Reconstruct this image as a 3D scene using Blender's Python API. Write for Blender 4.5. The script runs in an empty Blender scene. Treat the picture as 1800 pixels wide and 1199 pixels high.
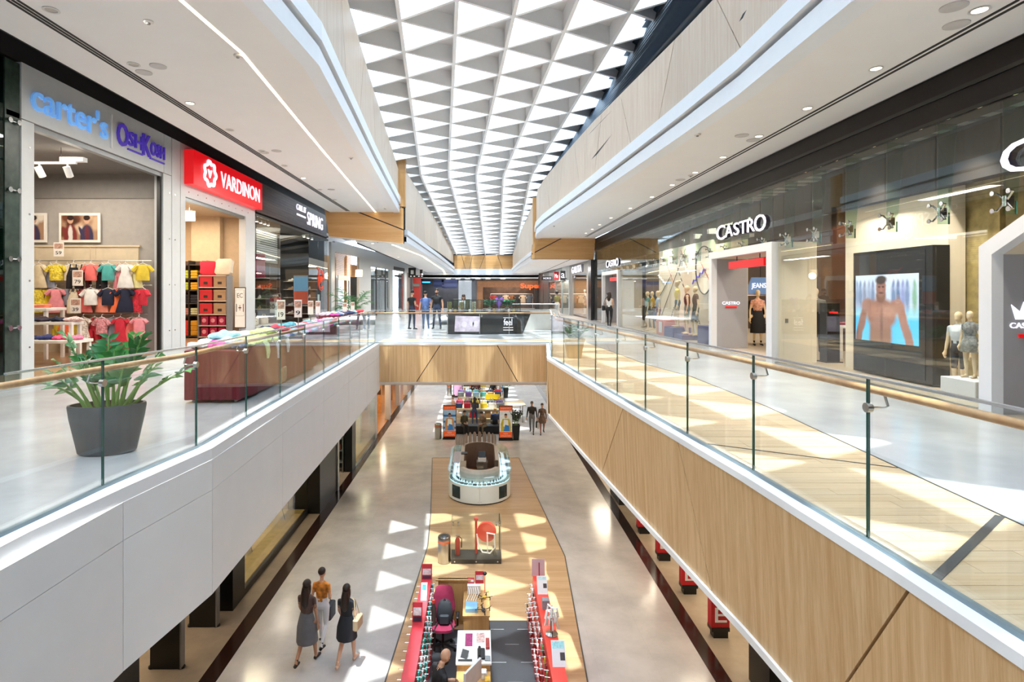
import bpy, bmesh, math, random
from mathutils import Vector, Matrix, kdtree
random.seed(7)
R = math.radians
SC = bpy.context.scene
COL = SC.collection
EYE, F, CX, CY = 1.65, 1000.0, 843.0, 516.0      # eye height, focal length in pixels, vanishing point of the mall axis
GZ = -5.95                                       # ground floor level (upper floor is 0)

# ------------------------------------------------------------------ camera, sky, sun, exposure
cam = bpy.data.cameras.new('camera'); co = bpy.data.objects.new('camera', cam); COL.objects.link(co)
co.location = (0, 0, EYE); co.rotation_euler = (R(90), 0, 0)
cam.sensor_width = 36; cam.lens = 36 * F / 1800
cam.shift_x = (900 - CX) / 1800; cam.shift_y = -(599.5 - CY) / 1800
cam.clip_start = .05; cam.clip_end = 400
SC.camera = co
SKY, SUN, EXPO = 9.0, 7.0, 0.32
w = bpy.data.worlds.new('sky'); SC.world = w; w.use_nodes = True
nt = w.node_tree; bg = nt.nodes['Background']
tc = nt.nodes.new('ShaderNodeTexCoord'); nz = nt.nodes.new('ShaderNodeTexNoise'); rp = nt.nodes.new('ShaderNodeValToRGB')
nz.inputs['Scale'].default_value = 2.2; nz.inputs['Detail'].default_value = 5
nt.links.new(tc.outputs['Generated'], nz.inputs['Vector']); nt.links.new(nz.outputs['Fac'], rp.inputs['Fac'])
rp.color_ramp.elements[0].position = .38; rp.color_ramp.elements[0].color = (.60, .78, 1, 1)
rp.color_ramp.elements[1].position = .62; rp.color_ramp.elements[1].color = (.93, .96, 1, 1)
nt.links.new(rp.outputs['Color'], bg.inputs['Color']); bg.inputs['Strength'].default_value = SKY
sl = bpy.data.lights.new('sun', 'SUN'); so = bpy.data.objects.new('sun', sl); COL.objects.link(so)
sl.energy = SUN; sl.angle = R(.6); sl.color = (1, .95, .87)
SUND = Vector((.022, .2155, -1)).normalized()
so.rotation_euler = SUND.to_track_quat('-Z', 'Y').to_euler(); so.location = (0, 0, 30)
vs = SC.view_settings; SC.display_settings.display_device = 'sRGB'
vs.view_transform = 'Standard'; vs.look = 'None'; vs.exposure = EXPO; vs.gamma = 1; vs.use_curve_mapping = False
cy = SC.cycles
cy.max_bounces = 8; cy.diffuse_bounces = 4; cy.glossy_bounces = 4; cy.transparent_max_bounces = 28
cy.caustics_reflective = False; cy.caustics_refractive = False; cy.sample_clamp_indirect = 6

# ------------------------------------------------------------------ helpers
def gp(px, py, z=0.0):
    d = (EYE - z) * F / (py - CY)
    return Vector(((px - CX) * d / F, d, z))
def at(px, py, d):
    return Vector(((px - CX) * d / F, d, EYE - (py - CY) * d / F))
def wy(px, X): return X * F / (px - CX)
def lin(h):
    h = h.lstrip('#'); h = ''.join(q * 2 for q in h) if len(h) == 3 else h; c = [int(h[i:i + 2], 16) / 255 for i in (0, 2, 4)]
    return tuple(x / 12.92 if x <= .04045 else ((x + .055) / 1.055) ** 2.4 for x in c)
MATS = {}
def nmat(name):
    m = bpy.data.materials.new(name); m.use_nodes = True
    return m, m.node_tree, m.node_tree.nodes['Principled BSDF']
def mat(col, rough=.5, metal=0.0, var=.05, scale=6.0, bump=0.0, spec=.5, stretch=(1, 1, 1), emit=0.0, name=None):
    key = (col, rough, metal, var, scale, bump, spec, stretch, emit)
    if key in MATS: return MATS[key]
    m, t, b = nmat(name or ('m_' + col.strip('#')))
    c = lin(col)
    co_ = t.nodes.new('ShaderNodeTexCoord'); mp = t.nodes.new('ShaderNodeMapping'); n = t.nodes.new('ShaderNodeTexNoise')
    mp.inputs['Scale'].default_value = stretch
    n.inputs['Scale'].default_value = scale; n.inputs['Detail'].default_value = 3
    t.links.new(co_.outputs['Object'], mp.inputs['Vector']); t.links.new(mp.outputs['Vector'], n.inputs['Vector'])
    r = t.nodes.new('ShaderNodeValToRGB')
    r.color_ramp.elements[0].position = .3; r.color_ramp.elements[1].position = .7
    r.color_ramp.elements[0].color = tuple(x * (1 - var) for x in c) + (1,)
    r.color_ramp.elements[1].color = tuple(min(1, x * (1 + var)) for x in c) + (1,)
    t.links.new(n.outputs['Fac'], r.inputs['Fac']); t.links.new(r.outputs['Color'], b.inputs['Base Color'])
    b.inputs['Roughness'].default_value = rough; b.inputs['Metallic'].default_value = metal
    b.inputs['Specular IOR Level'].default_value = spec
    if bump:
        bp = t.nodes.new('ShaderNodeBump'); bp.inputs['Strength'].default_value = bump; bp.inputs['Distance'].default_value = .01
        t.links.new(n.outputs['Fac'], bp.inputs['Height']); t.links.new(bp.outputs['Normal'], b.inputs['Normal'])
    if emit:
        t.links.new(r.outputs['Color'], b.inputs['Emission Color']); b.inputs['Emission Strength'].default_value = emit
    MATS[key] = m
    return m
def glow(col, s, name='lamp_glow'):
    key = ('glow', col, s)
    if key in MATS: return MATS[key]
    m, t, b = nmat(name)
    c = lin(col)
    b.inputs['Base Color'].default_value = c + (1,); b.inputs['Emission Color'].default_value = c + (1,)
    b.inputs['Emission Strength'].default_value = s; b.inputs['Roughness'].default_value = .4
    MATS[key] = m; return m
def glass(tint='#fcfefd', rough=0.0, ior=1.5, name='clear_glass', dens=1.0):
    key = ('glass', tint, rough, ior)
    if key in MATS: return MATS[key]
    m = bpy.data.materials.new(name); m.use_nodes = True; t = m.node_tree; t.nodes.clear()
    o = t.nodes.new('ShaderNodeOutputMaterial'); mx = t.nodes.new('ShaderNodeMixShader')
    tr = t.nodes.new('ShaderNodeBsdfTransparent'); gl = t.nodes.new('ShaderNodeBsdfGlossy'); ge = t.nodes.new('ShaderNodeNewGeometry')
    def mth(op, a, b=None):
        n = t.nodes.new('ShaderNodeMath'); n.operation = op
        for k, q in enumerate((a, b)):
            if q is None: continue
            if isinstance(q, (int, float)): n.inputs[k].default_value = q
            else: t.links.new(q, n.inputs[k])
        return n.outputs[0]
    dp = t.nodes.new('ShaderNodeVectorMath'); dp.operation = 'DOT_PRODUCT'
    t.links.new(ge.outputs['Incoming'], dp.inputs[0]); t.links.new(ge.outputs['Normal'], dp.inputs[1])
    f0 = ((ior - 1) / (ior + 1)) ** 2                       # same reflectance from both sides of a thin pane
    fr = mth('ADD', mth('MULTIPLY', mth('POWER', mth('SUBTRACT', 1.0, mth('ABSOLUTE', dp.outputs['Value'])), 5.0), 1 - f0), f0)
    tr.inputs['Color'].default_value = lin(tint) + (1,)
    gl.inputs['Roughness'].default_value = rough; gl.inputs['Color'].default_value = (.95, .97, .97, 1)
    t.links.new(fr, mx.inputs['Fac']); t.links.new(tr.outputs[0], mx.inputs[1]); t.links.new(gl.outputs[0], mx.inputs[2])
    t.links.new(mx.outputs[0], o.inputs['Surface'])
    MATS[key] = m; return m
def woodmat(c0, c1, sc, stretch, rough=.45, name='wood', bump=.0, spec=.4):
    key = ('wood', c0, c1, sc, stretch, rough)
    if key in MATS: return MATS[key]
    m, t, b = nmat(name)
    co_ = t.nodes.new('ShaderNodeTexCoord'); mp = t.nodes.new('ShaderNodeMapping'); mp.inputs['Scale'].default_value = stretch
    n = t.nodes.new('ShaderNodeTexNoise'); n.inputs['Scale'].default_value = sc; n.inputs['Detail'].default_value = 6; n.inputs['Roughness'].default_value = .65
    n2 = t.nodes.new('ShaderNodeTexNoise'); n2.inputs['Scale'].default_value = sc * .18; n2.inputs['Detail'].default_value = 2
    t.links.new(co_.outputs['Object'], mp.inputs['Vector'])
    t.links.new(mp.outputs['Vector'], n.inputs['Vector']); t.links.new(mp.outputs['Vector'], n2.inputs['Vector'])
    ad = t.nodes.new('ShaderNodeMath'); ad.operation = 'ADD'; t.links.new(n.outputs['Fac'], ad.inputs[0]); t.links.new(n2.outputs['Fac'], ad.inputs[1])
    r = t.nodes.new('ShaderNodeValToRGB'); r.color_ramp.elements[0].position = .38; r.color_ramp.elements[1].position = .62
    ml = t.nodes.new('ShaderNodeMath'); ml.operation = 'MULTIPLY'; ml.inputs[1].default_value = .5
    t.links.new(ad.outputs[0], ml.inputs[0]); t.links.new(ml.outputs[0], r.inputs['Fac'])
    r.color_ramp.elements[0].color = lin(c0) + (1,); r.color_ramp.elements[1].color = lin(c1) + (1,)
    oi = t.nodes.new('ShaderNodeObjectInfo'); hs = t.nodes.new('ShaderNodeHueSaturation')
    mr = t.nodes.new('ShaderNodeMapRange'); mr.inputs['To Min'].default_value = .94; mr.inputs['To Max'].default_value = 1.06
    t.links.new(oi.outputs['Random'], mr.inputs['Value']); t.links.new(mr.outputs['Result'], hs.inputs['Value'])
    t.links.new(r.outputs['Color'], hs.inputs['Color']); t.links.new(hs.outputs['Color'], b.inputs['Base Color'])
    b.inputs['Roughness'].default_value = rough; b.inputs['Specular IOR Level'].default_value = spec
    MATS[key] = m; return m
def stonemat(c0, c1, rough, tile=None, name='polished_stone', joint=.9):
    key = ('stone', c0, c1, rough, tile)
    if key in MATS: return MATS[key]
    m, t, b = nmat(name)
    co_ = t.nodes.new('ShaderNodeTexCoord')
    n = t.nodes.new('ShaderNodeTexNoise'); n.inputs['Scale'].default_value = .9; n.inputs['Detail'].default_value = 7; n.inputs['Roughness'].default_value = .62
    t.links.new(co_.outputs['Object'], n.inputs['Vector'])
    r = t.nodes.new('ShaderNodeValToRGB'); r.color_ramp.elements[0].position = .35; r.color_ramp.elements[1].position = .65
    r.color_ramp.elements[0].color = lin(c0) + (1,); r.color_ramp.elements[1].color = lin(c1) + (1,)
    t.links.new(n.outputs['Fac'], r.inputs['Fac']); out = r.outputs['Color']
    if tile:
        br = t.nodes.new('ShaderNodeTexBrick'); br.offset = 0; br.inputs['Scale'].default_value = 1
        br.inputs['Brick Width'].default_value = tile; br.inputs['Row Height'].default_value = tile; br.inputs['Mortar Size'].default_value = .004
        br.inputs['Color1'].default_value = (1, 1, 1, 1); br.inputs['Color2'].default_value = (.95, .95, .95, 1); br.inputs['Mortar'].default_value = (joint,) * 3 + (1,)
        t.links.new(co_.outputs['Object'], br.inputs['Vector'])
        mx = t.nodes.new('ShaderNodeMix'); mx.data_type = 'RGBA'; mx.blend_type = 'MULTIPLY'; mx.inputs['Factor'].default_value = 1
        t.links.new(out, mx.inputs['A']); t.links.new(br.outputs['Color'], mx.inputs['B']); out = mx.outputs['Result']
    t.links.new(out, b.inputs['Base Color']); b.inputs['Roughness'].default_value = rough; b.inputs['Specular IOR Level'].default_value = .6
    MATS[key] = m; return m

def paint(base, shapes, org, du, dv, emit=0.0, grain=0.0):
    """flat picture: soft ellipses (u, v, ru, rv, turn, softness, colour) on a printed or lit surface"""
    m, t, b = nmat('picture'); L = t.links.new
    tc_ = t.nodes.new('ShaderNodeTexCoord'); cb = t.nodes.new('ShaderNodeCombineXYZ')
    for k, d in enumerate((Vector(du), Vector(dv))):
        a = d / d.length_squared; n = t.nodes.new('ShaderNodeVectorMath'); n.operation = 'DOT_PRODUCT'; n.inputs[1].default_value = a
        L(tc_.outputs['Object'], n.inputs[0]); s_ = t.nodes.new('ShaderNodeMath'); s_.operation = 'SUBTRACT'; s_.inputs[1].default_value = Vector(org).dot(a)
        L(n.outputs['Value'], s_.inputs[0]); L(s_.outputs[0], cb.inputs[k])
    nz_ = t.nodes.new('ShaderNodeTexNoise'); nz_.inputs['Scale'].default_value = 7; nz_.inputs['Detail'].default_value = 3; L(cb.outputs[0], nz_.inputs['Vector'])
    wp = t.nodes.new('ShaderNodeMix'); wp.data_type = 'VECTOR'; wp.inputs['Factor'].default_value = .03; L(cb.outputs[0], wp.inputs['A']); L(nz_.outputs['Color'], wp.inputs['B'])
    out = None
    for (u, v, ru, rv, rot_, soft, c) in shapes:
        mp = t.nodes.new('ShaderNodeMapping'); mp.vector_type = 'TEXTURE'; mp.inputs['Location'].default_value = (u, v, 0); mp.inputs['Rotation'].default_value = (0, 0, rot_); mp.inputs['Scale'].default_value = (ru, rv, 1)
        ln = t.nodes.new('ShaderNodeVectorMath'); ln.operation = 'LENGTH'; mr = t.nodes.new('ShaderNodeMapRange'); mr.inputs['From Min'].default_value = 1 + soft; mr.inputs['From Max'].default_value = 1 - soft * .6
        mx = t.nodes.new('ShaderNodeMix'); mx.data_type = 'RGBA'; L(wp.outputs[1], mp.inputs['Vector']); L(mp.outputs[0], ln.inputs[0]); L(ln.outputs['Value'], mr.inputs['Value']); L(mr.outputs['Result'], mx.inputs['Factor'])
        if out is None: mx.inputs['A'].default_value = lin(base) + (1,)
        else: L(out, mx.inputs['A'])
        mx.inputs['B'].default_value = lin(c) + (1,); out = mx.outputs['Result']
    L(out, b.inputs['Base Color']); b.inputs['Roughness'].default_value = .4
    if emit: L(out, b.inputs['Emission Color']); b.inputs['Emission Strength'].default_value = emit
    return m

class MB:
    def __init__(s): s.v = []; s.f = []; s.mi = []
    def add(s, vs_, fs, m=0):
        o = len(s.v); s.v += [tuple(x) for x in vs_]
        for f in fs: s.f.append([i + o for i in f]); s.mi.append(m)
        return s
    def box(s, x0, y0, z0, x1, y1, z1, m=0):
        if x0 > x1: x0, x1 = x1, x0
        if y0 > y1: y0, y1 = y1, y0
        if z0 > z1: z0, z1 = z1, z0
        return s.add([(x0, y0, z0), (x1, y0, z0), (x1, y1, z0), (x0, y1, z0), (x0, y0, z1), (x1, y0, z1), (x1, y1, z1), (x0, y1, z1)],
                     [(3, 2, 1, 0), (4, 5, 6, 7), (0, 1, 5, 4), (1, 2, 6, 5), (2, 3, 7, 6), (3, 0, 4, 7)], m)
    def hexa(s, b, t, m=0):
        return s.add(list(b) + list(t), [(3, 2, 1, 0), (4, 5, 6, 7), (0, 1, 5, 4), (1, 2, 6, 5), (2, 3, 7, 6), (3, 0, 4, 7)], m)
    def bevbox(s, x0, y0, z0, x1, y1, z1, r=.02, m=0):
        # box with rounded vertical edges and softened top
        p = []
        for (cx_, cy_, a0) in ((x1 - r, y1 - r, 0), (x0 + r, y1 - r, 90), (x0 + r, y0 + r, 180), (x1 - r, y0 + r, 270)):
            for k in range(4):
                a = R(a0 + 30 * k); p.append((cx_ + r * math.cos(a), cy_ + r * math.sin(a)))
        n = len(p); mx, my = (x0 + x1) / 2, (y0 + y1) / 2
        def ring(z, ins): return [(mx + (q[0] - mx) * (1 - ins / max(.01, (x1 - x0) / 2)), my + (q[1] - my) * (1 - ins / max(.01, (y1 - y0) / 2)), z) for q in p]
        rings = [ring(z0, r * .6), ring(z0 + r * .6, 0), ring(z1 - r * .6, 0), ring(z1, r * .6)]
        return s.loft(rings, m)
    def loft(s, rings, m=0, caps=True):
        n = len(rings[0]); vs_ = [q for r in rings for q in r]; fs = []
        for k in range(len(rings) - 1):
            for i in range(n):
                j = (i + 1) % n
                fs.append((k * n + i, k * n + j, (k + 1) * n + j, (k + 1) * n + i))
        if caps:
            fs.append(tuple(range(n - 1, -1, -1))); fs.append(tuple(range((len(rings) - 1) * n, len(rings) * n)))
        return s.add(vs_, fs, m)
    def prism(s, poly, z0, z1, m=0):
        n = len(poly)
        a = sum(poly[i][0] * poly[(i + 1) % n][1] - poly[(i + 1) % n][0] * poly[i][1] for i in range(n))
        if a < 0: poly = poly[::-1]
        return s.loft([[(x, y, z0) for x, y in poly], [(x, y, z1) for x, y in poly]], m)
    def slab(s, pts, off, m=0):
        # polygon in 3-D given thickness by an offset vector
        o = Vector(off); a = [tuple(p) for p in pts]; b = [tuple(Vector(p) + o) for p in pts]
        return s.loft([a, b], m)
    def tube(s, pts, rad, n=8, m=0, caps=True):
        pts = [Vector(p) for p in pts]
        if not isinstance(rad, (list, tuple)): rad = [rad] * len(pts)
        rings = []; prev = None
        for i, p in enumerate(pts):
            d = (pts[min(i + 1, len(pts) - 1)] - pts[max(i - 1, 0)])
            d = d.normalized() if d.length > 1e-9 else Vector((0, 0, 1))
            if prev is None:
                u = d.orthogonal().normalized()
            else:
                u = prev - d * prev.dot(d); u = u.normalized() if u.length > 1e-6 else d.orthogonal().normalized()
            prev = u; w_ = d.cross(u)
            rings.append([tuple(p + (u * math.cos(2 * math.pi * k / n) + w_ * math.sin(2 * math.pi * k / n)) * rad[i]) for k in range(n)])
        return s.loft(rings, m, caps)
    def lathe(s, prof, n=20, c=(0, 0, 0), sx=1, sy=1, rot=0, m=0, caps=True):
        rings = []
        for r, z in prof:
            g = []
            for k in range(n):
                a = 2 * math.pi * k / n; x, y = r * sx * math.cos(a), r * sy * math.sin(a)
                g.append((c[0] + x * math.cos(rot) - y * math.sin(rot), c[1] + x * math.sin(rot) + y * math.cos(rot), c[2] + z))
            rings.append(g)
        return s.loft(rings, m, caps)
    def ell(s, c, r, n=12, k=7, m=0):
        rings = []
        for i in range(k + 1):
            t = math.pi * (i + .02) / (k + .04) - math.pi / 2
            rings.append([(c[0] + r[0] * math.cos(t) * math.cos(2 * math.pi * j / n), c[1] + r[1] * math.cos(t) * math.sin(2 * math.pi * j / n), c[2] + r[2] * math.sin(t)) for j in range(n)])
        return s.loft(rings, m)
    def disc(s, c, nrm, r, h, n=14, m=0):
        nrm = Vector(nrm).normalized(); c = Vector(c)
        return s.tube([c - nrm * h / 2, c + nrm * h / 2], r, n, m)
    def mesh(s, name, mats, smooth=False):
        me = bpy.data.meshes.new(name); me.from_pydata(s.v, [], s.f)
        for m in (mats if isinstance(mats, (list, tuple)) else [mats]): me.materials.append(m)
        if any(s.mi): me.polygons.foreach_set('material_index', s.mi)
        if smooth:
            me.polygons.foreach_set('use_smooth', [True] * len(me.polygons))
            try: me.set_sharp_from_angle(angle=R(40))
            except Exception: pass
        me.update(); return me
    def build(s, name, mats, parent=None, smooth=False, world=False):
        return link(s.mesh(name, mats, smooth), name, parent, world)
def link(me, name, parent=None, world=False):
    o = bpy.data.objects.new(name, me); COL.objects.link(o)
    if parent is not None:
        o.parent = parent
        if world:
            q = parent
            while q is not None:
                o.location = Vector(o.location) - Vector(q.location); q = q.parent
    return o
def tag(o, label, cat, group=None):
    o['label'] = label; o['category'] = cat
    if group: o['group'] = group
    return o
def thing(name, label, cat, loc=(0, 0, 0), rz=0, group=None):
    o = bpy.data.objects.new(name, None); COL.objects.link(o); o.location = loc; o.rotation_euler = (0, 0, rz); o.empty_display_size = .1
    return tag(o, label, cat, group)
def struct(o): o['kind'] = 'structure'; return o
def sgroup(name, loc=(0, 0, 0)):
    o = bpy.data.objects.new(name, None); COL.objects.link(o); o.location = loc; o['kind'] = 'structure'; return o
KIDS = {}
def dup(root, loc, rz=None, label=None, group=None, mats=None):
    def cp(o, par):
        c = o.copy(); COL.objects.link(c)
        if par: c.parent = par
        for ch in [q for q in o.children]: cp(ch, c)
        return c
    r = cp(root, None); r.location = loc
    if rz is not None: r.rotation_euler = (0, 0, rz)
    if label: r['label'] = label
    if group: r['group'] = group
    return r
def setmat(o, m, slot=0):
    o.material_slots[slot].link = 'OBJECT'; o.material_slots[slot].material = m

def text_islands(body, ext=.02, split=True, shear=0.0, off=0.0):
    cu = bpy.data.curves.new('txt', 'FONT'); cu.body = body; cu.size = 1; cu.extrude = ext; cu.shear = shear; cu.offset = off; cu.resolution_u = 3
    ob = bpy.data.objects.new('txt', cu); COL.objects.link(ob)
    dg = bpy.context.evaluated_depsgraph_get(); me = bpy.data.meshes.new_from_object(ob.evaluated_get(dg))
    bpy.data.objects.remove(ob); bpy.data.curves.remove(cu)
    V = [tuple(v.co) for v in me.vertices]; P = [tuple(p.vertices) for p in me.polygons]; bpy.data.meshes.remove(me)
    if not V: return []
    if not split: return [(V, P)]
    par = list(range(len(V)))
    def fd(a):
        while par[a] != a: par[a] = par[par[a]]; a = par[a]
        return a
    for p in P:
        for q in p[1:]: par[fd(q)] = fd(p[0])
    g = {}
    for i in range(len(V)): g.setdefault(fd(i), []).append(i)
    iv = sorted([[min(V[i][0] for i in c), max(V[i][0] for i in c), c] for c in g.values()], key=lambda t: t[0])
    out = []
    for a, b, c in iv:
        if out and a < out[-1][1] - .35 * min(b - a, out[-1][1] - out[-1][0]): out[-1][1] = max(b, out[-1][1]); out[-1][2] += c
        else: out.append([a, b, list(c)])
    res = []
    for a, b, c in out:
        ix = {v: k for k, v in enumerate(c)}
        res.append(([V[i] for i in c], [tuple(ix[q] for q in p) for p in P if p[0] in ix]))
    return res
def text(body, org, xd, w, h, m, parent=None, name='letter', ext=.02, up=(0, 0, 1), split=False, shear=0.0, off=0.0, world=True, shadow=None):
    """lettering filling a w x h box whose lower corner is org; xd is the reading direction"""
    isl = text_islands(body, .5, split, shear, off)
    al = [v for V, _ in isl for v in V]
    x0, x1 = min(v[0] for v in al), max(v[0] for v in al); y0, y1 = min(v[1] for v in al), max(v[1] for v in al)
    org = Vector(org); xd = Vector(xd).normalized(); up = Vector(up).normalized(); nn = xd.cross(up)
    objs = []
    for V, P in isl:
        mb = MB()
        mb.add([tuple(org + xd * ((v[0] - x0) / (x1 - x0) * w) + up * ((v[1] - y0) / (y1 - y0) * h) + nn * ((v[2] + .5) * ext)) for v in V], P)
        objs.append(mb.build(name if split else ('lettering' if name == 'letter' else name), m, parent, False, world))
    return objs
def lamp(kind, loc, power, col=(1, .93, .83), size=.2, spot=120, blend=.6, rot=(0, 0, 0), parent=None, sy=None):
    l = bpy.data.lights.new('lamp_light', kind); l.energy = power; l.color = col
    if kind == 'AREA':
        l.size = size
        if sy: l.shape = 'RECTANGLE'; l.size_y = sy
    else: l.shadow_soft_size = size
    l.specular_factor = .1 if kind == 'AREA' else .35
    if kind == 'SPOT': l.spot_size = R(spot); l.spot_blend = blend
    o = bpy.data.objects.new('lamp_light', l); COL.objects.link(o); o.location = loc; o.rotation_euler = rot
    return o
def clip_half(poly, a, b, c):
    """keep the part of a 2-D polygon with a*x+b*y <= c"""
    out = []
    for i in range(len(poly)):
        p, q = poly[i], poly[(i + 1) % len(poly)]
        dp, dq = a * p[0] + b * p[1] - c, a * q[0] + b * q[1] - c
        if dp <= 0: out.append(p)
        if dp * dq < 0:
            t = dp / (dp - dq); out.append((p[0] + (q[0] - p[0]) * t, p[1] + (q[1] - p[1]) * t))
    return out
def interp(pl, y):
    """x on a polyline [(x,y)..] ordered by y"""
    for (xa, ya), (xb, yb) in zip(pl, pl[1:]):
        if ya <= y <= yb: return xa + (xb - xa) * (y - ya) / (yb - ya)
    return pl[0][0] if y < pl[0][1] else pl[-1][0]

ORD = ['first', 'second', 'third', 'fourth', 'fifth', 'sixth', 'seventh', 'eighth', 'ninth', 'tenth', 'eleventh', 'twelfth', 'thirteenth', 'fourteenth', 'fifteenth', 'sixteenth', 'seventeenth', 'eighteenth', 'nineteenth']
def ordw(n):
    if n < 19: return ORD[n]
    n += 1; t = ['twenty', 'thirty', 'forty', 'fifty', 'sixty', 'seventy', 'eighty'][n // 10 - 2]
    return (t[:-1] + 'ieth') if n % 10 == 0 else t + ' ' + ORD[n % 10 - 1]
# common materials
WHITE = mat('#e9e9e8', .45, var=.015, scale=3)
CEIL = mat('#f2efeb', .7, var=.01, scale=2)
LIP = mat('#eef1f4', .35, var=.01)
BLACK = mat('#0d0c0c', .35, var=.1)
BLACKM = mat('#141313', .6, var=.1)
DKBROWN = mat('#20130f', .25, var=.15)
CHROME = mat('#c9cbcc', .18, 1.0, var=.02)
STEEL = mat('#b7b7b4', .28, 1.0, var=.03)
FRAMEW = mat('#cfd2d2', .35, var=.02)
BAMBOO = woodmat('#c39b6a', '#dcbb8e', 85, (1, 1, .018), .5, 'bamboo_panel')
BAMBOOP = woodmat('#cdb49a', '#dcc9b3', 70, (1, 1, .04), .5, 'pale_panel')
BEAMW = woodmat('#cf9a5c', '#deb078', 12, (.08, 1, 1.6), .4, 'veneer')
BEAMV = woodmat('#cf9a5c', '#deb078', 14, (1, 1, .08), .4, 'veneer_upright')
PLANK = woodmat('#d3b28a', '#e2c8a6', 30, (.06, 1, 1), .42, 'floor_board')
GFLW = woodmat('#b8946c', '#cdac84', 22, (.05, 1, 1), .35, 'ground_boards')
FLOORU = stonemat('#b9babc', '#cfd0d2', .16, None, 'upper_stone')
FLOORG = stonemat('#b9b4b0', '#cfcac5', .16, 1.2, 'ground_stone')
GLASS = glass()
GEDGE = mat('#2f5b54', .15, var=.1, name='glass_edge')
CREAM = mat('#e6dcca', .7, var=.02)
NAVY = mat('#22384c', .5, var=.05)
# ------------------------------------------------------------------ plan lines
EL = [(-3.6, -24), (-3.25, 3.9), (-3.16, 4.77), (-2.99, 6.0), (-3.05, 7.43), (-3.23, 13.3), (-3.45, 18.75)]
ER = [(2.75, -24), (2.57, 3.4), (2.49, 5.17), (2.28, 7.82), (2.1, 10.3), (1.83, 14.4), (2.33, 18.75)]
YB = 18.75
YN = -24.0                                   # unseen rear end, run far back so skylight reaches camera-facing sides
CURB = .13
XL, XR = -8.8, 7.05                          # shop fronts on the upper floor
def off(pl, d): return [(x + d, y) for x, y in pl]
WBR = [(3.75, -24), (3.86, 4), (4.19, 8.3), (4.2, 11.3), (3.89, 13.1), (3.62, 18.75)]     # where boards meet stone

# ---- upper floor
fl = MB(); fl.prism([(-13.5, YN)] + EL + [(-13.5, YB)], -.4, 0)
floor_l = struct(fl.build('floor', FLOORU))
fl = MB(); fl.prism(off(WBR, 0)[::-1] + [(12.5, YN), (12.5, YB)], -.4, 0)
struct(fl.build('floor', FLOORU))
fl = MB(); fl.prism([(-13.5, YB + 1.9), (12.5, YB + 1.9), (12.5, 30), (-13.5, 30)], -.4, 0); fl.prism([(-13.5, 30), (-2.7, 30), (-2.7, 52), (-13.5, 52)], -.4, 0); fl.prism([(2.7, 30), (12.5, 30), (12.5, 52), (2.7, 52)], -.4, 0); fl.prism([(-13.5, 52), (12.5, 52), (12.5, 62), (-13.5, 62)], -.4, 0); fl.prism([(-13.5, YB), (EL[-1][0], YB), (EL[-1][0], YB + 1.9), (-13.5, YB + 1.9)], -.4, 0)
fl.prism([(3.62, YB), (12.5, YB), (12.5, YB + 1.9), (3.62, YB + 1.9)], -.4, 0)
struct(fl.build('floor', FLOORU))
fl = MB(); fl.prism([(-3.6, -6), (2.75, -6), (2.75, .4), (-3.6, .4)], -.4, 0)
struct(fl.build('floor', FLOORU))
# ---- timber walk along the right balcony and the bridge edge, board by board
wf = sgroup('floor_boards')
sub = MB(); sub.prism(off(ER, .0) + off(WBR, 0)[::-1], -.4, -.03); sub.prism([(EL[-1][0], YB), (3.62, YB), (3.62, YB + 1.9), (EL[-1][0], YB + 1.9)], -.4, -.03)
sub.build('subfloor', mat('#3a332c', .8), wf)
rows = 0; y = 2.2; bw = .145
while y < YB:
    y1 = min(y + bw, YB); g = .002
    xa = min(interp(ER, y), interp(ER, y1)) ; xb = interp(WBR, (y + y1) / 2)
    cuts = [xa, xa + (xb - xa) * random.uniform(.25, .75), xb] if y < 12 else [xa, xb]
    for a, b in zip(cuts, cuts[1:]):
        aL, aR = (interp(ER, y + g), interp(ER, y1 - g)) if a == xa else (a + .001, a + .001)
        bL, bR = (interp(WBR, y + g), interp(WBR, y1 - g)) if b == xb else (b - .001, b - .001)
        m = MB(); zt = random.uniform(-.001, .001)
        m.prism([(aL, y + g), (bL, y + g), (bR, y1 - g), (aR, y1 - g)], -.03, zt)
        m.build('board', PLANK, wf)
    y = y1
for k in range(9):
    m = MB(); m.box(EL[-1][0], YB + k * .211 + .003, -.03, 3.62, YB + (k + 1) * .211 - .003, 0)
    m.build('board', PLANK, wf)
# dark inlay strips of the timber walk
tr_ = MB()
def strip(mb, a, b, w, z0=.001, z1=.006):
    a, b = Vector(a), Vector(b); d = (b - a).normalized(); n = Vector((-d.y, d.x)) * w / 2
    mb.prism([tuple(a - n), tuple(b - n), tuple(b + n), tuple(a + n)], z0, z1)
p0, p1 = gp(1640, 1022), gp(1758, 908); strip(tr_, p0.xy, p1.xy, .055)
p0, p1 = gp(1230, 779), gp(1578, 823); strip(tr_, p0.xy, p1.xy, .012)
for a, b in zip(WBR, WBR[1:]): strip(tr_, a, b, .014)
struct(tr_.build('trim_1', mat('#4a4a4c', .4)))

# ---- white kerbs round the opening
def ribbon(pl_in, pl_out, z0, z1):
    return pl_in + pl_out[::-1], z0, z1
kb = MB(); kb.prism(off(EL, .17) + EL[::-1], -.1, .02); struct(kb.build('trim_2', mat('#f0f1f2', .3, var=.01)))
kb = MB(); kb.prism(off(ER, -.13) + ER[::-1], -.045, .02); struct(kb.build('trim_3', mat('#f0f1f2', .3, var=.01)))
kb = MB(); kb.box(EL[-1][0], YB - .13, -.045, ER[-1][0], YB, .02); struct(kb.build('trim_4', mat('#f0ece4', .3, var=.01)))

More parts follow.
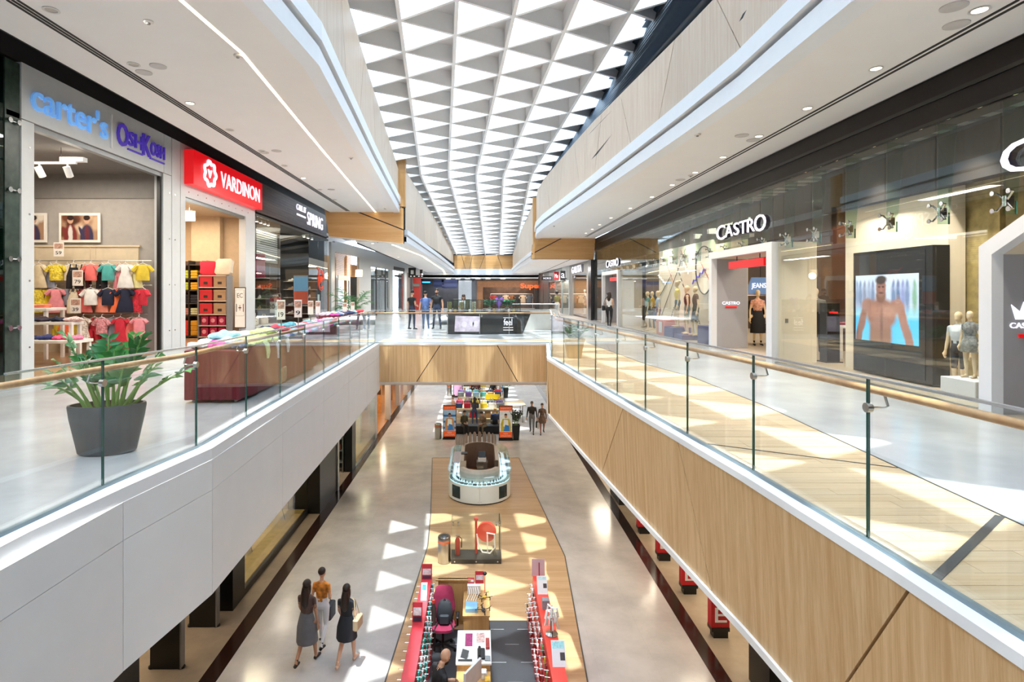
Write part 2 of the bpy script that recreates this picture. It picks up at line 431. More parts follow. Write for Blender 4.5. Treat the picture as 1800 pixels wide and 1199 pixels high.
# ---- edges of the slab: white left face, bamboo right face, bamboo bridge face
lf = sgroup('wall_left_lower')
o1 = off(EL, .17); o2 = off(EL, .19)
lb = [(x + .42, y) for x, y in EL]
yj = [-24, -10, 1.2, 4.77, 6.0, 8.4, 10.9, 13.3, 16, 18.75]
for a, b in zip(yj, yj[1:]):
    xa, xb = interp(EL, a), interp(EL, b)
    e = .004
    m = MB(); m.hexa([(xa - .1, a + e, -.42), (xa + .172, a + e, -.42), (xb + .172, b - e, -.42), (xb - .1, b - e, -.42)],
                     [(xa - .1, a + e, -.1), (xa + .172, a + e, -.1), (xb + .172, b - e, -.1), (xb - .1, b - e, -.1)])
    m.build('upper_panel', WHITE, lf)
    m = MB(); m.hexa([(xa + .05, a + e, -1.52), (xa + .172, a + e, -1.52), (xb + .172, b - e, -1.52), (xb + .05, b - e, -1.52)],
                     [(xa + .05, a + e, -.425), (xa + .172, a + e, -.425), (xb + .172, b - e, -.425), (xb + .05, b - e, -.425)])
    m.build('panel', WHITE, lf)
bk = MB(); bk.prism(off(EL, -.1) + off(EL, .08)[::-1], -1.45, -.1); bk.build('backing', BLACKM, lf)
rf = sgroup('wall_right_lower')
jt = [(-24, -24), (-10, -10), (.6, .2), (3.25, 4.1), (6.5, 5.82), (8.4, 9.7), (11.6, 11.3), (13.5, 14.2), (14.4, 14.4)]
for (ta, ba), (tb, bb) in zip(jt, jt[1:]):
    e = .012
    def q(y, z, dx): return (interp(ER, y) + dx, y, z)
    ys = [ER[k][1] for k in range(len(ER)) if max(ta, ba) + .05 < ER[k][1] < min(tb, bb) - .05]
    top = [q(ta + e, -.045, -.12)] + [q(y, -.045, -.12) for y in ys] + [q(tb - e, -.045, -.12)]
    bot = [q(ba + e, -1.4, -.06)] + [q(y, -1.4, -.06) for y in ys] + [q(bb - e, -1.4, -.06)]
    m = MB(); m.slab(top + bot[::-1], (.03, 0, 0)); m.build('panel', BAMBOO, rf)
m = MB(); m.slab([(ER[5][0] - .12, 14.412, -.045), (ER[6][0] - .12, YB, -.045), (ER[6][0] - .12, YB, -1.4), (ER[5][0] - .12, 14.412, -1.4)], (.03, 0, 0)); m.build('panel', BAMBOO, rf)
bk = MB(); bk.prism(off(ER, -.02) + off(ER, .2)[::-1], -1.4, -.05); bk.build('backing', BLACKM, rf)
lp = MB(); lp.prism(off(ER, -.09) + off(ER, .15)[::-1], -1.47, -1.4); lp.build('lower_lip', WHITE, rf)
bf = sgroup('wall_bridge')
xl, xr = EL[-1][0] + .12, ER[-1][0] - .13
jb = [(xl, xl), (-1.29, -2.07), (.58, 1.25), (xr, xr)]
for (ta, ba), (tb, bb) in zip(jb, jb[1:]):
    e = .014
    m = MB(); m.slab([(ta + e, YB - .12, -.045), (tb - e, YB - .12, -.045), (bb - e, YB - .12, -1.25), (ba + e, YB - .12, -1.25)], (0, .03, 0)); m.build('panel', BAMBOO, bf)
m = MB(); m.box(xl, YB - .07, -1.25, xr, YB + .1, -.05); m.build('backing', BLACKM, bf)
m = MB(); m.box(xl, YB - .1, -1.29, xr, YB + .2, -1.25); m.build('lower_lip', WHITE, bf)
# undersides of the slab (ceilings of the ground floor)
sf = MB(); sf.prism([(-14, YN)] + off(EL, .06) + [(-14, YB)], -1.5, -1.3); struct(sf.build('ceiling', CEIL))
sf = MB(); sf.prism(off(ER, .1) + [(14, YB), (14, YN)], -1.46, -1.3); struct(sf.build('ceiling', CEIL))
sf = MB(); sf.box(-14, YB + .2, -1.4, 14, 30, -1.3); sf.box(-14, 30, -1.4, -2.7, 52, -1.3); sf.box(2.7, 30, -1.4, 14, 52, -1.3); sf.box(-14, 52, -1.4, 14, 75, -1.3); sf.box(-3.4, -6, -1.4, 2.6, .3, -1.3); struct(sf.build('ceiling', CEIL))

# ---- ground floor
g = MB(); g.box(-15, -25, GZ - .3, 15, 76, GZ); struct(g.build('floor', FLOORG))
g = MB()
pl = [gp(760, 805, GZ).xy, gp(757, 905, GZ).xy, gp(752, 960, GZ).xy, gp(677, 1199, GZ).xy, (-2.3, 8), (-2.3, 4), (2, 4), (1.9, 8), gp(1033, 1199, GZ).xy, gp(993, 978, GZ).xy, gp(912, 805, GZ).xy]
pl = [tuple(p) for p in pl]
g.prism(pl, GZ, GZ + .006); struct(g.build('floor', GFLW))
t = MB()
for a, b in zip(pl, pl[1:] + pl[:1]):
    strip(t, a, b, .03, GZ, GZ + .009)
struct(t.build('trim_5', mat('#55504a', .4)))
t = MB(); t.prism([(-5.16, 4), (-5.16, 76), (-5.5, 76), (-5.5, 4)], GZ, GZ + .005); t.prism([(4.62, 4), (4.62, 76), (4.94, 76), (4.94, 4)], GZ, GZ + .005)
struct(t.build('trim_6', mat('#2a1712', .15, var=.2)))

# ---- ceilings of the upper floor
LL = [(-3.8, -24), (-3.72, 6.4), (-3.02, 7.5), (-2.85, 10.1), (-3.42, 18.5), (-4.03, 28.9)]      # lower corner of the left lip; unseen near end moved out to admit sun
LR = [(4.75, -24), (4.6, 5.6), (4.24, 6.5), (4.33, 9.5), (4.25, 12), (3.87, 19.4), (3.25, 29), (3.2, 32), (3.42, 35)]  # right lip; near end out of view widened to let sun through
ZL, ZR, ZL2, ZR2 = 5.72, 5.0, 4.28, 3.75
DL = 28.9                                    # where the high left ceiling ends at the timber beam
TOPW = 7.3
c = MB(); c.prism([(-7.15, YN)] + off(LL, -.02) + [(-7.5, DL)], ZL, ZL + .3)
struct(c.build('ceiling', CEIL))
c = MB(); c.prism(off(LR, .02) + [(7.0, 35), (7.0, YN)], ZR, ZR + .3); struct(c.build('ceiling', CEIL))
LL2 = [(-3.7, DL), (-3.1, 45), (-2.67, 60)]
ZF = lambda y: ZL2 - (y - DL) / (60 - DL) * (ZL2 - 3.84); LR2 = [(3.28, 35), (3.25, 45), (3.42, 60)]
c = MB(); c.slab([(x - .02, y, ZF(y)) for x, y in LL2] + [(-5.5, 60, ZF(60)), (-6.3, DL, ZF(DL))], (0, 0, .3)); struct(c.build('ceiling', CEIL))
c = MB(); c.prism(off(LR2, .02) + [(6.3, 60), (6.95, 35)], ZR2, ZR2 + .3); struct(c.build('ceiling', CEIL))
# white double lips with a shadow groove
def lip(name, pl, z, s, h=.75, dz=None):
    dz = dz or (lambda y: 0)
    st = sgroup(name)
    for z0, z1, d, nm in ((z - .02, z + h * .42, 0.0, 'lower_band'), (z + h * .56, z + h, .05, 'upper_band')):
        m = MB(); m.slab([(x, y, z0 + dz(y)) for x, y in off(pl, s * d) + off(pl, -s * .3)[::-1]], (0, 0, z1 - z0)); m.build(nm, LIP, st)
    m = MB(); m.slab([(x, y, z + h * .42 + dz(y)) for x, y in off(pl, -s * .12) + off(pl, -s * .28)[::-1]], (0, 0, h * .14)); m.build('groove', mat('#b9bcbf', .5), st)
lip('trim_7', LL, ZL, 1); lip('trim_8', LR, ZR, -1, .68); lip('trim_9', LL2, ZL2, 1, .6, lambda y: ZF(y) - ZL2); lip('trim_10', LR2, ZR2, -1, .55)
# pale timber upstands over the lips, panel by panel, up to the roof
def upstand(name, pl, z0, z1, s, jl, m_=BAMBOOP, lean=0.0):
    st = sgroup(name)
    for k, ((ta, ba), (tb, bb)) in enumerate(zip(jl, jl[1:])):
        e = .015
        lo, hi = min(ta, ba), max(tb, bb)
        ys = [y for _, y in pl if max(ta, ba) + .1 < y < min(tb, bb) - .1]
        def q(y, z, d=0): return (interp(pl, y) - s * (.06 + d), y, z)
        xs = [y for _, y in pl]
        top = [q(y, z1(y), lean) for y in [ta + e] + [y for y in xs if ta + .05 < y < tb - .05] + [tb - e]]
        bot = [q(y, z0) for y in [ba + e] + [y for y in xs if ba + .05 < y < bb - .05] + [bb - e]]
        m = MB(); m.slab(top + bot[::-1], (-s * .03, 0, 0)); m.build('panel', m_, st)
    m = MB(); lo, hi = jl[0][0], jl[-1][0]
    ys = [lo] + [y for _, y in pl if lo < y < hi] + [hi]
    m.slab([(interp(pl, y) - s * (.14 + lean), y, z1(y) - .02) for y in ys] + [(interp(pl, y) - s * .14, y, z0) for y in ys[::-1]], (-s * .1, 0, 0))
    m.build('backing', BLACKM, st)
def jl(a, b, step, k=.5):
    out = [(a, a)]; y = a + step; i = 0
    while y < b - step * .5:
        out.append((y - k * (1 if i % 2 else -1), y + k * (1 if i % 2 else -1))); y += step; i += 1
    return out + [(b, b)]
ztl = lambda y: 9.35 - .052 * y
upstand('wall_left_upper', LL, ZL + .75, ztl, 1, jl(-23, DL, 3.0, .45))
upstand('wall_right_upper', LR, ZR + .68, lambda y: 7.0 + .6 * max(0, min(1, (y - 8) / 12)) - .15 * max(0, (y - 22) / 13), -1, jl(-23, 35, 3.0, .5))
ztf = lambda y: 7.9 - 1.8 * (y - DL) / (60 - DL)
upstand('wall_left_far', LL2, ZL2 + .6, ztf, 1, jl(DL, 60, 3.5, .6))
upstand('wall_right_far', LR2, ZR2 + .55, lambda y: 7.3 - 1.6 * (y - 35) / 25, -1, jl(35, 60, 3.5, .6))
# dark blue louvre bands between upstand and roof
def louv(name, pl, za, zb, s, out):
    st = sgroup(name); n = 14
    ys = [y for _, y in pl]
    for k in range(n):
        t0, t1 = k / n, (k + .8) / n
        m = MB()
        A = [(interp(pl, y) - s * (.12 + out * t0), y, za(y) + (zb(y) - za(y)) * t0) for y in ys]
        B = [(interp(pl, y) - s * (.12 + out * t1), y, za(y) + (zb(y) - za(y)) * t1) for y in ys]
        m.slab(A + B[::-1], (-s * .03, 0, 0)); m.build('slat', NAVY, st)
    m = MB(); A = [(interp(pl, y) - s * .24, y, za(y)) for y in ys]; B = [(interp(pl, y) - s * (.24 + out), y, zb(y)) for y in ys]
    m.slab(A + B[::-1], (-s * .05, 0, 0)); m.build('backing', mat('#16222c', .7), st)
def roofz(y): return 10.25 - .052 * y if y < 31.3 else 8.62 - .083 * (y - 31.3)
zr1 = lambda y: 7.0 + .6 * max(0, min(1, (y - 8) / 12)) - .15 * max(0, (y - 22) / 13)
louv('trim_11', LR, zr1, lambda y: roofz(y) + .1, -1, .75)
louv('trim_12', LL, ztl, lambda y: roofz(y) + .1, 1, .5)
louv('trim_13', LL2, ztf, lambda y: roofz(y) + .2, 1, .5)
louv('trim_14', LR2, lambda y: 7.3 - 1.6 * (y - 35) / 25, lambda y: roofz(y) + .2, -1, .4)
# timber drop beams across the galleries
bm_ = sgroup('beam_left')
def beamface(st, pts, cut, y, th=.3):
    """front face as two panels along the slanting joint"""
    (ax, az), (bx, bz) = cut
    dx, dz = bx - ax, bz - az; n = (-dz, dx); ln = math.hypot(*n); n = (n[0] / ln, n[1] / ln); cc = n[0] * ax + n[1] * az
    for sg in (1, -1):
        p = clip_half(pts, sg * n[0], sg * n[1], sg * cc - .028)
        m = MB(); m.slab([(x, y, z) for x, z in p], (0, .03, 0)); m.build('panel', BEAMW, st)
    m = MB(); m.slab([(x, y + .03, z) for x, z in pts], (0, th, 0)); m.build('core', mat('#2e1d10', .6), st)
A = lambda px, py, d: (lambda v: (v.x, v.z))(at(px, py, d))
D1, D2 = DL - .4, 34.6
beamface(bm_, [A(570, 366, D1), A(709, 366, D1), A(709, 428, D1), A(578, 415, D1)], (A(620, 369, D1), A(709, 404, D1)), D1)
xa = A(697, 300, D1)[0]
m = MB(); m.slab([(xa, D1, ZL + .3), (-3.72, D1, ZL + .3), (-3.72, D1, 8.72), (xa, D1, 8.72)], (0, .38, 0)); m.build('upright', BEAMV, bm_)
m = MB(); x0, z0 = A(578, 415, D1); x1, z1 = A(709, 428, D1); m.slab([(x0, D1 - .01, z0), (x1, D1 - .01, z1), (x1, DL + .1, z1), (x0, DL + .1, z0)], (0, 0, -.04)); m.build('soffit_edge', mat('#e3d5c2', .4), bm_)
bm_ = sgroup('beam_right')
beamface(bm_, [A(938, 416, D2), A(1047, 416, D2), A(1044, 456, D2), A(934, 455, D2)], (A(934, 447, D2), A(985, 420, D2)), D2)
m = MB(); m.slab([(3.24, D2 - .01, 3.78), (3.66, D2 - .01, 5.2), (3.66, D2 - .01, 7.5), (3.24, D2 - .01, 7.5)], (0, .36, 0)); m.build('upright', BEAMV, bm_)
# closed roof over the galleries
r_ = MB(); r_.prism([(-15, YN)] + off(LL, -1.0) + [(-4.6, 62), (-15, 62)], 9.0, 9.2)
r_.prism([(15, YN)] + off(LR, 1.0) + [(3.9, 62), (15, 62)], 9.0, 9.2); struct(r_.build('roof', mat('#8a8a88', .8)))
b_ = MB(); b_.box(-14, -25.3, GZ, 14, -25, 12); struct(b_.build('wall_back', mat('#e2ddd6', .8)))
b_ = MB(); b_.box(-14.3, -25, GZ, -14, 62, 9); struct(b_.build('wall_left', mat('#cfc9c2', .8)))
b_ = MB(); b_.box(14, -25, GZ, 14.3, 62, 9); struct(b_.build('wall_right', mat('#cfc9c2', .8)))
b_ = MB(); b_.box(-15, 75.5, GZ, 15, 76, -1.3); struct(b_.build('wall_far_lower', mat('#a59c92', .8)))

# ------------------------------------------------------------------ skylight: triangular grid of deep white fins
sky = sgroup('ceiling_skylight')
S_ = 1.763; CW = 1.51
def colx(i, y):          # plan x of grid column i
    x31 = lambda: (-.62 + CW * i) - .068 * (31.3 - 15.1)
    return (-.62 + CW * i) - .068 * (y - 15.1) if y < 31.3 else x31() + .028 * (y - 31.3)
def node(i, k):          # k counts half rows
    y = 17.75 + S_ * .5 * k - .10 * i * (1 if True else 0)
    return Vector((colx(i, y), y, roofz(y)))
I0, I1 = -2, 4
ROOFW = mat('#f3f4f5', .5, var=.01)
PANEL = mat('#e2e3e5', .7, var=.03)
SKYG = glass('#eef6fb', ior=1.35, name='roof_glass')
K0, K1 = -48, 48
def cellpoly(a, b, c, ins):
    g_ = (a + b + c) / 3
    return [p + (g_ - p) * ins for p in (a, b, c)]
for i in range(I0, I1):
    for k in range(K0, K1):
        if (k + i) % 2: continue
        # edge on column i between k and k+2, apex on column i+1 at k+1  -> pane
        a, b, c_ = node(i, k), node(i, k + 2), node(i + 1, k + 1)
        m = MB(); m.slab(cellpoly(a, b, c_, .05), (0, 0, .03)); m.build('glass_pane', SKYG, sky)
        a, b, c_ = node(i + 1, k + 1), node(i + 1, k + 3), node(i, k + 2)
        m = MB(); m.slab(cellpoly(a, b, c_, .05), (0, 0, .06)); m.build('solid_panel', PANEL, sky)
DEP = .52
def fin(pts, w_=.085):
    m = MB()
    for p, q in zip(pts, pts[1:]):
        d = (q - p); h = Vector((-d.y, d.x, 0)).normalized() * w_ / 2
        z = Vector((0, 0, -DEP)); t_ = Vector((0, 0, .08))
        m.hexa([p - h + z, q - h + z, q + h + z, p + h + z], [p - h + t_, q - h + t_, q + h + t_, p + h + t_])
    m.build('fin', ROOFW, sky)
for i in range(I0, I1 + 1):
    ks = [k for k in range(K0, K1 + 3) if (k + i) % 2 == 0]
    fin([node(i, k) for k in ks], .1)
n_ = I1 - I0
for k in range(K0 - n_, K1 + n_ + 4):
    for sg in (1, -1):
        pts = []
        for i in range(I0, I1 + 1):
            kk = k + sg * (i - I0)
            if (kk + i) % 2 == 0 and K0 <= kk <= K1 + 2: pts.append(node(i, kk))
        if len(pts) > 1: fin(pts)
# far gable: white band, timber band, dark band over the end shops
e = sgroup('wall_far_upper')
m = MB(); m.box(-6, 60, 3.36, 6.5, 60.3, 4.25); m.build('white_band', LIP, e)
for (a, b), (c_, d) in zip([(-2.7, -2.7), (-1.9, -1.5), (-.75, -1.05), (.55, .0), (1.9, 2.4), (3.5, 3.5)], [(-1.9, -1.5), (-.75, -1.05), (.55, .0), (1.9, 2.4), (3.5, 3.5), (3.5, 3.5)]):
    if a == c_: continue
    m = MB(); m.slab([(a + .02, 60, 5.7), (c_ - .02, 60, 5.7), (d - .02, 60, 4.25), (b + .02, 60, 4.25)], (0, .05, 0)); m.build('panel', BEAMW, e)
m = MB(); m.box(-6, 60.06, 4.25, 6.5, 60.2, 7.5); m.build('backing', NAVY, e)
# ------------------------------------------------------------------ balustrades
HANDW = woodmat('#b98553', '#d6a877', 16, (1, 1, 1), .35, 'handrail_wood')
CAPM = mat('#d5d9dc', .25, .8, var=.02)
def densify(pl, n=1): return pl
def balustrade(name, label, pl, joints, inward, rail_group=True):
    """pl glass line (x,y); joints are positions along y (or x for the bridge); inward = unit vector to the walking side"""
    base = Vector((pl[0][0], pl[0][1], 0))
    t = thing(name, label, 'railing', base)
    iv = Vector((inward[0], inward[1], 0))
    J = [Vector((x, y, 0)) for x, y in joints]
    for a, b in zip(J, J[1:]):
        d = (b - a).normalized(); a2, b2 = a + d * .008, b - d * .008; n = Vector((-d.y, d.x, 0)) * .008
        m = MB()
        m.add([a2 - n, b2 - n, b2 + n, a2 + n] + [p + Vector((0, 0, 1.09)) for p in (a2 - n, b2 - n, b2 + n, a2 + n)],
              [(0, 1, 5, 4), (2, 3, 7, 6)], 0)
        m.add([a2 - n, b2 - n, b2 + n, a2 + n] + [p + Vector((0, 0, 1.09)) for p in (a2 - n, b2 - n, b2 + n, a2 + n)],
              [(1, 2, 6, 5), (3, 0, 4, 7), (4, 5, 6, 7)], 1)
        for k, v in enumerate(m.v): m.v[k] = (v[0], v[1], v[2] + .01)
        m.build('glass_panel', [GLASS, GEDGE], t, False, True)
    m = MB(); P = [Vector((x, y, 1.105)) for x, y in pl]
    for a, b in zip(P, P[1:]):
        d = (b - a).normalized(); n = Vector((-d.y, d.x, 0)) * .014
        m.hexa([a - n - Vector((0, 0, .015)), b - n - Vector((0, 0, .015)), b + n - Vector((0, 0, .015)), a + n - Vector((0, 0, .015))], [a - n, b - n, b + n, a + n])
    m.build('top_cap', CAPM, t, False, True)
    m = MB(); m.tube([Vector((x, y, 1.0)) + iv * .11 for x, y in pl], .026, 12); m.build('handrail', HANDW, t, True, True)
    m = MB()
    for a, b in zip(J, J[1:]):
        d = (b - a).normalized(); n = Vector((-d.y, d.x, 0)) * .03
        m.hexa([a - n, b - n, b + n, a + n], [q + Vector((0, 0, .045)) for q in (a - n * .6, b - n * .6, b + n * .6, a + n * .6)])
    m.build('base_channel', mat('#8fa3ad', .3, .6), t, False, True)
    for q in J[1:-1]:
        m = MB(); z = .90
        m.tube([q + iv * .03 + Vector((0, 0, z)), q + iv * .11 + Vector((0, 0, z)), q + iv * .13 + Vector((0, 0, z + .01)), q + iv * .11 + Vector((0, 0, z + .075))], .008, 6)
        br = m.build('bracket', CHROME, t, True, True)
        m = MB(); m.disc(q + Vector((0, 0, z)), iv, .032, .036, 16); m.build('clamp_disc', STEEL, br, True, True)
    return t
JRy = [1.0, 2.3, 3.74, 5.17, 6.52, 7.82, 9.05, 10.3, 11.6, 13.0, 14.4]
balustrade('glass_railing', 'long clear glass railing with wooden handrail beside the timber boarded walk', ER[:6], [(interp(ER, y), y) for y in JRy], (1, 0))
JLy = [1.9, 3.3, 4.77, 6.0, 7.43, 8.82, 10.2, 11.6, 13.0, 14.4, 15.8, 17.3, 18.75]
balustrade('glass_railing', 'long clear glass railing with wooden handrail in front of the burgundy sale tables', EL[1:], [(interp(EL, y), y) for y in JLy], (-1, 0))
JB = [-3.45, -2.6, -1.07, .07, 1.2, 2.3]
balustrade('glass_railing', 'glass railing across the bridge in front of the black phone counter', [(-3.45, YB), (2.33, YB)], [(x, YB) for x in JB], (0, 1))
balustrade('glass_railing', 'short angled glass railing behind the square bamboo planter', [ER[5], ER[6]], [(ER[5][0], ER[5][1] + .02), ((ER[5][0] + ER[6][0]) / 2, (ER[5][1] + ER[6][1]) / 2), (ER[6][0], ER[6][1])], (.99, -.1))

# ------------------------------------------------------------------ ceiling fittings
LEDL = glow('#fff3c8', 6.0, 'led_strip')
# bent light line of the left ceiling
m = MB()
pts = [(318, 0), (425, 93), (570, 268), (660, 373)]
P3 = []
for px, py in pts:
    d = (ZL - EYE) * F / (CY - py); P3.append(Vector(((px - CX) * d / F, d, ZL - .004)))
for a, b in zip(P3, P3[1:]):
    n = Vector((.03, 0, 0)); m.hexa([a - n, b - n, b + n, a + n], [q + Vector((0, 0, .004)) for q in (a - n, b - n, b + n, a + n)])
o = m.build('led_strip_light', LEDL); tag(o, 'bent warm LED light line set into the high white ceiling over the sale tables', 'light')
m = MB(); P3 = []
for px, py in [(690, 430), (742, 450), (778, 474), (782, 480)]:
    dd = ((ZL2 + DL / (60 - DL) * .44) - EYE) / ((CY - py) / F + .44 / (60 - DL)); P3.append(Vector(((px - CX) * dd / F, dd, ZF(dd) - .012)))
for a, b in zip(P3, P3[1:]):
    n = Vector((.05, 0, 0)); m.hexa([a - n, b - n, b + n, a + n], [q + Vector((0, 0, .004)) for q in (a - n, b - n, b + n, a + n)])
o = m.build('led_strip_light', LEDL); tag(o, 'thin LED light line in the low white ceiling beyond the timber beam', 'light')
def slot(name, px0, py0, px1, py1, Z, offs, label):
    d0 = (Z - EYE) * F / (CY - py0); d1 = (Z - EYE) * F / (CY - py1)
    a = Vector(((px0 - CX) * d0 / F, d0)); b = Vector(((px1 - CX) * d1 / F, d1))
    t = thing(name, label, 'vent', (a.x, a.y, Z))
    for o_ in offs:
        m = MB(); w_ = .022
        m.hexa([(a.x + o_ - w_, a.y, Z - .008), (b.x + o_ - w_, b.y, Z - .008), (b.x + o_ + w_, b.y, Z - .008), (a.x + o_ + w_, a.y, Z - .008)],
               [(a.x + o_ - w_, a.y, Z), (b.x + o_ - w_, b.y, Z), (b.x + o_ + w_, b.y, Z), (a.x + o_ + w_, a.y, Z)])
        m.build('slot', BLACKM, t, False, True)
slot('air_slot', 22, 0, 612, 371, ZL, (-.07, 0, .07), 'triple black air slot running along the white ceiling above the shop signs')
slot('air_slot', 1797, 0, 1030, 416, ZR, (-.05, .05), 'double black air slot running along the white ceiling beside the row of lit downlights')
slot('air_slot', 660, 424, 752, 478, ZL2, (0,), 'single black air slot in the low ceiling beyond the beam near the hanging sign')
slot('air_slot', 1003, 456, 935, 486, ZR2, (0,), 'single black air slot in the low ceiling near the lingerie shop')
RIM = mat('#dcd8d3', .4)
def downlight(px, py, Z, on, label, power=0, r=.11, group=None):
    d = (Z - EYE) * F / (CY - py) if Z != ZL2 else ((ZL2 + DL / (60 - DL) * .44) - EYE) / ((CY - py) / F + .44 / (60 - DL))
    x = (px - CX) * d / F; Z = Z if Z != ZL2 else ZF(d) - .004
    t = thing('downlight', label, 'light', (x, d, Z), 0, group)
    m = MB(); m.lathe([(r, 0), (r * 1.12, -.012), (r * .8, -.012), (r * .78, 0)], 20); m.build('rim', RIM, t, True)
    m = MB(); m.lathe([(.001, -.003), (r * .78, -.003), (r * .78, 0)], 20); m.build('lens', glow('#fff0d8', 9.0, 'downlight_lens') if on else mat('#bdb6ac', .4), t)
    if power: lamp('SPOT', (x, d, Z - .03), power, (1, .9, .76), .05, 125, .7)
RS = [(1722, 17), (1540, 120), (1419, 190), (1334, 239), (1271, 276), (1222, 303), (1182, 325), (1146, 346), (1108, 366), (1074, 383), (1054, 395), (1041, 403), (1030, 410)]
OR = ORD
for k, (px, py) in enumerate(RS):
    downlight(px, py, ZR, True, f'lit round recessed downlight along the double air slot, {OR[k]} from the camera end', 200, .09 if k else .1, 'lit downlights by the double air slot')
LS = [(90, 17, 0), (235, 113, 0), (334, 181, 1), (404, 228, 0), (460, 265, 0), (500, 291, 0), (533, 313, 1), (562, 333, 0), (588, 351, 0)]
for k, (px, py, on) in enumerate(LS):
    downlight(px, py, ZL, bool(on), f'{"lit" if on else "unlit"} round recessed downlight by the triple air slot, {OR[k]} from the camera end', 90, .1, 'downlights by the triple air slot')  # unlit lenses hold a spot too, added as gallery fill
def speaker(px, py, Z, label, r=.14):
    d = (Z - EYE) * F / (CY - py); x = (px - CX) * d / F
    m = MB(); m.lathe([(r, 0), (r, -.012), (r * .9, -.016), (.002, -.016)], 22, (0, 0, 0)); o = m.build('ceiling_speaker', mat('#c9c5c1', .7), None, True)
    o.location = (x, d, Z); tag(o, label, 'speaker', 'round flush ceiling speakers')
SPK = [(278, 116, ZL), (253, 127, ZL), (486, 265, ZL), (582, 333, ZL), (464, 268, ZL), (1677, 11, ZR), (1681, 43, ZR), (1304, 238, ZR), (1324, 246, ZR), (1196, 316, ZR)]
WH = ['largest pale disc above the phone shop', 'smaller pale disc close to the triple slot', 'pale disc above the red shop sign', 'small pale disc near the timber beam', 'grey disc beside the triple slot above the red sign',
      'large disc next to the brightest lit downlight', 'ringed disc between double slot and brightest downlight', 'grey disc over the video screen window', 'pale ringed disc beside the fourth lit downlight', 'far pale disc over the mannequin window']
WH[0] = 'larger pale disc above the children clothes shop'
for (a, b, z), l in zip(SPK, WH): speaker(a, b, z, 'round flush ceiling speaker, ' + l)
def sensor(px, py, Z, label):
    d = (Z - EYE) * F / (CY - py); x = (px - CX) * d / F
    t = thing('smoke_detector', label, 'detector', (x, d, Z))
    m = MB(); m.lathe([(.07, 0), (.07, -.02), (.05, -.03), (.002, -.03)], 14); m.build('housing', RIM, t, True)
    m = MB(); m.lathe([(.03, -.03), (.025, -.05), (.002, -.05)], 10); m.build('sensor_head', mat('#8d8a86', .5), t, True)
sensor(1226, 236, ZR, 'small round smoke detector on the white ceiling near the sunlit lip')
sensor(1214, 308, ZR, 'small dark camera dome on the white ceiling by the air slot')
sensor(418, 97, ZL, 'small round smoke detector at the bend of the LED line')
sensor(617, 277, ZL, 'small square smoke detector between the LED line and white lip')
sensor(677, 366, ZL, 'small round smoke detector at the end of the high ceiling by the beam')
sensor(261, 37, ZL, 'tiny sprinkler head on the white ceiling above the pale blue sign')
sensor(974, 397, ZR, 'small round smoke detector near the curved end of the white lip')
for k, (px, py) in enumerate([(655, 430), (700, 454), (722, 470), (748, 484)]):
    downlight(px, py - 2, ZL2, True, f'lit downlight in the low ceiling beyond the beam, {OR[k]} along the LED line', 140, .1, 'downlights of the low ceiling by the LED line')
for k, (px, py) in enumerate([(1008, 461), (985, 473), (965, 480), (950, 486)]):
    downlight(px - 12, py - 1, ZR2, True, f'lit downlight in the low ceiling above the lingerie shop, {OR[k]} from the timber beam', 140, .1, 'downlights above the lingerie shop')
# ------------------------------------------------------------------ figures (people and shop mannequins)
def rot_x(v, a, c):
    v = Vector(v) - Vector(c); return Vector((v.x, v.y * math.cos(a) - v.z * math.sin(a), v.y * math.sin(a) + v.z * math.cos(a))) + Vector(c)
def remeshed(mb, vox, smooth=2):
    me = mb.mesh('tmp', WHITE); ob = bpy.data.objects.new('tmp', me); COL.objects.link(ob)
    md = ob.modifiers.new('r', 'REMESH'); md.mode = 'VOXEL'; md.voxel_size = vox
    sm = ob.modifiers.new('s', 'SMOOTH'); sm.factor = .5; sm.iterations = smooth
    dg = bpy.context.evaluated_depsgraph_get(); out = bpy.data.meshes.new_from_object(ob.evaluated_get(dg))
    bpy.data.objects.remove(ob); bpy.data.meshes.remove(me)
    return out
SKIN, SKINB, SKIND = mat('#c99a7c', .55), mat('#b98a6c', .55), mat('#8e6248', .55)
HAIRB, HAIRD = mat('#2a1c15', .5, var=.3, scale=40), mat('#15100e', .5, var=.3, scale=40)
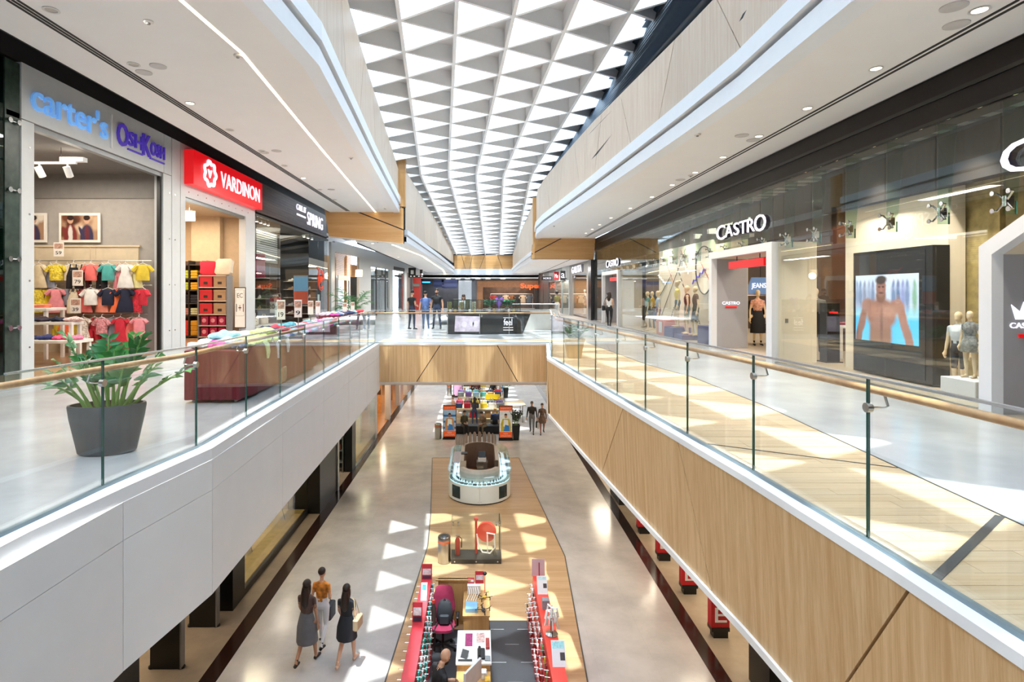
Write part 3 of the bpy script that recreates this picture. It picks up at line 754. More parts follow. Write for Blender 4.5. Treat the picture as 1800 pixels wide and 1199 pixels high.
def figure(name, label, cat, loc, rz, H=1.75, fem=False, legs='stand', arms=('down', 'down'), lean=0.0, turn=0.0, nod=0.0, skin=None, top=None, bottom=None, shoe=None,
           sleeve='short', leg='long', hair=None, hairc=None, skirt=None, skirtlen=.45, bag=None, vox=.016, group=None, face=True, drop=0.0, headonly=False, beard=False, scarf=None, child=1.0):
    """one continuous body facing +Y; clothing, hair and bag are its children"""
    skin = skin or SKIN; top = top or BLACKM; bottom = bottom or BLACKM; shoe = shoe or BLACKM
    root = thing(name, label, cat, loc, rz, group); s = H / 1.75
    sh = .165 if fem else .195; hipw = .1 if fem else .092
    sit = legs.startswith('sit')
    dz = -.40 if sit else -drop
    P = lambda x, y, z: Vector((x, y, z))
    pel = P(0, 0, .95 + dz)
    U = lambda x, y, z: rot_x((x, y, z + dz), -lean, pel)
    mb = MB(); tags = []
    def put(fn, tg):
        n0 = len(mb.v); fn(); tags.append((n0, len(mb.v), tg))
    def ring(c, rx, ry, tilt=0, n=14):
        return [tuple(rot_x((c.x + rx * math.cos(2 * math.pi * k / n), c.y + ry * math.sin(2 * math.pi * k / n), c.z), -lean * tilt, c)) for k in range(n)]
    wst = .125 if fem else .155; cst = .145 if fem else .175
    tors = [(U(0, 0, .86), .145 if fem else .15, .10, 0), (U(0, -.005, .95), .165 if fem else .16, .115, .3), (U(0, 0, 1.08), wst, .09, 1), (U(0, .01, 1.2), cst * .95, .11, 1),
            (U(0, .01, 1.32), cst, .115 if fem else .12, 1), (U(0, 0, 1.42), sh * .92, .09, 1), (U(0, -.005, 1.475), .08, .06, 1)]
    put(lambda: mb.loft([ring(*t) for t in tors[:3]]), 2)
    put(lambda: mb.loft([ring(*t) for t in tors[2:]]), 1)
    nb, nt_ = U(0, -.005, 1.46), U(0, .015, 1.56)
    put(lambda: mb.tube([nb, nt_], [.056, .05] if not fem else [.048, .044], 10), 0)
    hc = U(0, .025, 1.645)
    def HP(x, y, z):
        v = Vector((x, y, z)); v = rot_x(v, -nod - lean * .6, (0, 0, -.08)); v = Matrix.Rotation(turn, 3, 'Z') @ v; return hc + v
    def headpart(c, r, n=12, k=8):
        m2 = MB(); m2.ell((0, 0, 0), r, n, k)
        mb.add([tuple(HP(c[0] + v[0], c[1] + v[1], c[2] + v[2])) for v in m2.v], m2.f)
    put(lambda: (headpart((0, -.008, .02), (.074, .092, .1)), headpart((0, .022, -.045), (.055, .062, .068))), 0)
    if face:
        put(lambda: (headpart((0, .096, -.015), (.013, .02, .024), 8, 5), headpart((-.074, -.005, -.01), (.012, .022, .032), 8, 5), headpart((.074, -.005, -.01), (.012, .022, .032), 8, 5)), 0)
    # arms
    AR = {'down': ((.055, -.02, -.29), (.02, .05, -.26)), 'bent': ((.05, -.05, -.28), (-.08, .22, -.06)), 'fwd': ((.03, .12, -.25), (-.05, .24, .02)), 'hip': ((.13, -.1, -.25), (-.12, .12, -.17)),
          'back': ((.05, -.13, -.26), (.01, -.08, -.25)), 'swing': ((.05, .1, -.27), (.0, .14, -.22)), 'up': ((.06, .14, -.24), (-.09, .1, .24)), 'lap': ((.03, .03, -.28), (-.1, .24, -.03)), 'out': ((.14, 0, -.25), (.08, .04, -.24))}
    hands = []
    for sd, an in ((-1, arms[0]), (1, arms[1])):
        S0 = U(sd * sh, 0, 1.41); de, dw = AR[an]
        E0 = rot_x(S0 + Vector((sd * de[0], de[1], de[2])), -lean * .5, S0); W0 = E0 + Vector((sd * dw[0], dw[1], dw[2]))
        ra = (.047, .041, .035, .028) if not fem else (.04, .034, .03, .024)
        tu = 1 if sleeve in ('short', 'long') else 0; tl = 1 if sleeve == 'long' else 0
        M0 = S0.lerp(E0, .55)
        put(lambda: mb.tube([S0 + Vector((-sd * .04, 0, .0)), S0, M0], [ra[0], ra[0] * 1.08, ra[0]], 10), tu if sleeve != 'none' else 0)
        put(lambda: mb.tube([M0, E0], [ra[0] * .96, ra[1]], 10), tl)
        put(lambda: mb.tube([E0, E0.lerp(W0, .35), W0], [ra[1], ra[1] * .98, ra[3]], 10), tl)
        hands.append((W0, (W0 - E0).normalized(), sd))
    # legs
    LG = {'stand': [((0, .01), (0, -.02, 0)), ((0, .01), (0, -.02, 0))], 'apart': [((.03, .01), (.07, -.02, 0)), ((.03, .02), (.07, -.02, 0))],
          'walk': [((0, .14), (0, .20, 0)), ((0, .0), (0, -.27, .07))], 'walk2': [((0, .0), (0, -.27, .07)), ((0, .14), (0, .20, 0))], 'contra': [((.0, .01), (.01, -.02, 0)), ((.03, .09), (.06, .04, .0))]}
    for ix, sd in enumerate((-1, 1)):
        Hp = P(sd * hipw, 0, .91 + dz)
        if sit: K = P(sd * (hipw + .03), .42, .52); A_ = P(sd * (hipw + .03), .40 if legs == 'sit' else .52, .09)
        else:
            k_, a_ = LG[legs][ix]; K = P(sd * (hipw + k_[0]), k_[1], .5 - drop * .4); A_ = P(sd * (hipw + a_[0]), a_[1], .085 + a_[2])
        toe = A_ + Vector((sd * .02, .17, -.06 if a_[2] == 0 else -.075)) if not sit else A_ + Vector((sd * .02, .17, -.06))
        heel = A_ + Vector((0, -.05, -.045))
        th, kn, cf, ak = (.088, .058, .053, .036) if not fem else (.088, .054, .048, .032)
        t1 = 2; t2 = 2 if leg == 'long' else 0
        if leg == 'bare': t1 = 0
        Md = Hp.lerp(K, .5)
        put(lambda: mb.tube([Hp + Vector((-sd * .02, 0, .05)), Hp, Md], [th * .95, th, th * .85], 12), t1 if leg != 'bare' else (2 if not skirt else 0))
        put(lambda: mb.tube([Md, K], [th * .85, kn], 12), t2 if leg != 'knee' else 2)
        put(lambda: mb.tube([K, K.lerp(A_, .32), A_], [kn, cf, ak], 12), t2)
        put(lambda: (mb.tube([heel, A_ + Vector((0, .02, -.035)), toe], [.036, .042, .03], 10)), 3)
    if vox:
        for k, v in enumerate(mb.v): mb.v[k] = (v[0] * s, v[1] * s, v[2] * s)
        kd = kdtree.KDTree(len(mb.v)); tg = [0] * len(mb.v)
        for a, b, t in tags:
            for i in range(a, b): tg[i] = t
        # sample points along faces for a steadier nearest lookup
        pts = [(mb.v[i], tg[i]) for i in range(len(mb.v))]
        for f in mb.f:
            if len(f) == 4:
                p = [Vector(mb.v[i]) for i in f]; pts.append((tuple((p[0] + p[1] + p[2] + p[3]) / 4), tg[f[0]]))
        kd = kdtree.KDTree(len(pts))
        for i, (p, t) in enumerate(pts): kd.insert(p, i)
        kd.balance()
        me = remeshed(mb, vox * s)
        V = [tuple(v.co) for v in me.vertices]; Fc = [tuple(p.vertices) for p in me.polygons]; C = [p.center.copy() for p in me.polygons]
        bpy.data.meshes.remove(me)
        out = MB(); out.v = V; out.f = [list(f) for f in Fc]
        out.mi = [pts[kd.find(c)[1]][1] for c in C]
    for W0, d, sd in hands:          # palm, four fingers, thumb
        u = Vector((sd, 0, 0)) - d * d.x * sd; u = u.normalized() if u.length > .1 else Vector((0, 1, 0)); f = d.cross(u)
        W = W0 * s; k = s
        out.tube([W - d * .015 * k, W + d * .05 * k, W + d * .095 * k], [.026 * k, .036 * k, .033 * k], 8, 0)
        for j, (o_, L) in enumerate(((-.03, .065), (-.01, .078), (.01, .072), (.029, .055))):
            b0 = W + d * .085 * k + f * o_ * k; cu = -u * .02
            out.tube([b0, b0 + (d * L * .5 + cu * .4) * k, b0 + (d * L + cu * 1.6) * k], [.0105 * k, .0095 * k, .007 * k], 6, 0)
        b0 = W + d * .03 * k - f * .03 * k
        out.tube([b0, b0 + (d * .03 - f * .03) * k, b0 + (d * .06 - f * .035 - u * .012) * k], [.013 * k, .011 * k, .008 * k], 6, 0)
    if face:
        def fp(c, r, mi):
            m2 = MB(); m2.ell((0, 0, 0), r, 8, 5); out.add([tuple(HP(c[0] + v[0], c[1] + v[1], c[2] + v[2]) * s) for v in m2.v], m2.f, mi)
        for sx in (-1, 1):
            fp((sx * .03, .083, .005), (.012, .006, .007), 4); fp((sx * .03, .086, .026), (.018, .006, .004), 4)
        fp((0, .083, -.062), (.022, .007, .006), 5)
    body = out.build('body', [skin, top, bottom, shoe, HAIRD, mat('#9a4f45', .5)], root, True)
    hm = hairc or HAIRB
    def hp_add(mbx, c, r, n=12, k=8, cut=None):
        m2 = MB(); m2.ell((0, 0, 0), r, n, k); mbx.add([tuple(HP(c[0] + v[0], c[1] + v[1], c[2] + v[2]) * s) for v in m2.v], m2.f)
    if hair:
        h = MB(); hp_add(h, (0, -.02, .052), (.085, .1, .088))
        if hair in ('long', 'curly'):
            L = .3 if hair == 'long' else .2
            hp_add(h, (0, -.065, -.09), (.085, .05, .17)); 
            pb = [HP(0, -.08, 0) * s, HP(0, -.09, -.12) * s, (HP(0, -.08, -.12) + Vector((0, -.03, -L * .7))) * s, (HP(0, -.06, -.12) + Vector((0, -.03, -L))) * s]
            h.tube(pb, [.07 * s, .09 * s, .08 * s, .04 * s], 10)
            for sx in (-1, 1): hp_add(h, (sx * .07, -.02, -.06), (.022, .05, .11))
            if hair == 'curly':
                for j in range(16):
                    a = random.uniform(0, 6.28); hp_add(h, (.085 * math.cos(a), -.03 + .075 * math.sin(a) - .02, random.uniform(-.16, .08)), (.04, .04, .045), 7, 5)
        if hair == 'bun': hp_add(h, (0, -.1, .1), (.05, .05, .05))
        if hair == 'afro': hp_add(h, (0, -.03, .05), (.12, .13, .12))
        h.build('hair', hm, root, True)
    if beard:
        h = MB(); hp_add(h, (0, .045, -.085), (.055, .05, .05)); h.build('beard', hm, root, True)
    if skirt:
        zt, zb = (1.1 + dz), (1.1 + dz - skirtlen); h = MB(); rings = []
        sw = .05 if legs.startswith('walk') else 0
        for j in range(7):
            t = j / 6; z = zt + (zb - zt) * t; c = U(0, 0, z - dz) if z > .95 + dz else P(0, sw * t * .5, z)
            rx = wst + .01 + (.185 - wst) * min(1, t * 2.2) + .03 * t; ry = .1 + .05 * min(1, t * 2) + sw * t + .02 * t
            rings.append([tuple(Vector((c.x + (rx + .008 * math.sin(k * 2.6) * t) * math.cos(2 * math.pi * k / 18), c.y + (ry + .008 * math.cos(k * 3.1) * t) * math.sin(2 * math.pi * k / 18), c.z)) * s) for k in range(18)])
        h.loft(rings); h.build('skirt', skirt, root, True)
    if bag:
        bm2, side, kind = bag; h = MB()
        if kind == 'shoulder':
            c = Vector((side * .27, -.02, .98)) * s; h.bevbox(c.x - .06 * s, c.y - .17 * s, c.z - .12 * s, c.x + .06 * s, c.y + .17 * s, c.z + .13 * s, .04 * s)
            b_ = h.build('handbag', bm2, root, True)
            h = MB(); h.tube([c + Vector((0, -.12, .1)) * s, Vector((side * .19, -.03, 1.45)) * s, Vector((side * .13, 0, 1.49)) * s, Vector((side * .19, .05, 1.43)) * s, c + Vector((0, .12, .1)) * s], .011 * s, 6); h.build('strap', bm2, b_, True)
        elif kind == 'hand':
            W0 = [x for x in hands if x[2] == side][0][0] * s; c = W0 + Vector((0, .02, -.34)) * s
            h.bevbox(c.x - .06, c.y - .15, c.z - .17, c.x + .06, c.y + .15, c.z + .15, .03); b_ = h.build('carrier_bag', bm2, root, True)
            h = MB(); h.tube([c + Vector((0, -.08, .14)), W0 + Vector((0, 0, -.09)), c + Vector((0, .08, .14))], .008, 5); h.build('bag_handle', bm2, b_, True)
        elif kind == 'pack':
            c = Vector((0, -.2, 1.22)) * s; h.bevbox(c.x - .14, c.y - .09, c.z - .2, c.x + .14, c.y + .08, c.z + .2, .05); h.build('backpack', bm2, root, True)
    return root

# ------------------------------------------------------------------ plants
LEAFM = mat('#2f7a3c', .35, var=.35, scale=9, spec=.6); LEAFD = mat('#1f5a33', .35, var=.35, scale=9, spec=.6); STEMM = mat('#6f9a52', .5, var=.15); SOIL = mat('#3b2619', .95, var=.4, scale=60, bump=.8)
def leafmesh(L, W, m_, fold=.25, droop=.2):
    mb = MB(); n = 5; pts = []
    prof = [0, .55, 1.0, .85, .45, 0]
    for i in range(n + 1):
        t = i / n; wv = prof[i] * W / 2; z = -droop * L * t * t
        pts.append([(-wv, t * L, z + wv * fold), (0, t * L, z), (wv, t * L, z + wv * fold)])
    vs_ = [q for r in pts for q in r] + [(q[0], q[1], q[2] - .004) for r in pts for q in r]; o = 3 * (n + 1); fs = []
    for i in range(n):
        for j in range(2):
            a = i * 3 + j; fs.append((a, a + 1, a + 4, a + 3)); fs.append((o + a + 3, o + a + 4, o + a + 1, o + a))
        fs.append((i * 3, i * 3 + 3, o + i * 3 + 3, o + i * 3)); fs.append((i * 3 + 2, o + i * 3 + 2, o + i * 3 + 5, i * 3 + 5))
    mb.add(vs_, fs); return mb.mesh('leaf', m_, True)
def curvept(p0, d, L, bend, n=9):
    """points of a stem that leaves p0 along d and sags"""
    pts = [Vector(p0)]; d = Vector(d).normalized()
    for i in range(n):
        pts.append(pts[-1] + d * L / n); d = (d + Vector((0, 0, -bend / n))).normalized()
    return pts
def frond(parent, p0, d, L, bend, r, nl, leaf_me, wmin=.35, sm=None, flat=False):
    pts = curvept(p0, d, L, bend); mb = MB(); mb.tube(pts, [r * (1 - .75 * i / 9) for i in range(10)], 7)
    fr_ = mb.build('stem', sm or STEMM, parent, True)
    for k in range(nl):
        t = wmin + (1 - wmin) * (k + .5) / nl; i = min(8, int(t * 9)); p = pts[i].lerp(pts[i + 1], t * 9 - i)
        dv = (pts[i + 1] - pts[i]).normalized(); sd = 1 if k % 2 else -1
        side = dv.cross(Vector((0, 0, 1))); side = side.normalized() if side.length > .1 else Vector((1, 0, 0))
        up_ = side.cross(dv).normalized()
        ld = (dv * .5 + side * sd * (1 if flat else .85) + up_ * .3 + Vector([random.uniform(-.3, .3) for _ in range(3)])).normalized(); up_ = (up_ + side * random.uniform(-.5, .5)).normalized(); xx = ld.cross(up_).normalized(); zz = xx.cross(ld)
        o = bpy.data.objects.new('leaf', leaf_me); COL.objects.link(o); o.parent = fr_
        sc = (.7 + .5 * math.sin(math.pi * min(1, (k + 1.5) / (nl + 1)))) * random.uniform(.85, 1.1)
        M = Matrix((xx, ld, zz)).transposed().to_4x4(); M.translation = p
        o.matrix_local = M @ Matrix.Scale(sc, 4)
    return fr_
# big planter with a ZZ plant beside the left railing
c = Vector((-3.86, 5.9, 0))
pp = thing('potted_plant', 'glossy green plant in an oval slate grey planter behind the glass railing', 'plant', c)
m = MB(); m.lathe([(.24, 0), (.27, .02), (.345, .38), (.36, .49), (.355, .51), (.33, .51), (.325, .46), (.02, .45)], 40, (0, 0, 0), 1, .62, R(16)); m.build('planter', mat('#46535b', .45, var=.12, scale=3), pp, True)
m = MB(); m.lathe([(.325, .44), (.3, .465), (.15, .475), (.01, .48)], 30, (0, 0, 0), 1, .6, R(16)); m.build('soil', SOIL, pp, True)
lm = leafmesh(.135, .068, mat('#4f9a4a', .32, var=.35, scale=9, spec=.6), .22, .4); lm2 = leafmesh(.14, .072, LEAFM, .22, .4)
FR = [(-.2, .02, (-.8, -.1, .8), .62, .8, 9), (-.1, .0, (-.28, -.15, 1), .84, .25, 15), (-.03, .05, (-.12, .2, 1), .76, .2, 15), (-.14, -.04, (-.4, -.2, 1), .6, .5, 9), (.03, -.02, (-.02, -.2, 1), .5, .5, 8), (.1, .04, (.2, .1, 1), .72, .25, 14),
      (.14, .0, (.3, -.1, 1), .82, .35, 15), (.2, .06, (.9, .15, .85), .76, .5, 12), (.12, -.05, (.25, -.2, 1), .55, .6, 8), (.0, .08, (.1, .4, 1), .6, .5, 9), (-.1, .06, (-.5, .35, 1), .62, .5, 9), (.18, -.02, (.6, -.15, 1), .6, .6, 9), (-.16, .06, (-.25, .1, 1), .58, .3, 12), (.06, .0, (.08, -.1, 1), .62, .3, 13), (-.05, -.05, (-.15, -.25, 1), .45, .4, 9), (.16, .08, (.4, .2, 1), .66, .45, 12), (-.2, -.03, (-.55, -.15, 1), .5, .6, 9), (.08, .1, (.0, .3, 1), .8, .25, 13)]
for k, (x, y, d, L, bend, nl) in enumerate(FR): frond(pp, (x, y, .46), d, L, bend, .02, nl, lm if k % 2 else lm2, .42)
# square bamboo planter with a small-leaved shrub beside the right railing
c = gp(1009, 629, 0); pp = thing('potted_plant', 'leafy green shrub in a tapered square bamboo planter on the boarded walk', 'plant', c)
m = MB()
sq = lambda r, z: [(-r, -r, z), (r, -r, z), (r, r, z), (-r, r, z)]
m.loft([sq(.155, 0), sq(.235, .5), sq(.21, .5), sq(.2, .44)]); m.build('planter', woodmat('#a98a5c', '#c8a878', 18, (1, 1, .08), .5, 'planter_wood'), pp)
m = MB(); m.loft([sq(.157, .0), sq(.157, .004)]); m.loft([sq(.238, .44), sq(.243, .505), sq(.21, .505)]); m.build('planter_rim', mat('#8a734e', .5), pp)
m = MB(); m.loft([sq(.205, .4), sq(.205, .45)]); m.build('soil', SOIL, pp)
ls = leafmesh(.085, .045, mat('#4f7f4a', .4, var=.3, scale=9))
for k in range(15):
    a = k * 2.4; d = (math.cos(a) * random.uniform(.3, .8) + (.35 if k % 3 == 0 else 0), math.sin(a) * .5, 1)
    frond(pp, (.08 * math.cos(a), .08 * math.sin(a), .44), d, random.uniform(.35, .62), random.uniform(.5, 1.4), .006, 12, ls, .15, mat('#55603a', .6))
m = MB()
# palm by the slatted timber shop
pm = thing('potted_plant', 'tall feathery palm in a woven pot in front of the timber slat shopfront', 'plant', (-6.3, 28.0, 0))
m = MB(); m.lathe([(.22, 0), (.28, .3), (.3, .62), (.27, .62), (.26, .55), (.01, .54)], 18); m.build('pot', mat('#b89b6b', .7, var=.25, scale=20), pm, True)
lp_ = leafmesh(.34, .035, mat('#3f8a4a', .4, var=.3), .1, .5)
for k in range(13):
    a = k * 2.4; e_ = .35 + .5 * (k / 13)
    frond(pm, (0, 0, .55), (math.cos(a) * e_, math.sin(a) * e_, 1.2), random.uniform(1.3, 1.9) if k < 9 else 1.0, 1.5, .012, 26, lp_, .4)
# ------------------------------------------------------------------ left shops, upper floor
def dl(px): return wy(px, XL)                                    # distance of a point of the left shop line
SHOPD = 6.0
XB = -14.0
INT = mat('#b9aea0', .8, var=.02); INTC = mat('#d9cbb6', .8, var=.02); INTD = mat('#3a3836', .8)
# black recess over the fronts
m = MB(); m.box(-14, YN, 7.2, -7.0, 60, 7.35); m.box(XL - .3, YN, 6.1, XL - .02, 33.2, 7.2); m.slab([(-7.16, YN, ZL), (-7.52, DL, ZL), (-7.52, DL, 7.2), (-7.16, YN, 7.2)], (-.02, 0, 0)); struct(m.build('wall_black_band', BLACKM))
m = MB(); m.slab([(-6.3, DL + .4, 4.2), (-5.48, 60, 3.85), (-5.48, 60, 7.2), (-6.3, DL + .4, 7.2)], (-.02, 0, 0)); struct(m.build('wall_black_band', BLACKM))
# --- children's clothes shop: white portal
yA, yB, yC, yD = 10.93, 11.24, 15.83, 16.72
st = sgroup('wall_left_front')
def part(mb, nm, m_, par=None, sm=False): return mb.build(nm, m_, par or st, sm)
m = MB(); m.box(XL - .25, yA, 5.02, XL, yC + .02, 6.1); part(m, 'sign_panel', FRAMEW)
m = MB(); m.box(XL - .25, yA, 0, XL, yB, 5.0); part(m, 'jamb', FRAMEW)
m = MB(); m.box(XL - .25, yC, 0, XL, yC + .42, 5.0); part(m, 'jamb', FRAMEW)
m = MB(); m.box(XL - .25, yC + .45, 0, XL, yD, 6.1); part(m, 'jamb', FRAMEW)
m = MB(); m.box(XL - .22, yC + .04, 5.02, XL - .002, yC + .42, 6.1); part(m, 'panel', FRAMEW)
m = MB(); m.box(XL - .18, yB, 4.9, XL - .04, yC, 5.0); part(m, 'shutter_box', mat('#8e9294', .3, .7))
m = MB(); m.box(XL - .14, yC - .08, 0, XL - .05, yC, 4.95); part(m, 'shutter_guide', BLACK)
m = MB()
for z in (.6, 1.9, 3.2, 4.5):
    for yy in (yB - .12, yC + .3, yC + .6): m.disc((XL + .003, yy, z), (1, 0, 0), .02, .012, 10)
part(m, 'screw_heads', CHROME)
# glass at the near edge, with spider clamps
t = thing('glass_screen', 'dark green glass screen with steel clamps beside the pale children shop portal', 'glass')
m = MB(); m.box(XL - .02, 6, .02, XL, yA - .42, 6.05); m.build('glass_panel', [glass('#9fc4bd')], t)
m = MB(); m.box(XL - .5, yA - .36, 0, XL - .02, yA - .02, 6.05); m.build('post', mat('#36443c', .25, var=.3), t)
for z in (1.0, 2.3, 3.6, 4.9):
    m = MB(); m.tube([(XL + .02, yA - .3, z), (XL + .02, yA - .1, z)], .015, 6); m.disc((XL + .03, yA - .3, z), (1, 0, 0), .05, .03); m.disc((XL + .03, yA - .1, z), (1, 0, 0), .05, .03); m.build('clamp', CHROME, t, True)
m = MB(); m.box(XL - 3, 4, 0, XL - .6, yA - .4, 6.05); struct(m.build('wall_left_dark', mat('#2c3a38', .5)))
# signs
BLUE1 = mat('#6fa8ea', .3, var=.25, scale=2, emit=.35); BLUE2 = mat('#4a34a8', .3, emit=.3); WLET = glow('#f4f2ff', .75, 'lit_letter')
sg = thing('shop_sign', 'pale blue and violet raised lettering on the white shop fascia', 'sign', (XL, 11.2, 5.2))
text('carter\'s', (XL, 11.14, 5.27), (0, 1, 0), 2.28, .58, BLUE1, sg, 'letter', .05, split=True, off=.006)
m = MB(); m.box(XL, 13.55, 5.12, XL + .03, 13.6, 5.92); m.build('divider', WHITE, sg, False, True)
for (s_, y_, w_, z_, h_) in (('O', 13.78, .42, 5.27, .56), ('SH', 14.22, .58, 5.36, .36), ('K', 14.82, .36, 5.27, .56), ('OSH', 15.18, .66, 5.36, .36)):
    text(s_, (XL, y_, z_), (0, 1, 0), w_, h_, BLUE2, sg, 'letter', .05, split=True, off=.008)
m = MB(); m.box(XL, 14.2, 5.24, XL + .04, 14.82, 5.28); m.box(XL, 15.16, 5.24, XL + .04, 15.84, 5.28); m.build('underline', BLUE2, sg, False, True)
RED = mat('#d8131b', .3, var=.03, emit=.55)
sg = thing('shop_sign', 'red light box shop sign with white emblem and capitals', 'sign', (XL, 17.1, 4.92))
y0, y1 = 16.95, 22.3
m = MB(); m.box(XL, y0, 4.92, XL + .28, y1, 5.95); m.build('light_box', RED, sg, False, True)
text('VARDINON', (XL + .28, 18.72, 5.16), (0, 1, 0), 3.3, .52, WLET, sg, 'letter', .02, split=True, off=.004)
m = MB(); cyy, czz = 17.95, 5.42
n = 7
ringp = [(XL + .295, cyy + (.36 + .045 * math.cos(n * a)) * math.cos(a), czz + (.36 + .045 * math.cos(n * a)) * math.sin(a)) for a in [2 * math.pi * k / 56 for k in range(57)]]
m.tube(ringp, .055, 6, 0, False); m.build('emblem_ring', WLET, sg, True, True)
text('V', (XL + .28, cyy - .13, czz - .13), (0, 1, 0), .26, .26, WLET, sg, 'letter', .03, off=.04)
# --- linen shop portal
yE, yF = 21.4, 22.3
m = MB(); m.box(XL - .25, yD + .03, 4.55, XL, yF, 6.1); part(m, 'lintel', FRAMEW)
m = MB(); m.box(XL - .25, yE, 0, XL, yF, 4.55); part(m, 'jamb', FRAMEW)
m = MB(); m.box(XL - .25, yD + .03, 0, XL, yD + .3, 4.55); part(m, 'jamb', FRAMEW)
m = MB(); m.box(XL - .18, yD + .3, 4.45, XL - .05, yE, 4.55); part(m, 'shutter_box', mat('#8e9294', .3, .7))
m = MB()
for k in range(9): m.disc((XL + .003, yD + .5 + k * .55, 4.72), (1, 0, 0), .018, .012, 8)
part(m, 'screw_heads', mat('#a33', .4))
# --- party walls, floors, ceilings of the shops
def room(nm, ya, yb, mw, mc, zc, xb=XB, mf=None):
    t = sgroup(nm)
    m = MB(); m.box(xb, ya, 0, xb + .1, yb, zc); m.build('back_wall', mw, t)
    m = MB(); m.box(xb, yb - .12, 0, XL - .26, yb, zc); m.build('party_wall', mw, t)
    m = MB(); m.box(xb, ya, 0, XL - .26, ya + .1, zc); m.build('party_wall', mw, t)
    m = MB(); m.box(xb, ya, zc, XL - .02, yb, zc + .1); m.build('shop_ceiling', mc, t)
    if mf:
        m = MB(); m.box(xb, ya, .002, XL - .02, yb, .008); m.build('shop_floor', mf, t)
    return t
SHF = woodmat('#8a6a4c', '#a5825f', 14, (.1, 1, 1), .3, 'shop_floor')
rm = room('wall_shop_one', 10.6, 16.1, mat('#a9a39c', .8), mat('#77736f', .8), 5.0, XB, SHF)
YW = 15.98
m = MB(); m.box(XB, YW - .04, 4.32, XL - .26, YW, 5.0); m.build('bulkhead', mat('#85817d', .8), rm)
m = MB(); m.box(XB, YW - .06, 0, XL - .75, YW, 2.98)
for x in (-12.6, -12.4, -10.9, -10.75): m.box(x, YW - .075, 2.62, x + .015, YW, 2.95)
m.box(XB, YW - .09, 2.95, XL - .7, YW, 3.0); m.build('wall_panelling', mat('#d8c6a8', .6), rm)
room('wall_shop_two', 16.7, 22.35, mat('#cdb596', .8), mat('#c2ab8d', .8), 4.6, XB, SHF)
m = MB(); m.box(-11.1, 21.9, 2.4, -10.0, 22.2, 4.6); struct(m.build('pillar', mat('#d8c2a2', .8)))
room('wall_shop_three', 22.4, 33.2, mat('#2e2c2a', .7), mat('#3d3b39', .8), 4.9, XB, mat('#3c332d', .4))
def shoplight(x, y, z, w, h, p, col=(1, .9, .76)): lamp('AREA', (x, y, z), p, col, w, sy=h)
shoplight(-10.6, 13.3, 4.85, 2.6, 3.5, 170); shoplight(-10.8, 19.3, 4.5, 2.4, 3.4, 200, (1, .84, .64)); shoplight(-10.6, 27.5, 4.6, 2.6, 6.5, 260)
# --- clothes on the wall of the children's shop
def garment(kind, s=1.0):
    m = MB(); n = 14
    def rg(z, w, d, cx=0): return [((cx + w * math.cos(2 * math.pi * k / n)) * s, d * math.sin(2 * math.pi * k / n) * s, z * s) for k in range(n)]
    if kind == 'dress':
        m.loft([rg(-.58, .20, .06), rg(-.56, .205, .065), rg(-.3, .14, .055), rg(-.2, .10, .045), rg(-.05, .125, .045), rg(-.01, .06, .03)])
        for sd in (-1, 1): m.tube([(sd * .1 * s, 0, -.04 * s), (sd * .19 * s, 0, -.14 * s)], [.05 * s, .055 * s], 8)
    elif kind == 'overall':
        m.loft([rg(-.32, .13, .05), rg(-.28, .135, .055), rg(-.15, .1, .045), rg(-.08, .085, .03)])
        for sd in (-1, 1):
            m.tube([(sd * .065 * s, 0, -.28 * s), (sd * .085 * s, 0, -.6 * s)], [.07 * s, .06 * s], 10); m.tube([(sd * .06 * s, -.03 * s, -.1 * s), (sd * .055 * s, 0, .0)], .013 * s, 6)
    elif kind == 'top':
        m.loft([rg(-.4, .135, .05), rg(-.38, .14, .055), rg(-.05, .13, .045), rg(-.01, .06, .03)])
        for sd in (-1, 1): m.tube([(sd * .1 * s, 0, -.04 * s), (sd * .2 * s, 0, -.17 * s)], [.05 * s, .05 * s], 8)
    elif kind == 'skirtset':
        m.loft([rg(-.3, .12, .05), rg(-.05, .12, .045), rg(-.01, .06, .03)]); m.loft([rg(-.58, .19, .07), rg(-.42, .15, .06), rg(-.28, .11, .05)])
        for sd in (-1, 1): m.tube([(sd * .1 * s, 0, -.04 * s), (sd * .17 * s, 0, -.12 * s)], [.045 * s, .05 * s], 8)
    return m
GK = {k: garment(k).mesh('garment', WHITE, True) for k in ('dress', 'overall', 'top', 'skirtset')}
hg = MB(); hg.tube([(-.13, 0, -.03), (0, 0, .03), (.13, 0, -.03)], .008, 6); hg.tube([(0, 0, .03), (0, 0, .07), (0, .03, .1), (0, .05, .08)], .005, 6)
HGM = hg.mesh('hanger', WHITE, True)
rows = [(2.45, ['cream dress', 'tan overall', 'burgundy top', 'beige dress', 'grey blue dress', 'yellow floral top', 'cream top', 'black overall', 'maroon overall', 'coral top', 'black floral overall', 'teal top', 'pink overall', 'white dress', 'lemon dress', 'yellow top']),
        (1.78, ['beige top', 'burgundy dress', 'dark red dress', 'yellow floral dress', 'bright yellow dress', 'pink dress', 'grey top', 'cream overall', 'coral dress', 'white top', 'peach dress', 'navy top', 'orange skirtset', 'navy dress', 'red dotted dress', 'red top']),
        (.98, ['yellow overall', 'orange overall', 'yellow top', 'striped white skirtset', 'red overall', 'floral pink top', 'grey pink dress', 'red skirtset', 'coral overall', 'pink skirtset'])]
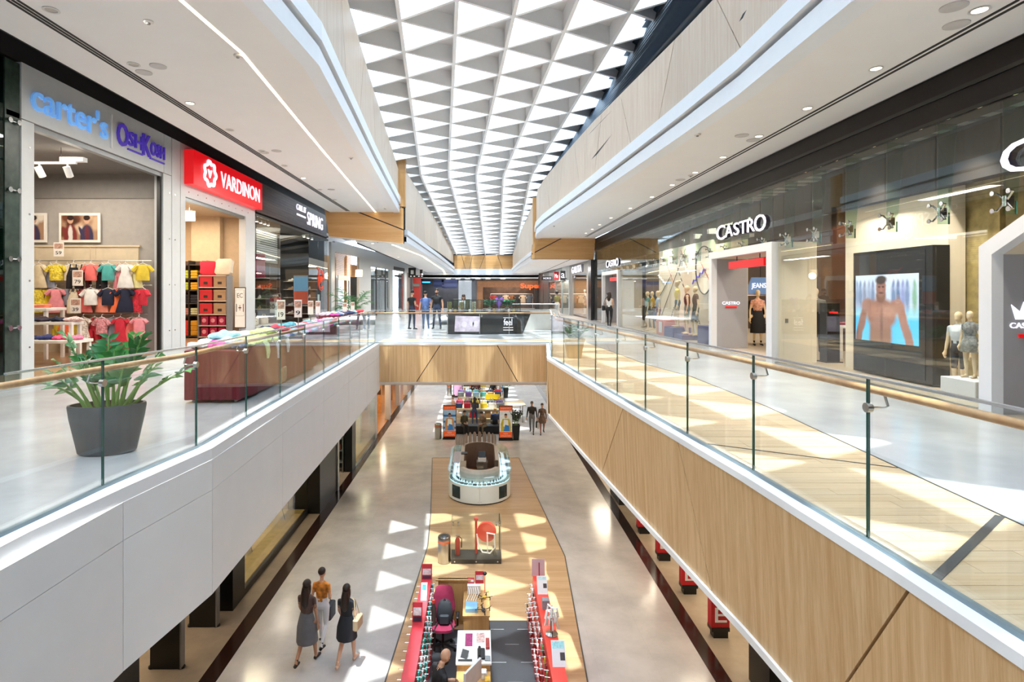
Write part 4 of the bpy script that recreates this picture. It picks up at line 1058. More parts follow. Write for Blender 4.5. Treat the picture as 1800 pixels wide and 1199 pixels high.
GC = {'cream': '#e2d3b4', 'tan': '#c2a57c', 'burgundy': '#8d1f45', 'beige': '#d3c09c', 'grey': '#8b8f9b', 'yellow': '#dcbf3a', 'black': '#191517', 'maroon': '#3c1118', 'coral': '#e8706a', 'teal': '#4ea39c', 'pink': '#e08a92', 'white': '#eae6e0', 'lemon': '#e8dfa0',
      'dark': '#7e1a2c', 'bright': '#e8c92c', 'peach': '#f0917a', 'navy': '#1c2036', 'orange': '#ee6e3c', 'red': '#c8283a', 'striped': '#d9c9bc', 'floral': '#d88f95'}
ROWN = ['top', 'middle', 'bottom']
for ri, (z, names) in enumerate(rows):
    x0, x1 = (-12.75, -9.2) if ri < 2 else (-11.6, -9.3)
    nn = len(names)
    for k, nme in enumerate(names):
        ws = nme.split(); kind = ws[-1]; col = GC[ws[0]]; var = .5 if ('floral' in ws or 'dotted' in ws or 'striped' in ws) else .12
        x = x0 + (x1 - x0) * k / (nn - 1); o = bpy.data.objects.new('hanging_garment', GK[kind]); COL.objects.link(o)
        o.location = (x, YW - .34 - .1 * (k % 2), z); o.rotation_euler = (0, 0, R(random.uniform(-28, 28)))
        o.scale = (1.2, 1.35, 1.12)
        tag(o, f'{" ".join(ws[:-1])} {"dress" if kind == "dress" else "dungarees" if kind == "overall" else "skirt outfit" if kind == "skirtset" else "baby top"} on the {ROWN[ri]} wall rail, {ORD[k]} from the shop back', 'clothing', f'children clothes on the {ROWN[ri]} rail')
        setmat(o, mat(col, .85, var=var, scale=26 if var > .3 else 8))
        h = bpy.data.objects.new('hanger', HGM); COL.objects.link(h); h.parent = o
    m = MB(); m.tube([(x0 - .3, YW - .36, z + .1), (x1 + .2, YW - .36, z + .1)], .012, 8)
    for k in range(6): m.tube([(x0 + (x1 - x0) * k / 5, YW - .06, z + .12), (x0 + (x1 - x0) * k / 5, YW - .36, z + .1)], .012, 6)
    tag(m.build('clothes_rail', STEEL, None, True), f'steel wall rail holding the {ROWN[ri]} row of children clothes', 'rail')
# price cards
def pricecard(loc, w_, h_, num, label, rz=0, stand=0, par=None):
    t = thing('price_card', label, 'sign', loc, rz)
    m = MB(); m.box(-w_ / 2, -.008, 0, w_ / 2, .008, h_); m.build('card', mat('#ece4da', .6), t)
    m = MB(); m.box(-w_ * .42, -.011, h_ * .55, w_ * .42, -.008, h_ * .92); m.build('photo_print', mat('#b7907c', .6, var=.6, scale=30), t)
    if num: text(num, (-w_ * .3, -.0085, h_ * .14), (1, 0, 0), w_ * .6, h_ * .24, BLACKM, t, 'number', .003, world=False)
    if stand:
        m = MB(); m.tube([(0, 0.01, -stand), (0, .01, h_ * .3)], .012, 6); m.disc((0, .01, -stand + .006), (0, 0, 1), .08, .012); m.build('stand', STEEL, t, True)
    return t
pricecard((-11.45, YW - .5, 2.66), .27, .38, '59', 'white price card reading 59 over the top clothes rail')
pricecard((-10.85, YW - .62, 1.86), .28, .42, '79', 'white price card reading 79 between top and middle clothes rails')
pricecard((-10.85, YW - .7, 1.12), .28, .4, '39', 'tan price card reading 39 under the pink dresses')
pricecard((-12.0, 14.3, 1.31), .27, .38, '7', 'small price card standing on the tallest white nesting table', 0, 0)
# framed photographs
def framed(x0, x1, z0, z1, seed, label):
    t = thing('framed_photo', label, 'picture', ((x0 + x1) / 2, YW - .04, z0)); cx_ = (x0 + x1) / 2
    m = MB(); m.box(x0, YW - .09, z0, x1, YW - .05, z1); m.build('frame', mat('#efe9df', .5), t, False, True)
    a, b, c_, d = x0 + .07, x1 - .07, z0 + .07, z1 - .07
    kids = [(.26, '#7c2f2c', '#d9d3cb'), (.7, '#3b3350', '#6a2c34')] if x1 - x0 > 1 else [(.62, '#d8d4cc', '#3a4468')]
    rr = random.Random(seed); sh = [(rr.random(), rr.uniform(.3, 1), .1, .16, 0, .5, rr.choice(['#6d3f2a', '#c9a98a', '#e6d9c8', '#4a2f22'])) for _ in range(12)]; w2 = (d - c_) / (b - a)
    for u, c0, c1 in kids: sh += [(u, .12, .26 * w2, .5, 0, .15, c0), (u, .2, .09 * w2, .36, 0, .2, c1), (u - .2 * w2, .3, .07 * w2, .24, .3, .2, c0), (u, .8, .115 * w2, .14, 0, .15, '#cfa083'), (u, .89, .13 * w2, .1, 0, .2, '#2e1c16')]
    m = MB(); m.box(a, YW - .097, c_, b, YW - .094, d); m.build('picture', paint('#a98468', sh, (a, 0, c_), (b - a, 0, 0), (0, 0, d - c_)), t, False, True)
framed(-11.75, -10.6, 3.08, 3.9, 1, 'wide white framed print of two children in patterned coats')
framed(-13.2, -12.1, 3.08, 3.9, 2, 'white framed print of a dark haired boy, partly hidden by the jamb')
# track lights
t = thing('track_light', 'white ceiling track with three cylinder spotlights in the children shop', 'light', (-10.4, 13.2, 4.5))
m = MB(); m.box(-11.3, 13.02, 4.62, -9.25, 13.08, 4.67); m.build('track', WHITE, t, False, True)
m = MB(); m.box(-10.6, 11.6, 4.62, -10.55, 13.0, 4.67); m.build('track', WHITE, t, False, True)
m = MB()
for x in (-11.0, -9.6): m.tube([(x, 13.05, 4.67), (x, 13.05, 5.0)], .006, 5)
m.build('suspension', BLACKM, t, False, True)
for x, y, a in ((-10.1, 13.05, .5), (-9.45, 13.05, .2), (-10.2, 12.7, -.3)):
    m = MB(); m.tube([(x, y, 4.62), (x, y, 4.5)], .02, 6); d = Vector((.35 * a, .5, -1)).normalized(); p = Vector((x, y, 4.48)); m.tube([p - d * .08, p + d * .16], .075, 14); h = m.build('spot_head', WHITE, t, True, True)
    m = MB(); m.disc(p + d * .162, d, .06, .004); m.build('spot_lens', glow('#fff0d0', 5), h, False, True)
m = MB(); m.box(-9.75, 13.2, 4.72, -9.2, 13.35, 4.82); tag(m.build('emergency_light', WHITE), 'white emergency light box hung under the children shop ceiling', 'light')
# nested tables with folded clothes
def table(x0, y0, x1, y1, h, label):
    t = thing('display_table', label, 'table', ((x0 + x1) / 2, (y0 + y1) / 2, 0))
    m = MB(); m.bevbox(x0, y0, h - .07, x1, y1, h, .012); m.build('tabletop', mat('#e8e2d8', .5), t, False, True)
    for x in (x0 + .04, x1 - .1):
        for y in (y0 + .04, y1 - .1):
            m = MB(); m.box(x, y, 0, x + .07, y + .07, h - .07); m.build('leg', mat('#e8e2d8', .5), t, False, True)
table(-12.3, 14.05, -10.7, 14.75, 1.29, 'tallest white nesting table at the back with bright folded tops')
table(-11.5, 13.6, -9.75, 14.02, .97, 'middle white nesting table heaped with navy folded clothes')
table(-10.95, 12.9, -9.2, 13.56, .58, 'lowest white nesting table with navy and pink folded clothes')
def folded(seed, w_=.3, d_=.25, h_=.07):
    rr = random.Random(seed); m = MB(); z = 0
    for k in range(3):
        e = rr.uniform(-.01, .01); m.bevbox(-w_ / 2 + e, -d_ / 2, z, w_ / 2 + e, d_ / 2 + e, z + h_ / 3 + .006, .03); z += h_ / 3
    for i, v in enumerate(m.v): m.v[i] = (v[0], v[1], v[2] + .008 * math.sin(v[0] * 30 + seed) + .006 * math.sin(v[1] * 34))
    return m.mesh('folded', WHITE, True)
FOLD = [folded(k) for k in range(4)]
def crumple(seed, s=1.0):
    rr = random.Random(seed); m = MB(); m.ell((0, 0, .045), (.2, .16, .055), 16, 8)
    f1, f2, f3 = rr.uniform(14, 22), rr.uniform(14, 22), rr.uniform(0, 6)
    for i, v in enumerate(m.v):
        k = 1 + .16 * math.sin(v[0] * f1 + f3) + .16 * math.sin(v[1] * f2 + v[0] * 9)
        m.v[i] = (v[0] * (1 + .25 * math.sin(v[1] * f1)) * s, v[1] * k * s, max(.001, v[2] * k + .014 * math.sin(v[0] * 40 + v[1] * 31)) * s)
    return m.mesh('crumpled', WHITE, True)
CRUM = [crumple(k) for k in range(5)]
def cloth(me, loc, rz, col, label, group, sc=1.0, var=.15, name='folded_garment', scale=10):
    o = bpy.data.objects.new(name, me); COL.objects.link(o); o.location = loc; o.rotation_euler = (0, 0, rz); o.scale = (sc, sc, sc)
    setmat(o, mat(col, .85, var=var, scale=scale)); tag(o, label, 'clothing', group); return o
for k, (x, c_, n_) in enumerate([(-12.15, '#39a0c9', 'turquoise'), (-11.75, '#e9543f', 'orange red'), (-11.4, '#f0806a', 'coral'), (-11.05, '#f3937c', 'peach')]): cloth(FOLD[k % 4], (x, 14.4, 1.292), 0, c_, f'{n_} folded top on the tallest white nesting table', 'folded tops on the tallest nesting table', 1.1)
for k, (c_, n_) in enumerate([('#1b1f3a', 'navy patterned'), ('#23284a', 'navy blue'), ('#2b2030', 'dark floral'), ('#1a1e33', 'black navy'), ('#e7b4ae', 'pale pink')]): cloth(CRUM[k % 5], (-11.3 + .36 * k, 13.8, .972), k, c_, f'{n_} crumpled garment on the middle nesting table, {ORD[k]} from the shop back', 'garments on the middle nesting table', 1.0, .6, scale=30)
for k, (c_, n_) in enumerate([('#c9c4c0', 'black and white'), ('#22284c', 'navy'), ('#2d3468', 'royal blue'), ('#e2547c', 'hot pink'), ('#e87a98', 'rose pink')]): cloth(CRUM[(k + 2) % 5], (-10.75 + .35 * k, 13.2, .582), k * 2, c_, f'{n_} crumpled garment on the lowest nesting table', 'garments on the lowest nesting table', 1.0, .45, scale=30)
# --- linen shop: shelving units
def shelf_unit(x0, x1, y, d_, h, levels, ncol, label, m_, glassy=False):
    t = thing('shelf_unit', label, 'shelf', ((x0 + x1) / 2, y, 0))
    for x in ([x0 + (x1 - x0) * k / ncol for k in range(ncol + 1)]):
        m = MB(); m.box(x - .02, y, 0, x + .02, y + d_, h); m.build('upright', m_, t, False, True)
    for z in levels:
        m = MB(); m.box(x0, y, z - .035, x1, y + d_, z); m.build('shelf_board', mat('#4a443f', .5) if not glassy else mat('#c9b9a6', .4), t, False, True)
    m = MB(); m.box(x0, y + d_, 0, x1, y + d_ + .02, h); m.build('back_panel', mat('#5a3f2e', .6) if not glassy else mat('#7a4034', .6), t, False, True)
ys = 20.9
shelf_unit(-11.35, -10.02, ys, .45, 2.86, [.1, .86, 1.3, 1.78, 2.2, 2.72], 2, 'tall dark shelving unit of folded towels in the linen shop', mat('#2f2a28', .5))
cols = [[('#e6572e', 'orange'), ('#b9c23a', 'lime'), ('#d8a92a', 'mustard'), ('#5b4740', 'brown')], [('#e6572e', 'orange'), ('#b9c23a', 'lime'), ('#e0a526', 'golden'), ('#5b4740', 'brown')], [('#c22f35', 'red'), ('#25242b', 'black'), ('#31303a', 'charcoal'), ('#c9bfb5', 'patterned grey')],
        [('#d8c8bb', 'cream'), ('#c98b84', 'rose'), ('#cfd0a6', 'pale green'), ('#e4ded5', 'white')], [('#c9262c', 'scarlet'), ('#d63a33', 'red'), ('#dba12c', 'amber'), ('#b59a7c', 'taupe')]]
for r_, (z, row) in enumerate(zip([2.2, 1.78, 1.3, .86, .1], cols)):
    for k, (c_, n_) in enumerate(row):
        hh = [.3, .28, .3, .25, .55][r_]
        m = MB(); x = -11.18 + .33 * k
        for q in range(3): m.bevbox(x - .13, ys + .04, z + q * hh / 3 + .001, x + .13, ys + .36, z + (q + 1) * hh / 3, .03)
        tag(m.build('folded_towel', mat(c_, .9, var=.12), None, True), f'{n_} folded towel pile on the {["second", "third", "fourth", "fifth", "lowest"][r_]} shelf down of the dark unit', 'linen', 'folded towels of the dark shelving unit')
shelf_unit(-10.0, -8.98, 20.2, .45, 2.3, [.12, .52, .92, 1.4, 1.88, 2.3], 1, 'open shelving unit with red and taupe boxes under two cushions', mat('#7c7672', .4), True)
for r_, z in enumerate([1.88, 1.4, .92]):
    for k, (c_, n_) in enumerate([('#c4262f', 'red'), ('#a58463', 'taupe')]):
        b = thing('storage_box', f'{n_} storage box on the {["upper", "middle", "lower"][r_]} shelf below the cushions', 'box', (-9.74 + .5 * k, 20.4, z), 0, 'storage boxes under the cushions')
        m = MB(); m.bevbox(-.22, -.17, .002, .22, .2, .36, .012); m.build('carton', mat(c_, .6, var=.04), b); m = MB(); m.bevbox(-.225, -.175, .3, .225, .205, .385, .012); m.build('lid', mat(c_, .6, var=.04), b)
        m = MB(); m.box(-.07, -.182, .1, .07, -.175, .19); m.build('label_plate', mat('#3a2a26', .5), b)
for r_, z in enumerate([.52, .12]):
    for k in range(3):
        m = MB(); x = -9.8 + .31 * k; m.bevbox(x - .13, 20.24, z + .001, x + .13, 20.5, z + .33, .04); o = m.build('gift_pack', mat('#a3173f', .4, var=.2), None, True)
        tag(o, f'magenta wrapped pack on the {["upper", "lower"][r_]} magenta shelf, {ORD[k]} from the shop back', 'package', 'magenta packs')
        m = MB(); m.disc((x, 20.235, z + .17), (0, 1, 0), .075, .01, 14); m.build('round_label', mat('#d98a96', .5, var=.3), o)
def cushion(loc, w_, col, label, rz=0, tilt=.25):
    m = MB(); n = 20; rings = []
    for k in range(9):
        t = -1 + 2 * k / 8; dd = .11 * (1 - abs(t) ** 2.5); 
        sc = .82 + .18 * (1 - abs(t) ** 6)
        rings.append([(w_ / 2 * sc * max(-1, min(1, 1.25 * math.cos(2 * math.pi * j / n))) * (1 + .06 * (abs(math.sin(4 * math.pi * j / n)))), t * .1, w_ / 2 * sc * max(-1, min(1, 1.25 * math.sin(2 * math.pi * j / n))) + w_ / 2) for j in range(n)])
    m.loft(rings); o = m.build('cushion', mat(col, .9, var=.06), None, True); o.location = loc; o.rotation_euler = (-tilt, 0, rz); return tag(o, label, 'cushion', None)
cushion((-9.75, 20.45, 2.31), .52, '#d3263c', 'red cushion leaning on top of the box shelving', R(25)); cushion((-9.2, 20.42, 2.31), .6, '#cdbfa9', 'large beige cushion leaning on top of the box shelving', R(-6))
t = thing('track_light', 'white track with three small spots in the linen shop', 'light', (-10.6, 19.6, 4.2))
m = MB(); m.box(-11, 19.58, 4.5, -9.9, 19.62, 4.55); m.build('track', WHITE, t, False, True)
for x in (-10.75, -10.45, -10.15):
    m = MB(); m.tube([(x, 19.6, 4.5), (x, 19.6, 4.36)], .02, 6); m.tube([(x, 19.6, 4.38), (x + .02, 19.66, 4.18)], .08, 12); h = m.build('spot_head', WHITE, t, True, True)
    m = MB(); m.disc((x + .021, 19.664, 4.176), (.02, .06, -.2), .065, .004); m.build('spot_lens', glow('#ffe6b8', 6), h, False, True)
m = MB(); m.box(-9.85, 18.9, 4.05, -9.45, 18.94, 4.4); m.tube([(-9.65, 18.92, 4.4), (-9.65, 18.92, 4.6)], .008, 5); tag(m.build('hanging_notice', mat('#e6eef4', .4)), 'small white notice hanging below the linen shop ceiling', 'sign')
# sign stand EC 1+1
t = thing('poster_stand', 'white framed stand with large 1 plus 1 lettering in front of the linen shop', 'sign', (-8.5, 20.2, 0))
m = MB(); m.box(-.2, -.015, .42, .2, .015, 1.87); m.build('frame', BLACK, t)
m = MB(); m.box(-.18, -.02, .45, .18, -.015, 1.84); m.build('sheet', mat('#eee9e2', .6), t)
m = MB(); m.box(-.15, -.022, .85, .15, -.02, 1.78); m.box(-.14, -.024, .86, .14, -.022, 1.77, 1); m.build('ruled_border', [mat('#8d8780', .6), mat('#eee9e2', .6)], t)
text('EC', (-.1, -.024, 1.5), (1, 0, 0), .2, .16, mat('#57524d', .6), t, 'letters', .003, world=False); text('1+1', (-.13, -.024, 1.0), (1, 0, 0), .26, .28, BLACKM, t, 'number', .003, world=False)
m = MB(); m.tube([(0, .02, 0), (0, .02, .5)], .02, 8); m.box(-.2, -.15, 0, .2, .15, .015); m.build('stand', STEEL, t)
# --- shoe shop
DKW = woodmat('#44352d', '#5f4e45', 26, (1, .05, 1), .45, 'dark_slats')
m = MB()
for k in range(11):
    m = MB(); z = 4.88 + k * .112; m.box(XL - .2, 22.4, z, XL + .02, 32.6, z + .107); part(m, 'slat', DKW)
m = MB(); m.box(XL - .25, 22.4, 4.8, XL - .1, 33.1, 6.1); part(m, 'fascia_backing', BLACKM)
m = MB(); m.box(XL - 1.6, 22.4, 4.7, XL, 33.1, 4.8); part(m, 'soffit', mat('#5d5852', .7))
sg = thing('shop_sign', 'white lit capitals on the dark timber slat fascia', 'sign', (XL, 27, 5.2))
text('CALL IT', (XL + .03, 27.2, 5.68), (0, 1, 0), 1.45, .28, WLET, sg, 'letter', .05, split=True, off=-.012)
m = MB(); m.box(XL + .03, 27.25, 5.42, XL + .07, 28.6, 5.5); m.build('bar', WLET, sg, False, True)
text('SPRING', (XL + .03, 28.9, 5.16), (0, 1, 0), 2.8, .66, WLET, sg, 'letter', .05, split=True, off=-.012)
def pane(nm, x0, y0, x1, y1, z0, z1, m_=None, par=None):
    m = MB(); d = Vector((x1 - x0, y1 - y0, 0)).normalized(); n = Vector((-d.y, d.x, 0)) * .008
    a, b = Vector((x0, y0, z0)), Vector((x1, y1, z0)); up_ = Vector((0, 0, z1 - z0))
    m.hexa([a - n, b - n, b + n, a + n], [q + up_ for q in (a - n, b - n, b + n, a + n)]); return m.build(nm, m_ or GLASS, par)
wn = sgroup('window_1')
pane('glass_pane', XL, 22.45, XL, 25.1, .35, 4.7, None, wn); pane('glass_pane', XL, 25.12, XL - 1.3, 25.6, .35, 4.7, None, wn)
pane('glass_pane', XL, 29.3, XL, 31.0, .35, 4.7, None, wn); pane('glass_pane', XL, 31.02, XL, 32.9, .35, 4.7, None, wn); pane('glass_pane', XL, 29.28, XL - 1.3, 28.8, .35, 4.7, None, wn)
m = MB(); m.box(XL - .3, 22.4, 0, XL + .02, 25.15, .35); m.box(XL - .3, 29.25, 0, XL + .02, 33, .35); m.build('plinth', mat('#cfd0ca', .5), wn)
m = MB(); m.box(XL - 1.45, 25.55, 0, XL - 1.3, 25.75, 4.7); m.box(XL - 1.45, 28.65, 0, XL - 1.3, 28.85, 4.7); m.build('door_post', mat('#231a16', .5), wn)
t = thing('roller_shutter', 'half lowered silver slatted roller shutter at the shoe shop door', 'shutter', (XL - 1.4, 27.2, 3.2))
for k in range(14):
    m = MB(); z = 3.25 + k * .105; m.box(XL - 1.42, 25.75, z, XL - 1.38, 28.65, z + .075); m.build('slat', mat('#b9bdbd', .35, .6), t, False, True)
m = MB(); m.box(XL - 1.43, 25.75, 3.14, XL - 1.37, 28.65, 3.25); m.build('bottom_bar', mat('#9a9c9a', .35, .6), t, False, True)
for k in range(8):
    t = thing('display_spot', f'small white window spotlight above the bag display, {ORD[k]} from the linen shop' if k < 5 else f'small white window spotlight above the orange sign window, {ORD[k - 5]} in line', 'light', (XL - .35, (22.9 + .42 * k) if k < 5 else (29.6 + .7 * (k - 5)), 4.62), 0, 'window spotlights of the shoe shop')
    m = MB(); m.box(-.06, -.06, -.02, .06, .06, .08); m.build('housing', WHITE, t); m = MB(); m.disc((.02, 0, -.03), (0, 0, 1), .05, .02); m.build('lens', glow('#fff0d8', 7), t)
# shoe shelves with pairs of shoes, bags
SHOE = MB(); SHOE.ell((0, -.05, .035), (.045, .13, .035), 12, 6); SHOE.ell((0, -.13, .06), (.042, .055, .06), 10, 6); SHOE.box(-.03, .03, 0, .03, .1, .012); SHOEM = SHOE.mesh('shoe', WHITE, True)
n_ = 0
for u, (xs, ysh) in enumerate([(-10.1, 24.6), (-10.6, 26.9), (-10.0, 31.6)]):
    shelf = thing('shoe_shelf', ['tall shoe shelving behind the bag window', 'shoe shelving inside the half shuttered doorway', 'low shoe shelving behind the orange sign window'][u], 'shelf', (xs, ysh, 0))
    m = MB(); m.box(-.9, .32, 0, .9, .36, 3.0); m.build('back_panel', mat('#4a4038', .6), shelf)
    for k in range(5):
        m = MB(); m.box(-.9, 0, .5 + k * .45, .9, .32, .53 + k * .45); m.build('shelf_board', mat('#8c7f70', .5), shelf)
        m = MB(); m.box(-.88, .02, .525 + k * .45, .88, .04, .532 + k * .45); m.build('light_strip', glow('#ffeccb', 1.5), shelf)
        for q in range(3):
            o = bpy.data.objects.new('shoe', SHOEM); COL.objects.link(o); o.location = (xs - .6 + q * .55, ysh + .17, .533 + k * .45); o.rotation_euler = (0, 0, R(150 + 20 * q)); o.scale = (1.5, 1.5, 1.5)
            cn, cc = [('white', '#e6e0d6'), ('tan', '#b08a62'), ('black', '#26211f'), ('silver', '#b5b3b0')][(n_ + u) % 4]; n_ += 1
            setmat(o, mat(cc, .4)); tag(o, f'{cn} shoe, {ORD[q]} on {["lowest", "second", "third", "fourth", "top"][k]} shelf of the {["bag window", "doorway", "orange sign window"][u]} shelving', 'shoe', 'shoes on the shoe shop shelving')
for k, (y_, s_) in enumerate([(23.0, .34), (23.45, .4), (23.95, .3), (24.4, .34)]):
    t = thing('handbag', f'cream handbag on the shoe shop window plinth, {ORD[k]} from the linen shop', 'bag', (XL - .35 - .1 * (k % 2), y_, .352), R(20 * k), 'cream handbags in the window')
    m = MB(); m.bevbox(-s_ * .35, -s_ * .5, 0, s_ * .35, s_ * .5, s_ * .8, .05); m.build('body', mat('#ddd2bd', .5, var=.1), t, True)
    m = MB(); m.tube([(0, -s_ * .3, s_ * .75), (0, -s_ * .22, s_ * 1.2), (0, s_ * .22, s_ * 1.2), (0, s_ * .3, s_ * .75)], .018, 7); m.build('handle', mat('#c9b08a', .5), t, True)
    m = MB(); m.box(s_ * .35, -s_ * .1, s_ * .45, s_ * .37, s_ * .1, s_ * .55); m.build('clasp', CHROME, t)
pl_ = MB(); pl_.box(XL - .9, 22.5, 0, XL - .31, 25, .35); struct(pl_.build('trim_15', mat('#cfd0ca', .5)))
def poster(loc, w_, h_, col, label, rz, bars=(), num=None, numcol='#1a1a1a'):
    t = thing('poster', label, 'poster', loc, rz)
    m = MB(); m.box(-w_ / 2, -.01, 0, w_ / 2, .01, h_); m.build('board', mat(col, .5, var=.04), t)
    for (a, b, c_) in bars:
        m = MB(); m.box(-w_ / 2, -.013, h_ * a, w_ / 2, -.01, h_ * b); m.build('colour_band', mat(c_, .5), t)
    for (txt, a, b, wd, c_) in (num or []): text(txt, (-w_ * wd / 2, -.0135, h_ * a), (1, 0, 0), w_ * wd, h_ * (b - a), mat(c_, .5), t, 'lettering', .003, world=False)
    return t
poster((XL - .6, 26.0, .75), .62, .9, '#e9e2d8', 'sale poster with a red band and 20 percent lettering at the shoe shop door', 0, [(.58, .8, '#c22430'), (.8, 1, '#2a1a1a')], [('SUMMER', .84, .95, .7, '#eeeeee'), ('SALE', .6, .77, .7, '#3a1014'), ('20%', .22, .46, .8, '#1a1a1a')])
poster((XL - .06, 24.95, .62), .3, .8, '#dff0ee', 'pale mint 20 percent notice stuck in the shoe shop window', R(60), [(.8, 1, '#7c2140')], [('20%', .4, .6, .8, '#1c4a52')])
poster((XL - .9, 25.0, 1.75), .55, .5, '#b4553f', 'small orange picture panel among the shoe shelves', 0, [(.4, .9, '#d9a48c')])
poster((XL - .5, 23.6, 2.3), .8, 1.0, '#a8324e', 'crimson picture panel hanging in the bag window', 0, [(.3, .7, '#c4788a')])
poster((XL - .5, 29.6, 1.1), .75, 1.5, '#7fb2dd', 'tall blue and coral beach poster in the shoe shop window', 0, [(0, .45, '#d9644c'), (.97, 1, '#c98a2c')])
poster((XL - .03, 31.2, 1.1), .3, .5, '#dfeeea', 'small pale notice stuck on the shoe shop window pane', R(90), [])
t = thing('window_emblem', 'orange circular scribble emblem on the dark shoe shop window', 'sign', (XL + .02, 31.5, 2.4)); ORG = mat('#e0431c', .4, emit=.5)
for r_ in (.42, .52):
    m = MB(); m.tube([(.01, r_ * math.cos(a), r_ * math.sin(a) * 1.1) for a in [k * .2 for k in range(29)]], .014, 6, 0, False); m.build('ring_stroke', ORG, t, True)
m = MB(); m.tube([(.01, -.2, -.2), (.01, -.15, .2), (.01, -.02, -.1), (.01, .08, .22), (.01, .14, -.1), (.01, .28, .15)], .02, 6); m.tube([(.01, -.35, .5), (.01, -.55, .58), (.01, -.75, .7)], .02, 6); m.build('letter_stroke', ORG, t, True)
# --- white portal, slatted timber front, glazed panels along the angled stretch
def dfar(px): return 12.1 / ((CX - px) / F + .1)
def pf(px): d = dfar(px); return Vector(((px - CX) * d / F, d, 0))
fr_ = sgroup('wall_left_far_front')
def wallpiece(px0, px1, z0, z1, m_, nm, inset=0.0, th=.15, par=None):
    a, b = pf(px0), pf(px1); n = Vector((-(b - a).y, (b - a).x, 0)).normalized()
    a = a + n * inset; b = b + n * inset
    m = MB(); m.hexa([a + Vector((0, 0, z0)), b + Vector((0, 0, z0)), b + n * th + Vector((0, 0, z0)), a + n * th + Vector((0, 0, z0))], [a + Vector((0, 0, z1)), b + Vector((0, 0, z1)), b + n * th + Vector((0, 0, z1)), a + n * th + Vector((0, 0, z1))])
    return m.build(nm, m_, par or fr_)
wallpiece(582.5, 588.5, 0, 4.7, FRAMEW, 'post'); wallpiece(588.5, 652, 4.15, 4.8, FRAMEW, 'lintel'); wallpiece(631, 652, 0, 4.15, FRAMEW, 'panel')
wallpiece(652, 742, 3.62, 4.8, FRAMEW, 'lintel'); wallpiece(685, 690.5, 0, 3.62, FRAMEW, 'post'); wallpiece(711, 715, 0, 3.62, FRAMEW, 'post'); wallpiece(715, 742, 0, 3.62, mat('#8d8a84', .5), 'panel', .1)
wallpiece(652.3, 684.7, 0, 3.62, GLASS, 'glass_pane', .05, .02); wallpiece(690.7, 710.8, 0, 3.4, GLASS, 'glass_pane', .05, .02)
wallpiece(662, 663.4, 0, 3.62, BLACK, 'mullion', .03, .06); wallpiece(678, 679.2, 0, 3.62, BLACK, 'mullion', .03, .06)
wallpiece(692, 711, 3.66, 3.95, BLACK, 'vent_panel', -.02, .04)
wallpiece(652, 715, 0, 3.7, mat('#6d6d6a', .7), 'lobby_back', 1.3, .1); wallpiece(692, 702, 0, 2.9, mat('#4f4640', .6), 'inner_door', 1.15, .1); wallpiece(640, 650, 0, 3.7, mat('#8a8a87', .7), 'lobby_side', .9, .1)
for k in range(30):
    wallpiece(588.7, 631, 2.75 + k * .047, 2.75 + k * .047 + .028, woodmat('#b87f43', '#cf9a5e', 12, (1, 1, 1), .5, 'slat_wood'), 'slat', .12, .03)
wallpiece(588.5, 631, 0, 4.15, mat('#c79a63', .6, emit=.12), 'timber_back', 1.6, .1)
for k in range(9): wallpiece(617 + k * 1.6, 617.7 + k * 1.6, 0, 4.1, woodmat('#c58d4f', '#e0ad72', 12, (1, 1, 1), .5, 'slat_wood2'), 'upright_slat', .3 + .08 * k, .05)
wallpiece(597, 617, 2.48, 2.78, mat('#d5d0c6', .5), 'name_band', .08, .05)
wallpiece(596.3, 598, 0, 2.6, FRAMEW, 'door_frame', .1, .08); wallpiece(616.5, 618, 0, 2.6, FRAMEW, 'door_frame', .1, .08); wallpiece(598, 616.5, 0, 2.5, mat('#6a3f26', .4), 'inner_wall', 1.5, .06)
m = MB(); p = pf(623) + Vector((.35, -.3, 3.0)); t = thing('hanging_lamp', 'white glowing ribbed lamp in front of the timber slats', 'lamp', p)
for k in range(6):
    m = MB(); m.tube([(-.2 + .08 * k, 0, -.24), (-.18 + .08 * k, 0, .22)], .03, 8); m.build('glass_rod', glow('#fff0d0', 1.3, 'glass_rod_glow'), t, True)
m = MB(); m.tube([(0, 0, .22), (0, 0, 1.0)], .012, 5); m.build('cord', BLACKM, t)
lamp('POINT', tuple(p + Vector((.3, -.3, -.2))), 60, (1, .8, .55), .2); lamp('POINT', tuple(pf(660) + Vector((-.9, 0, 3.2))), 40, (1, .95, .9), .2)
# red pillar and hanging direction signs
m = MB(); d = 55; p0, p1 = at(726, 500, d), at(739, 500, d); m.box(p0.x, d, 0, p1.x, d + .6, 3.7); struct(m.build('pillar', mat('#a02a22', .4)))
t = thing('direction_sign', 'black and white hanging direction signs before the red pillar', 'sign', at(732, 474, 50))
for (px0, py0, px1, py1, c_) in ((718, 471, 731, 485, '#161616'), (731, 474, 738, 484, '#d8d8d8'), (718, 483.5, 743, 488, '#161616'), (738, 474, 743, 481, '#161616')):
    a, b = at(px0, py1, 50), at(px1, py0, 50); m = MB(); m.box(a.x, 49.95, a.z, b.x, 50.05, b.z); m.build('sign_board', mat(c_, .5), t, False, True)
for px in (721, 727, 735, 740):
    a, b = at(px, 486.8, 49.93), at(px + 2.6, 484.6, 49.93); m = MB(); m.box(a.x, 49.92, a.z, b.x, 49.95, b.z); m.build('pictogram', WHITE, t, False, True)
a = at(722, 482, 49.93); m = MB(); m.box(a.x, 49.92, a.z, a.x + .25, 49.95, a.z + .35); m.build('pictogram', WHITE, t, False, True)
t = thing('direction_sign', 'small grey number plate mounted across the red pillar', 'sign', at(731, 504, 54.9))
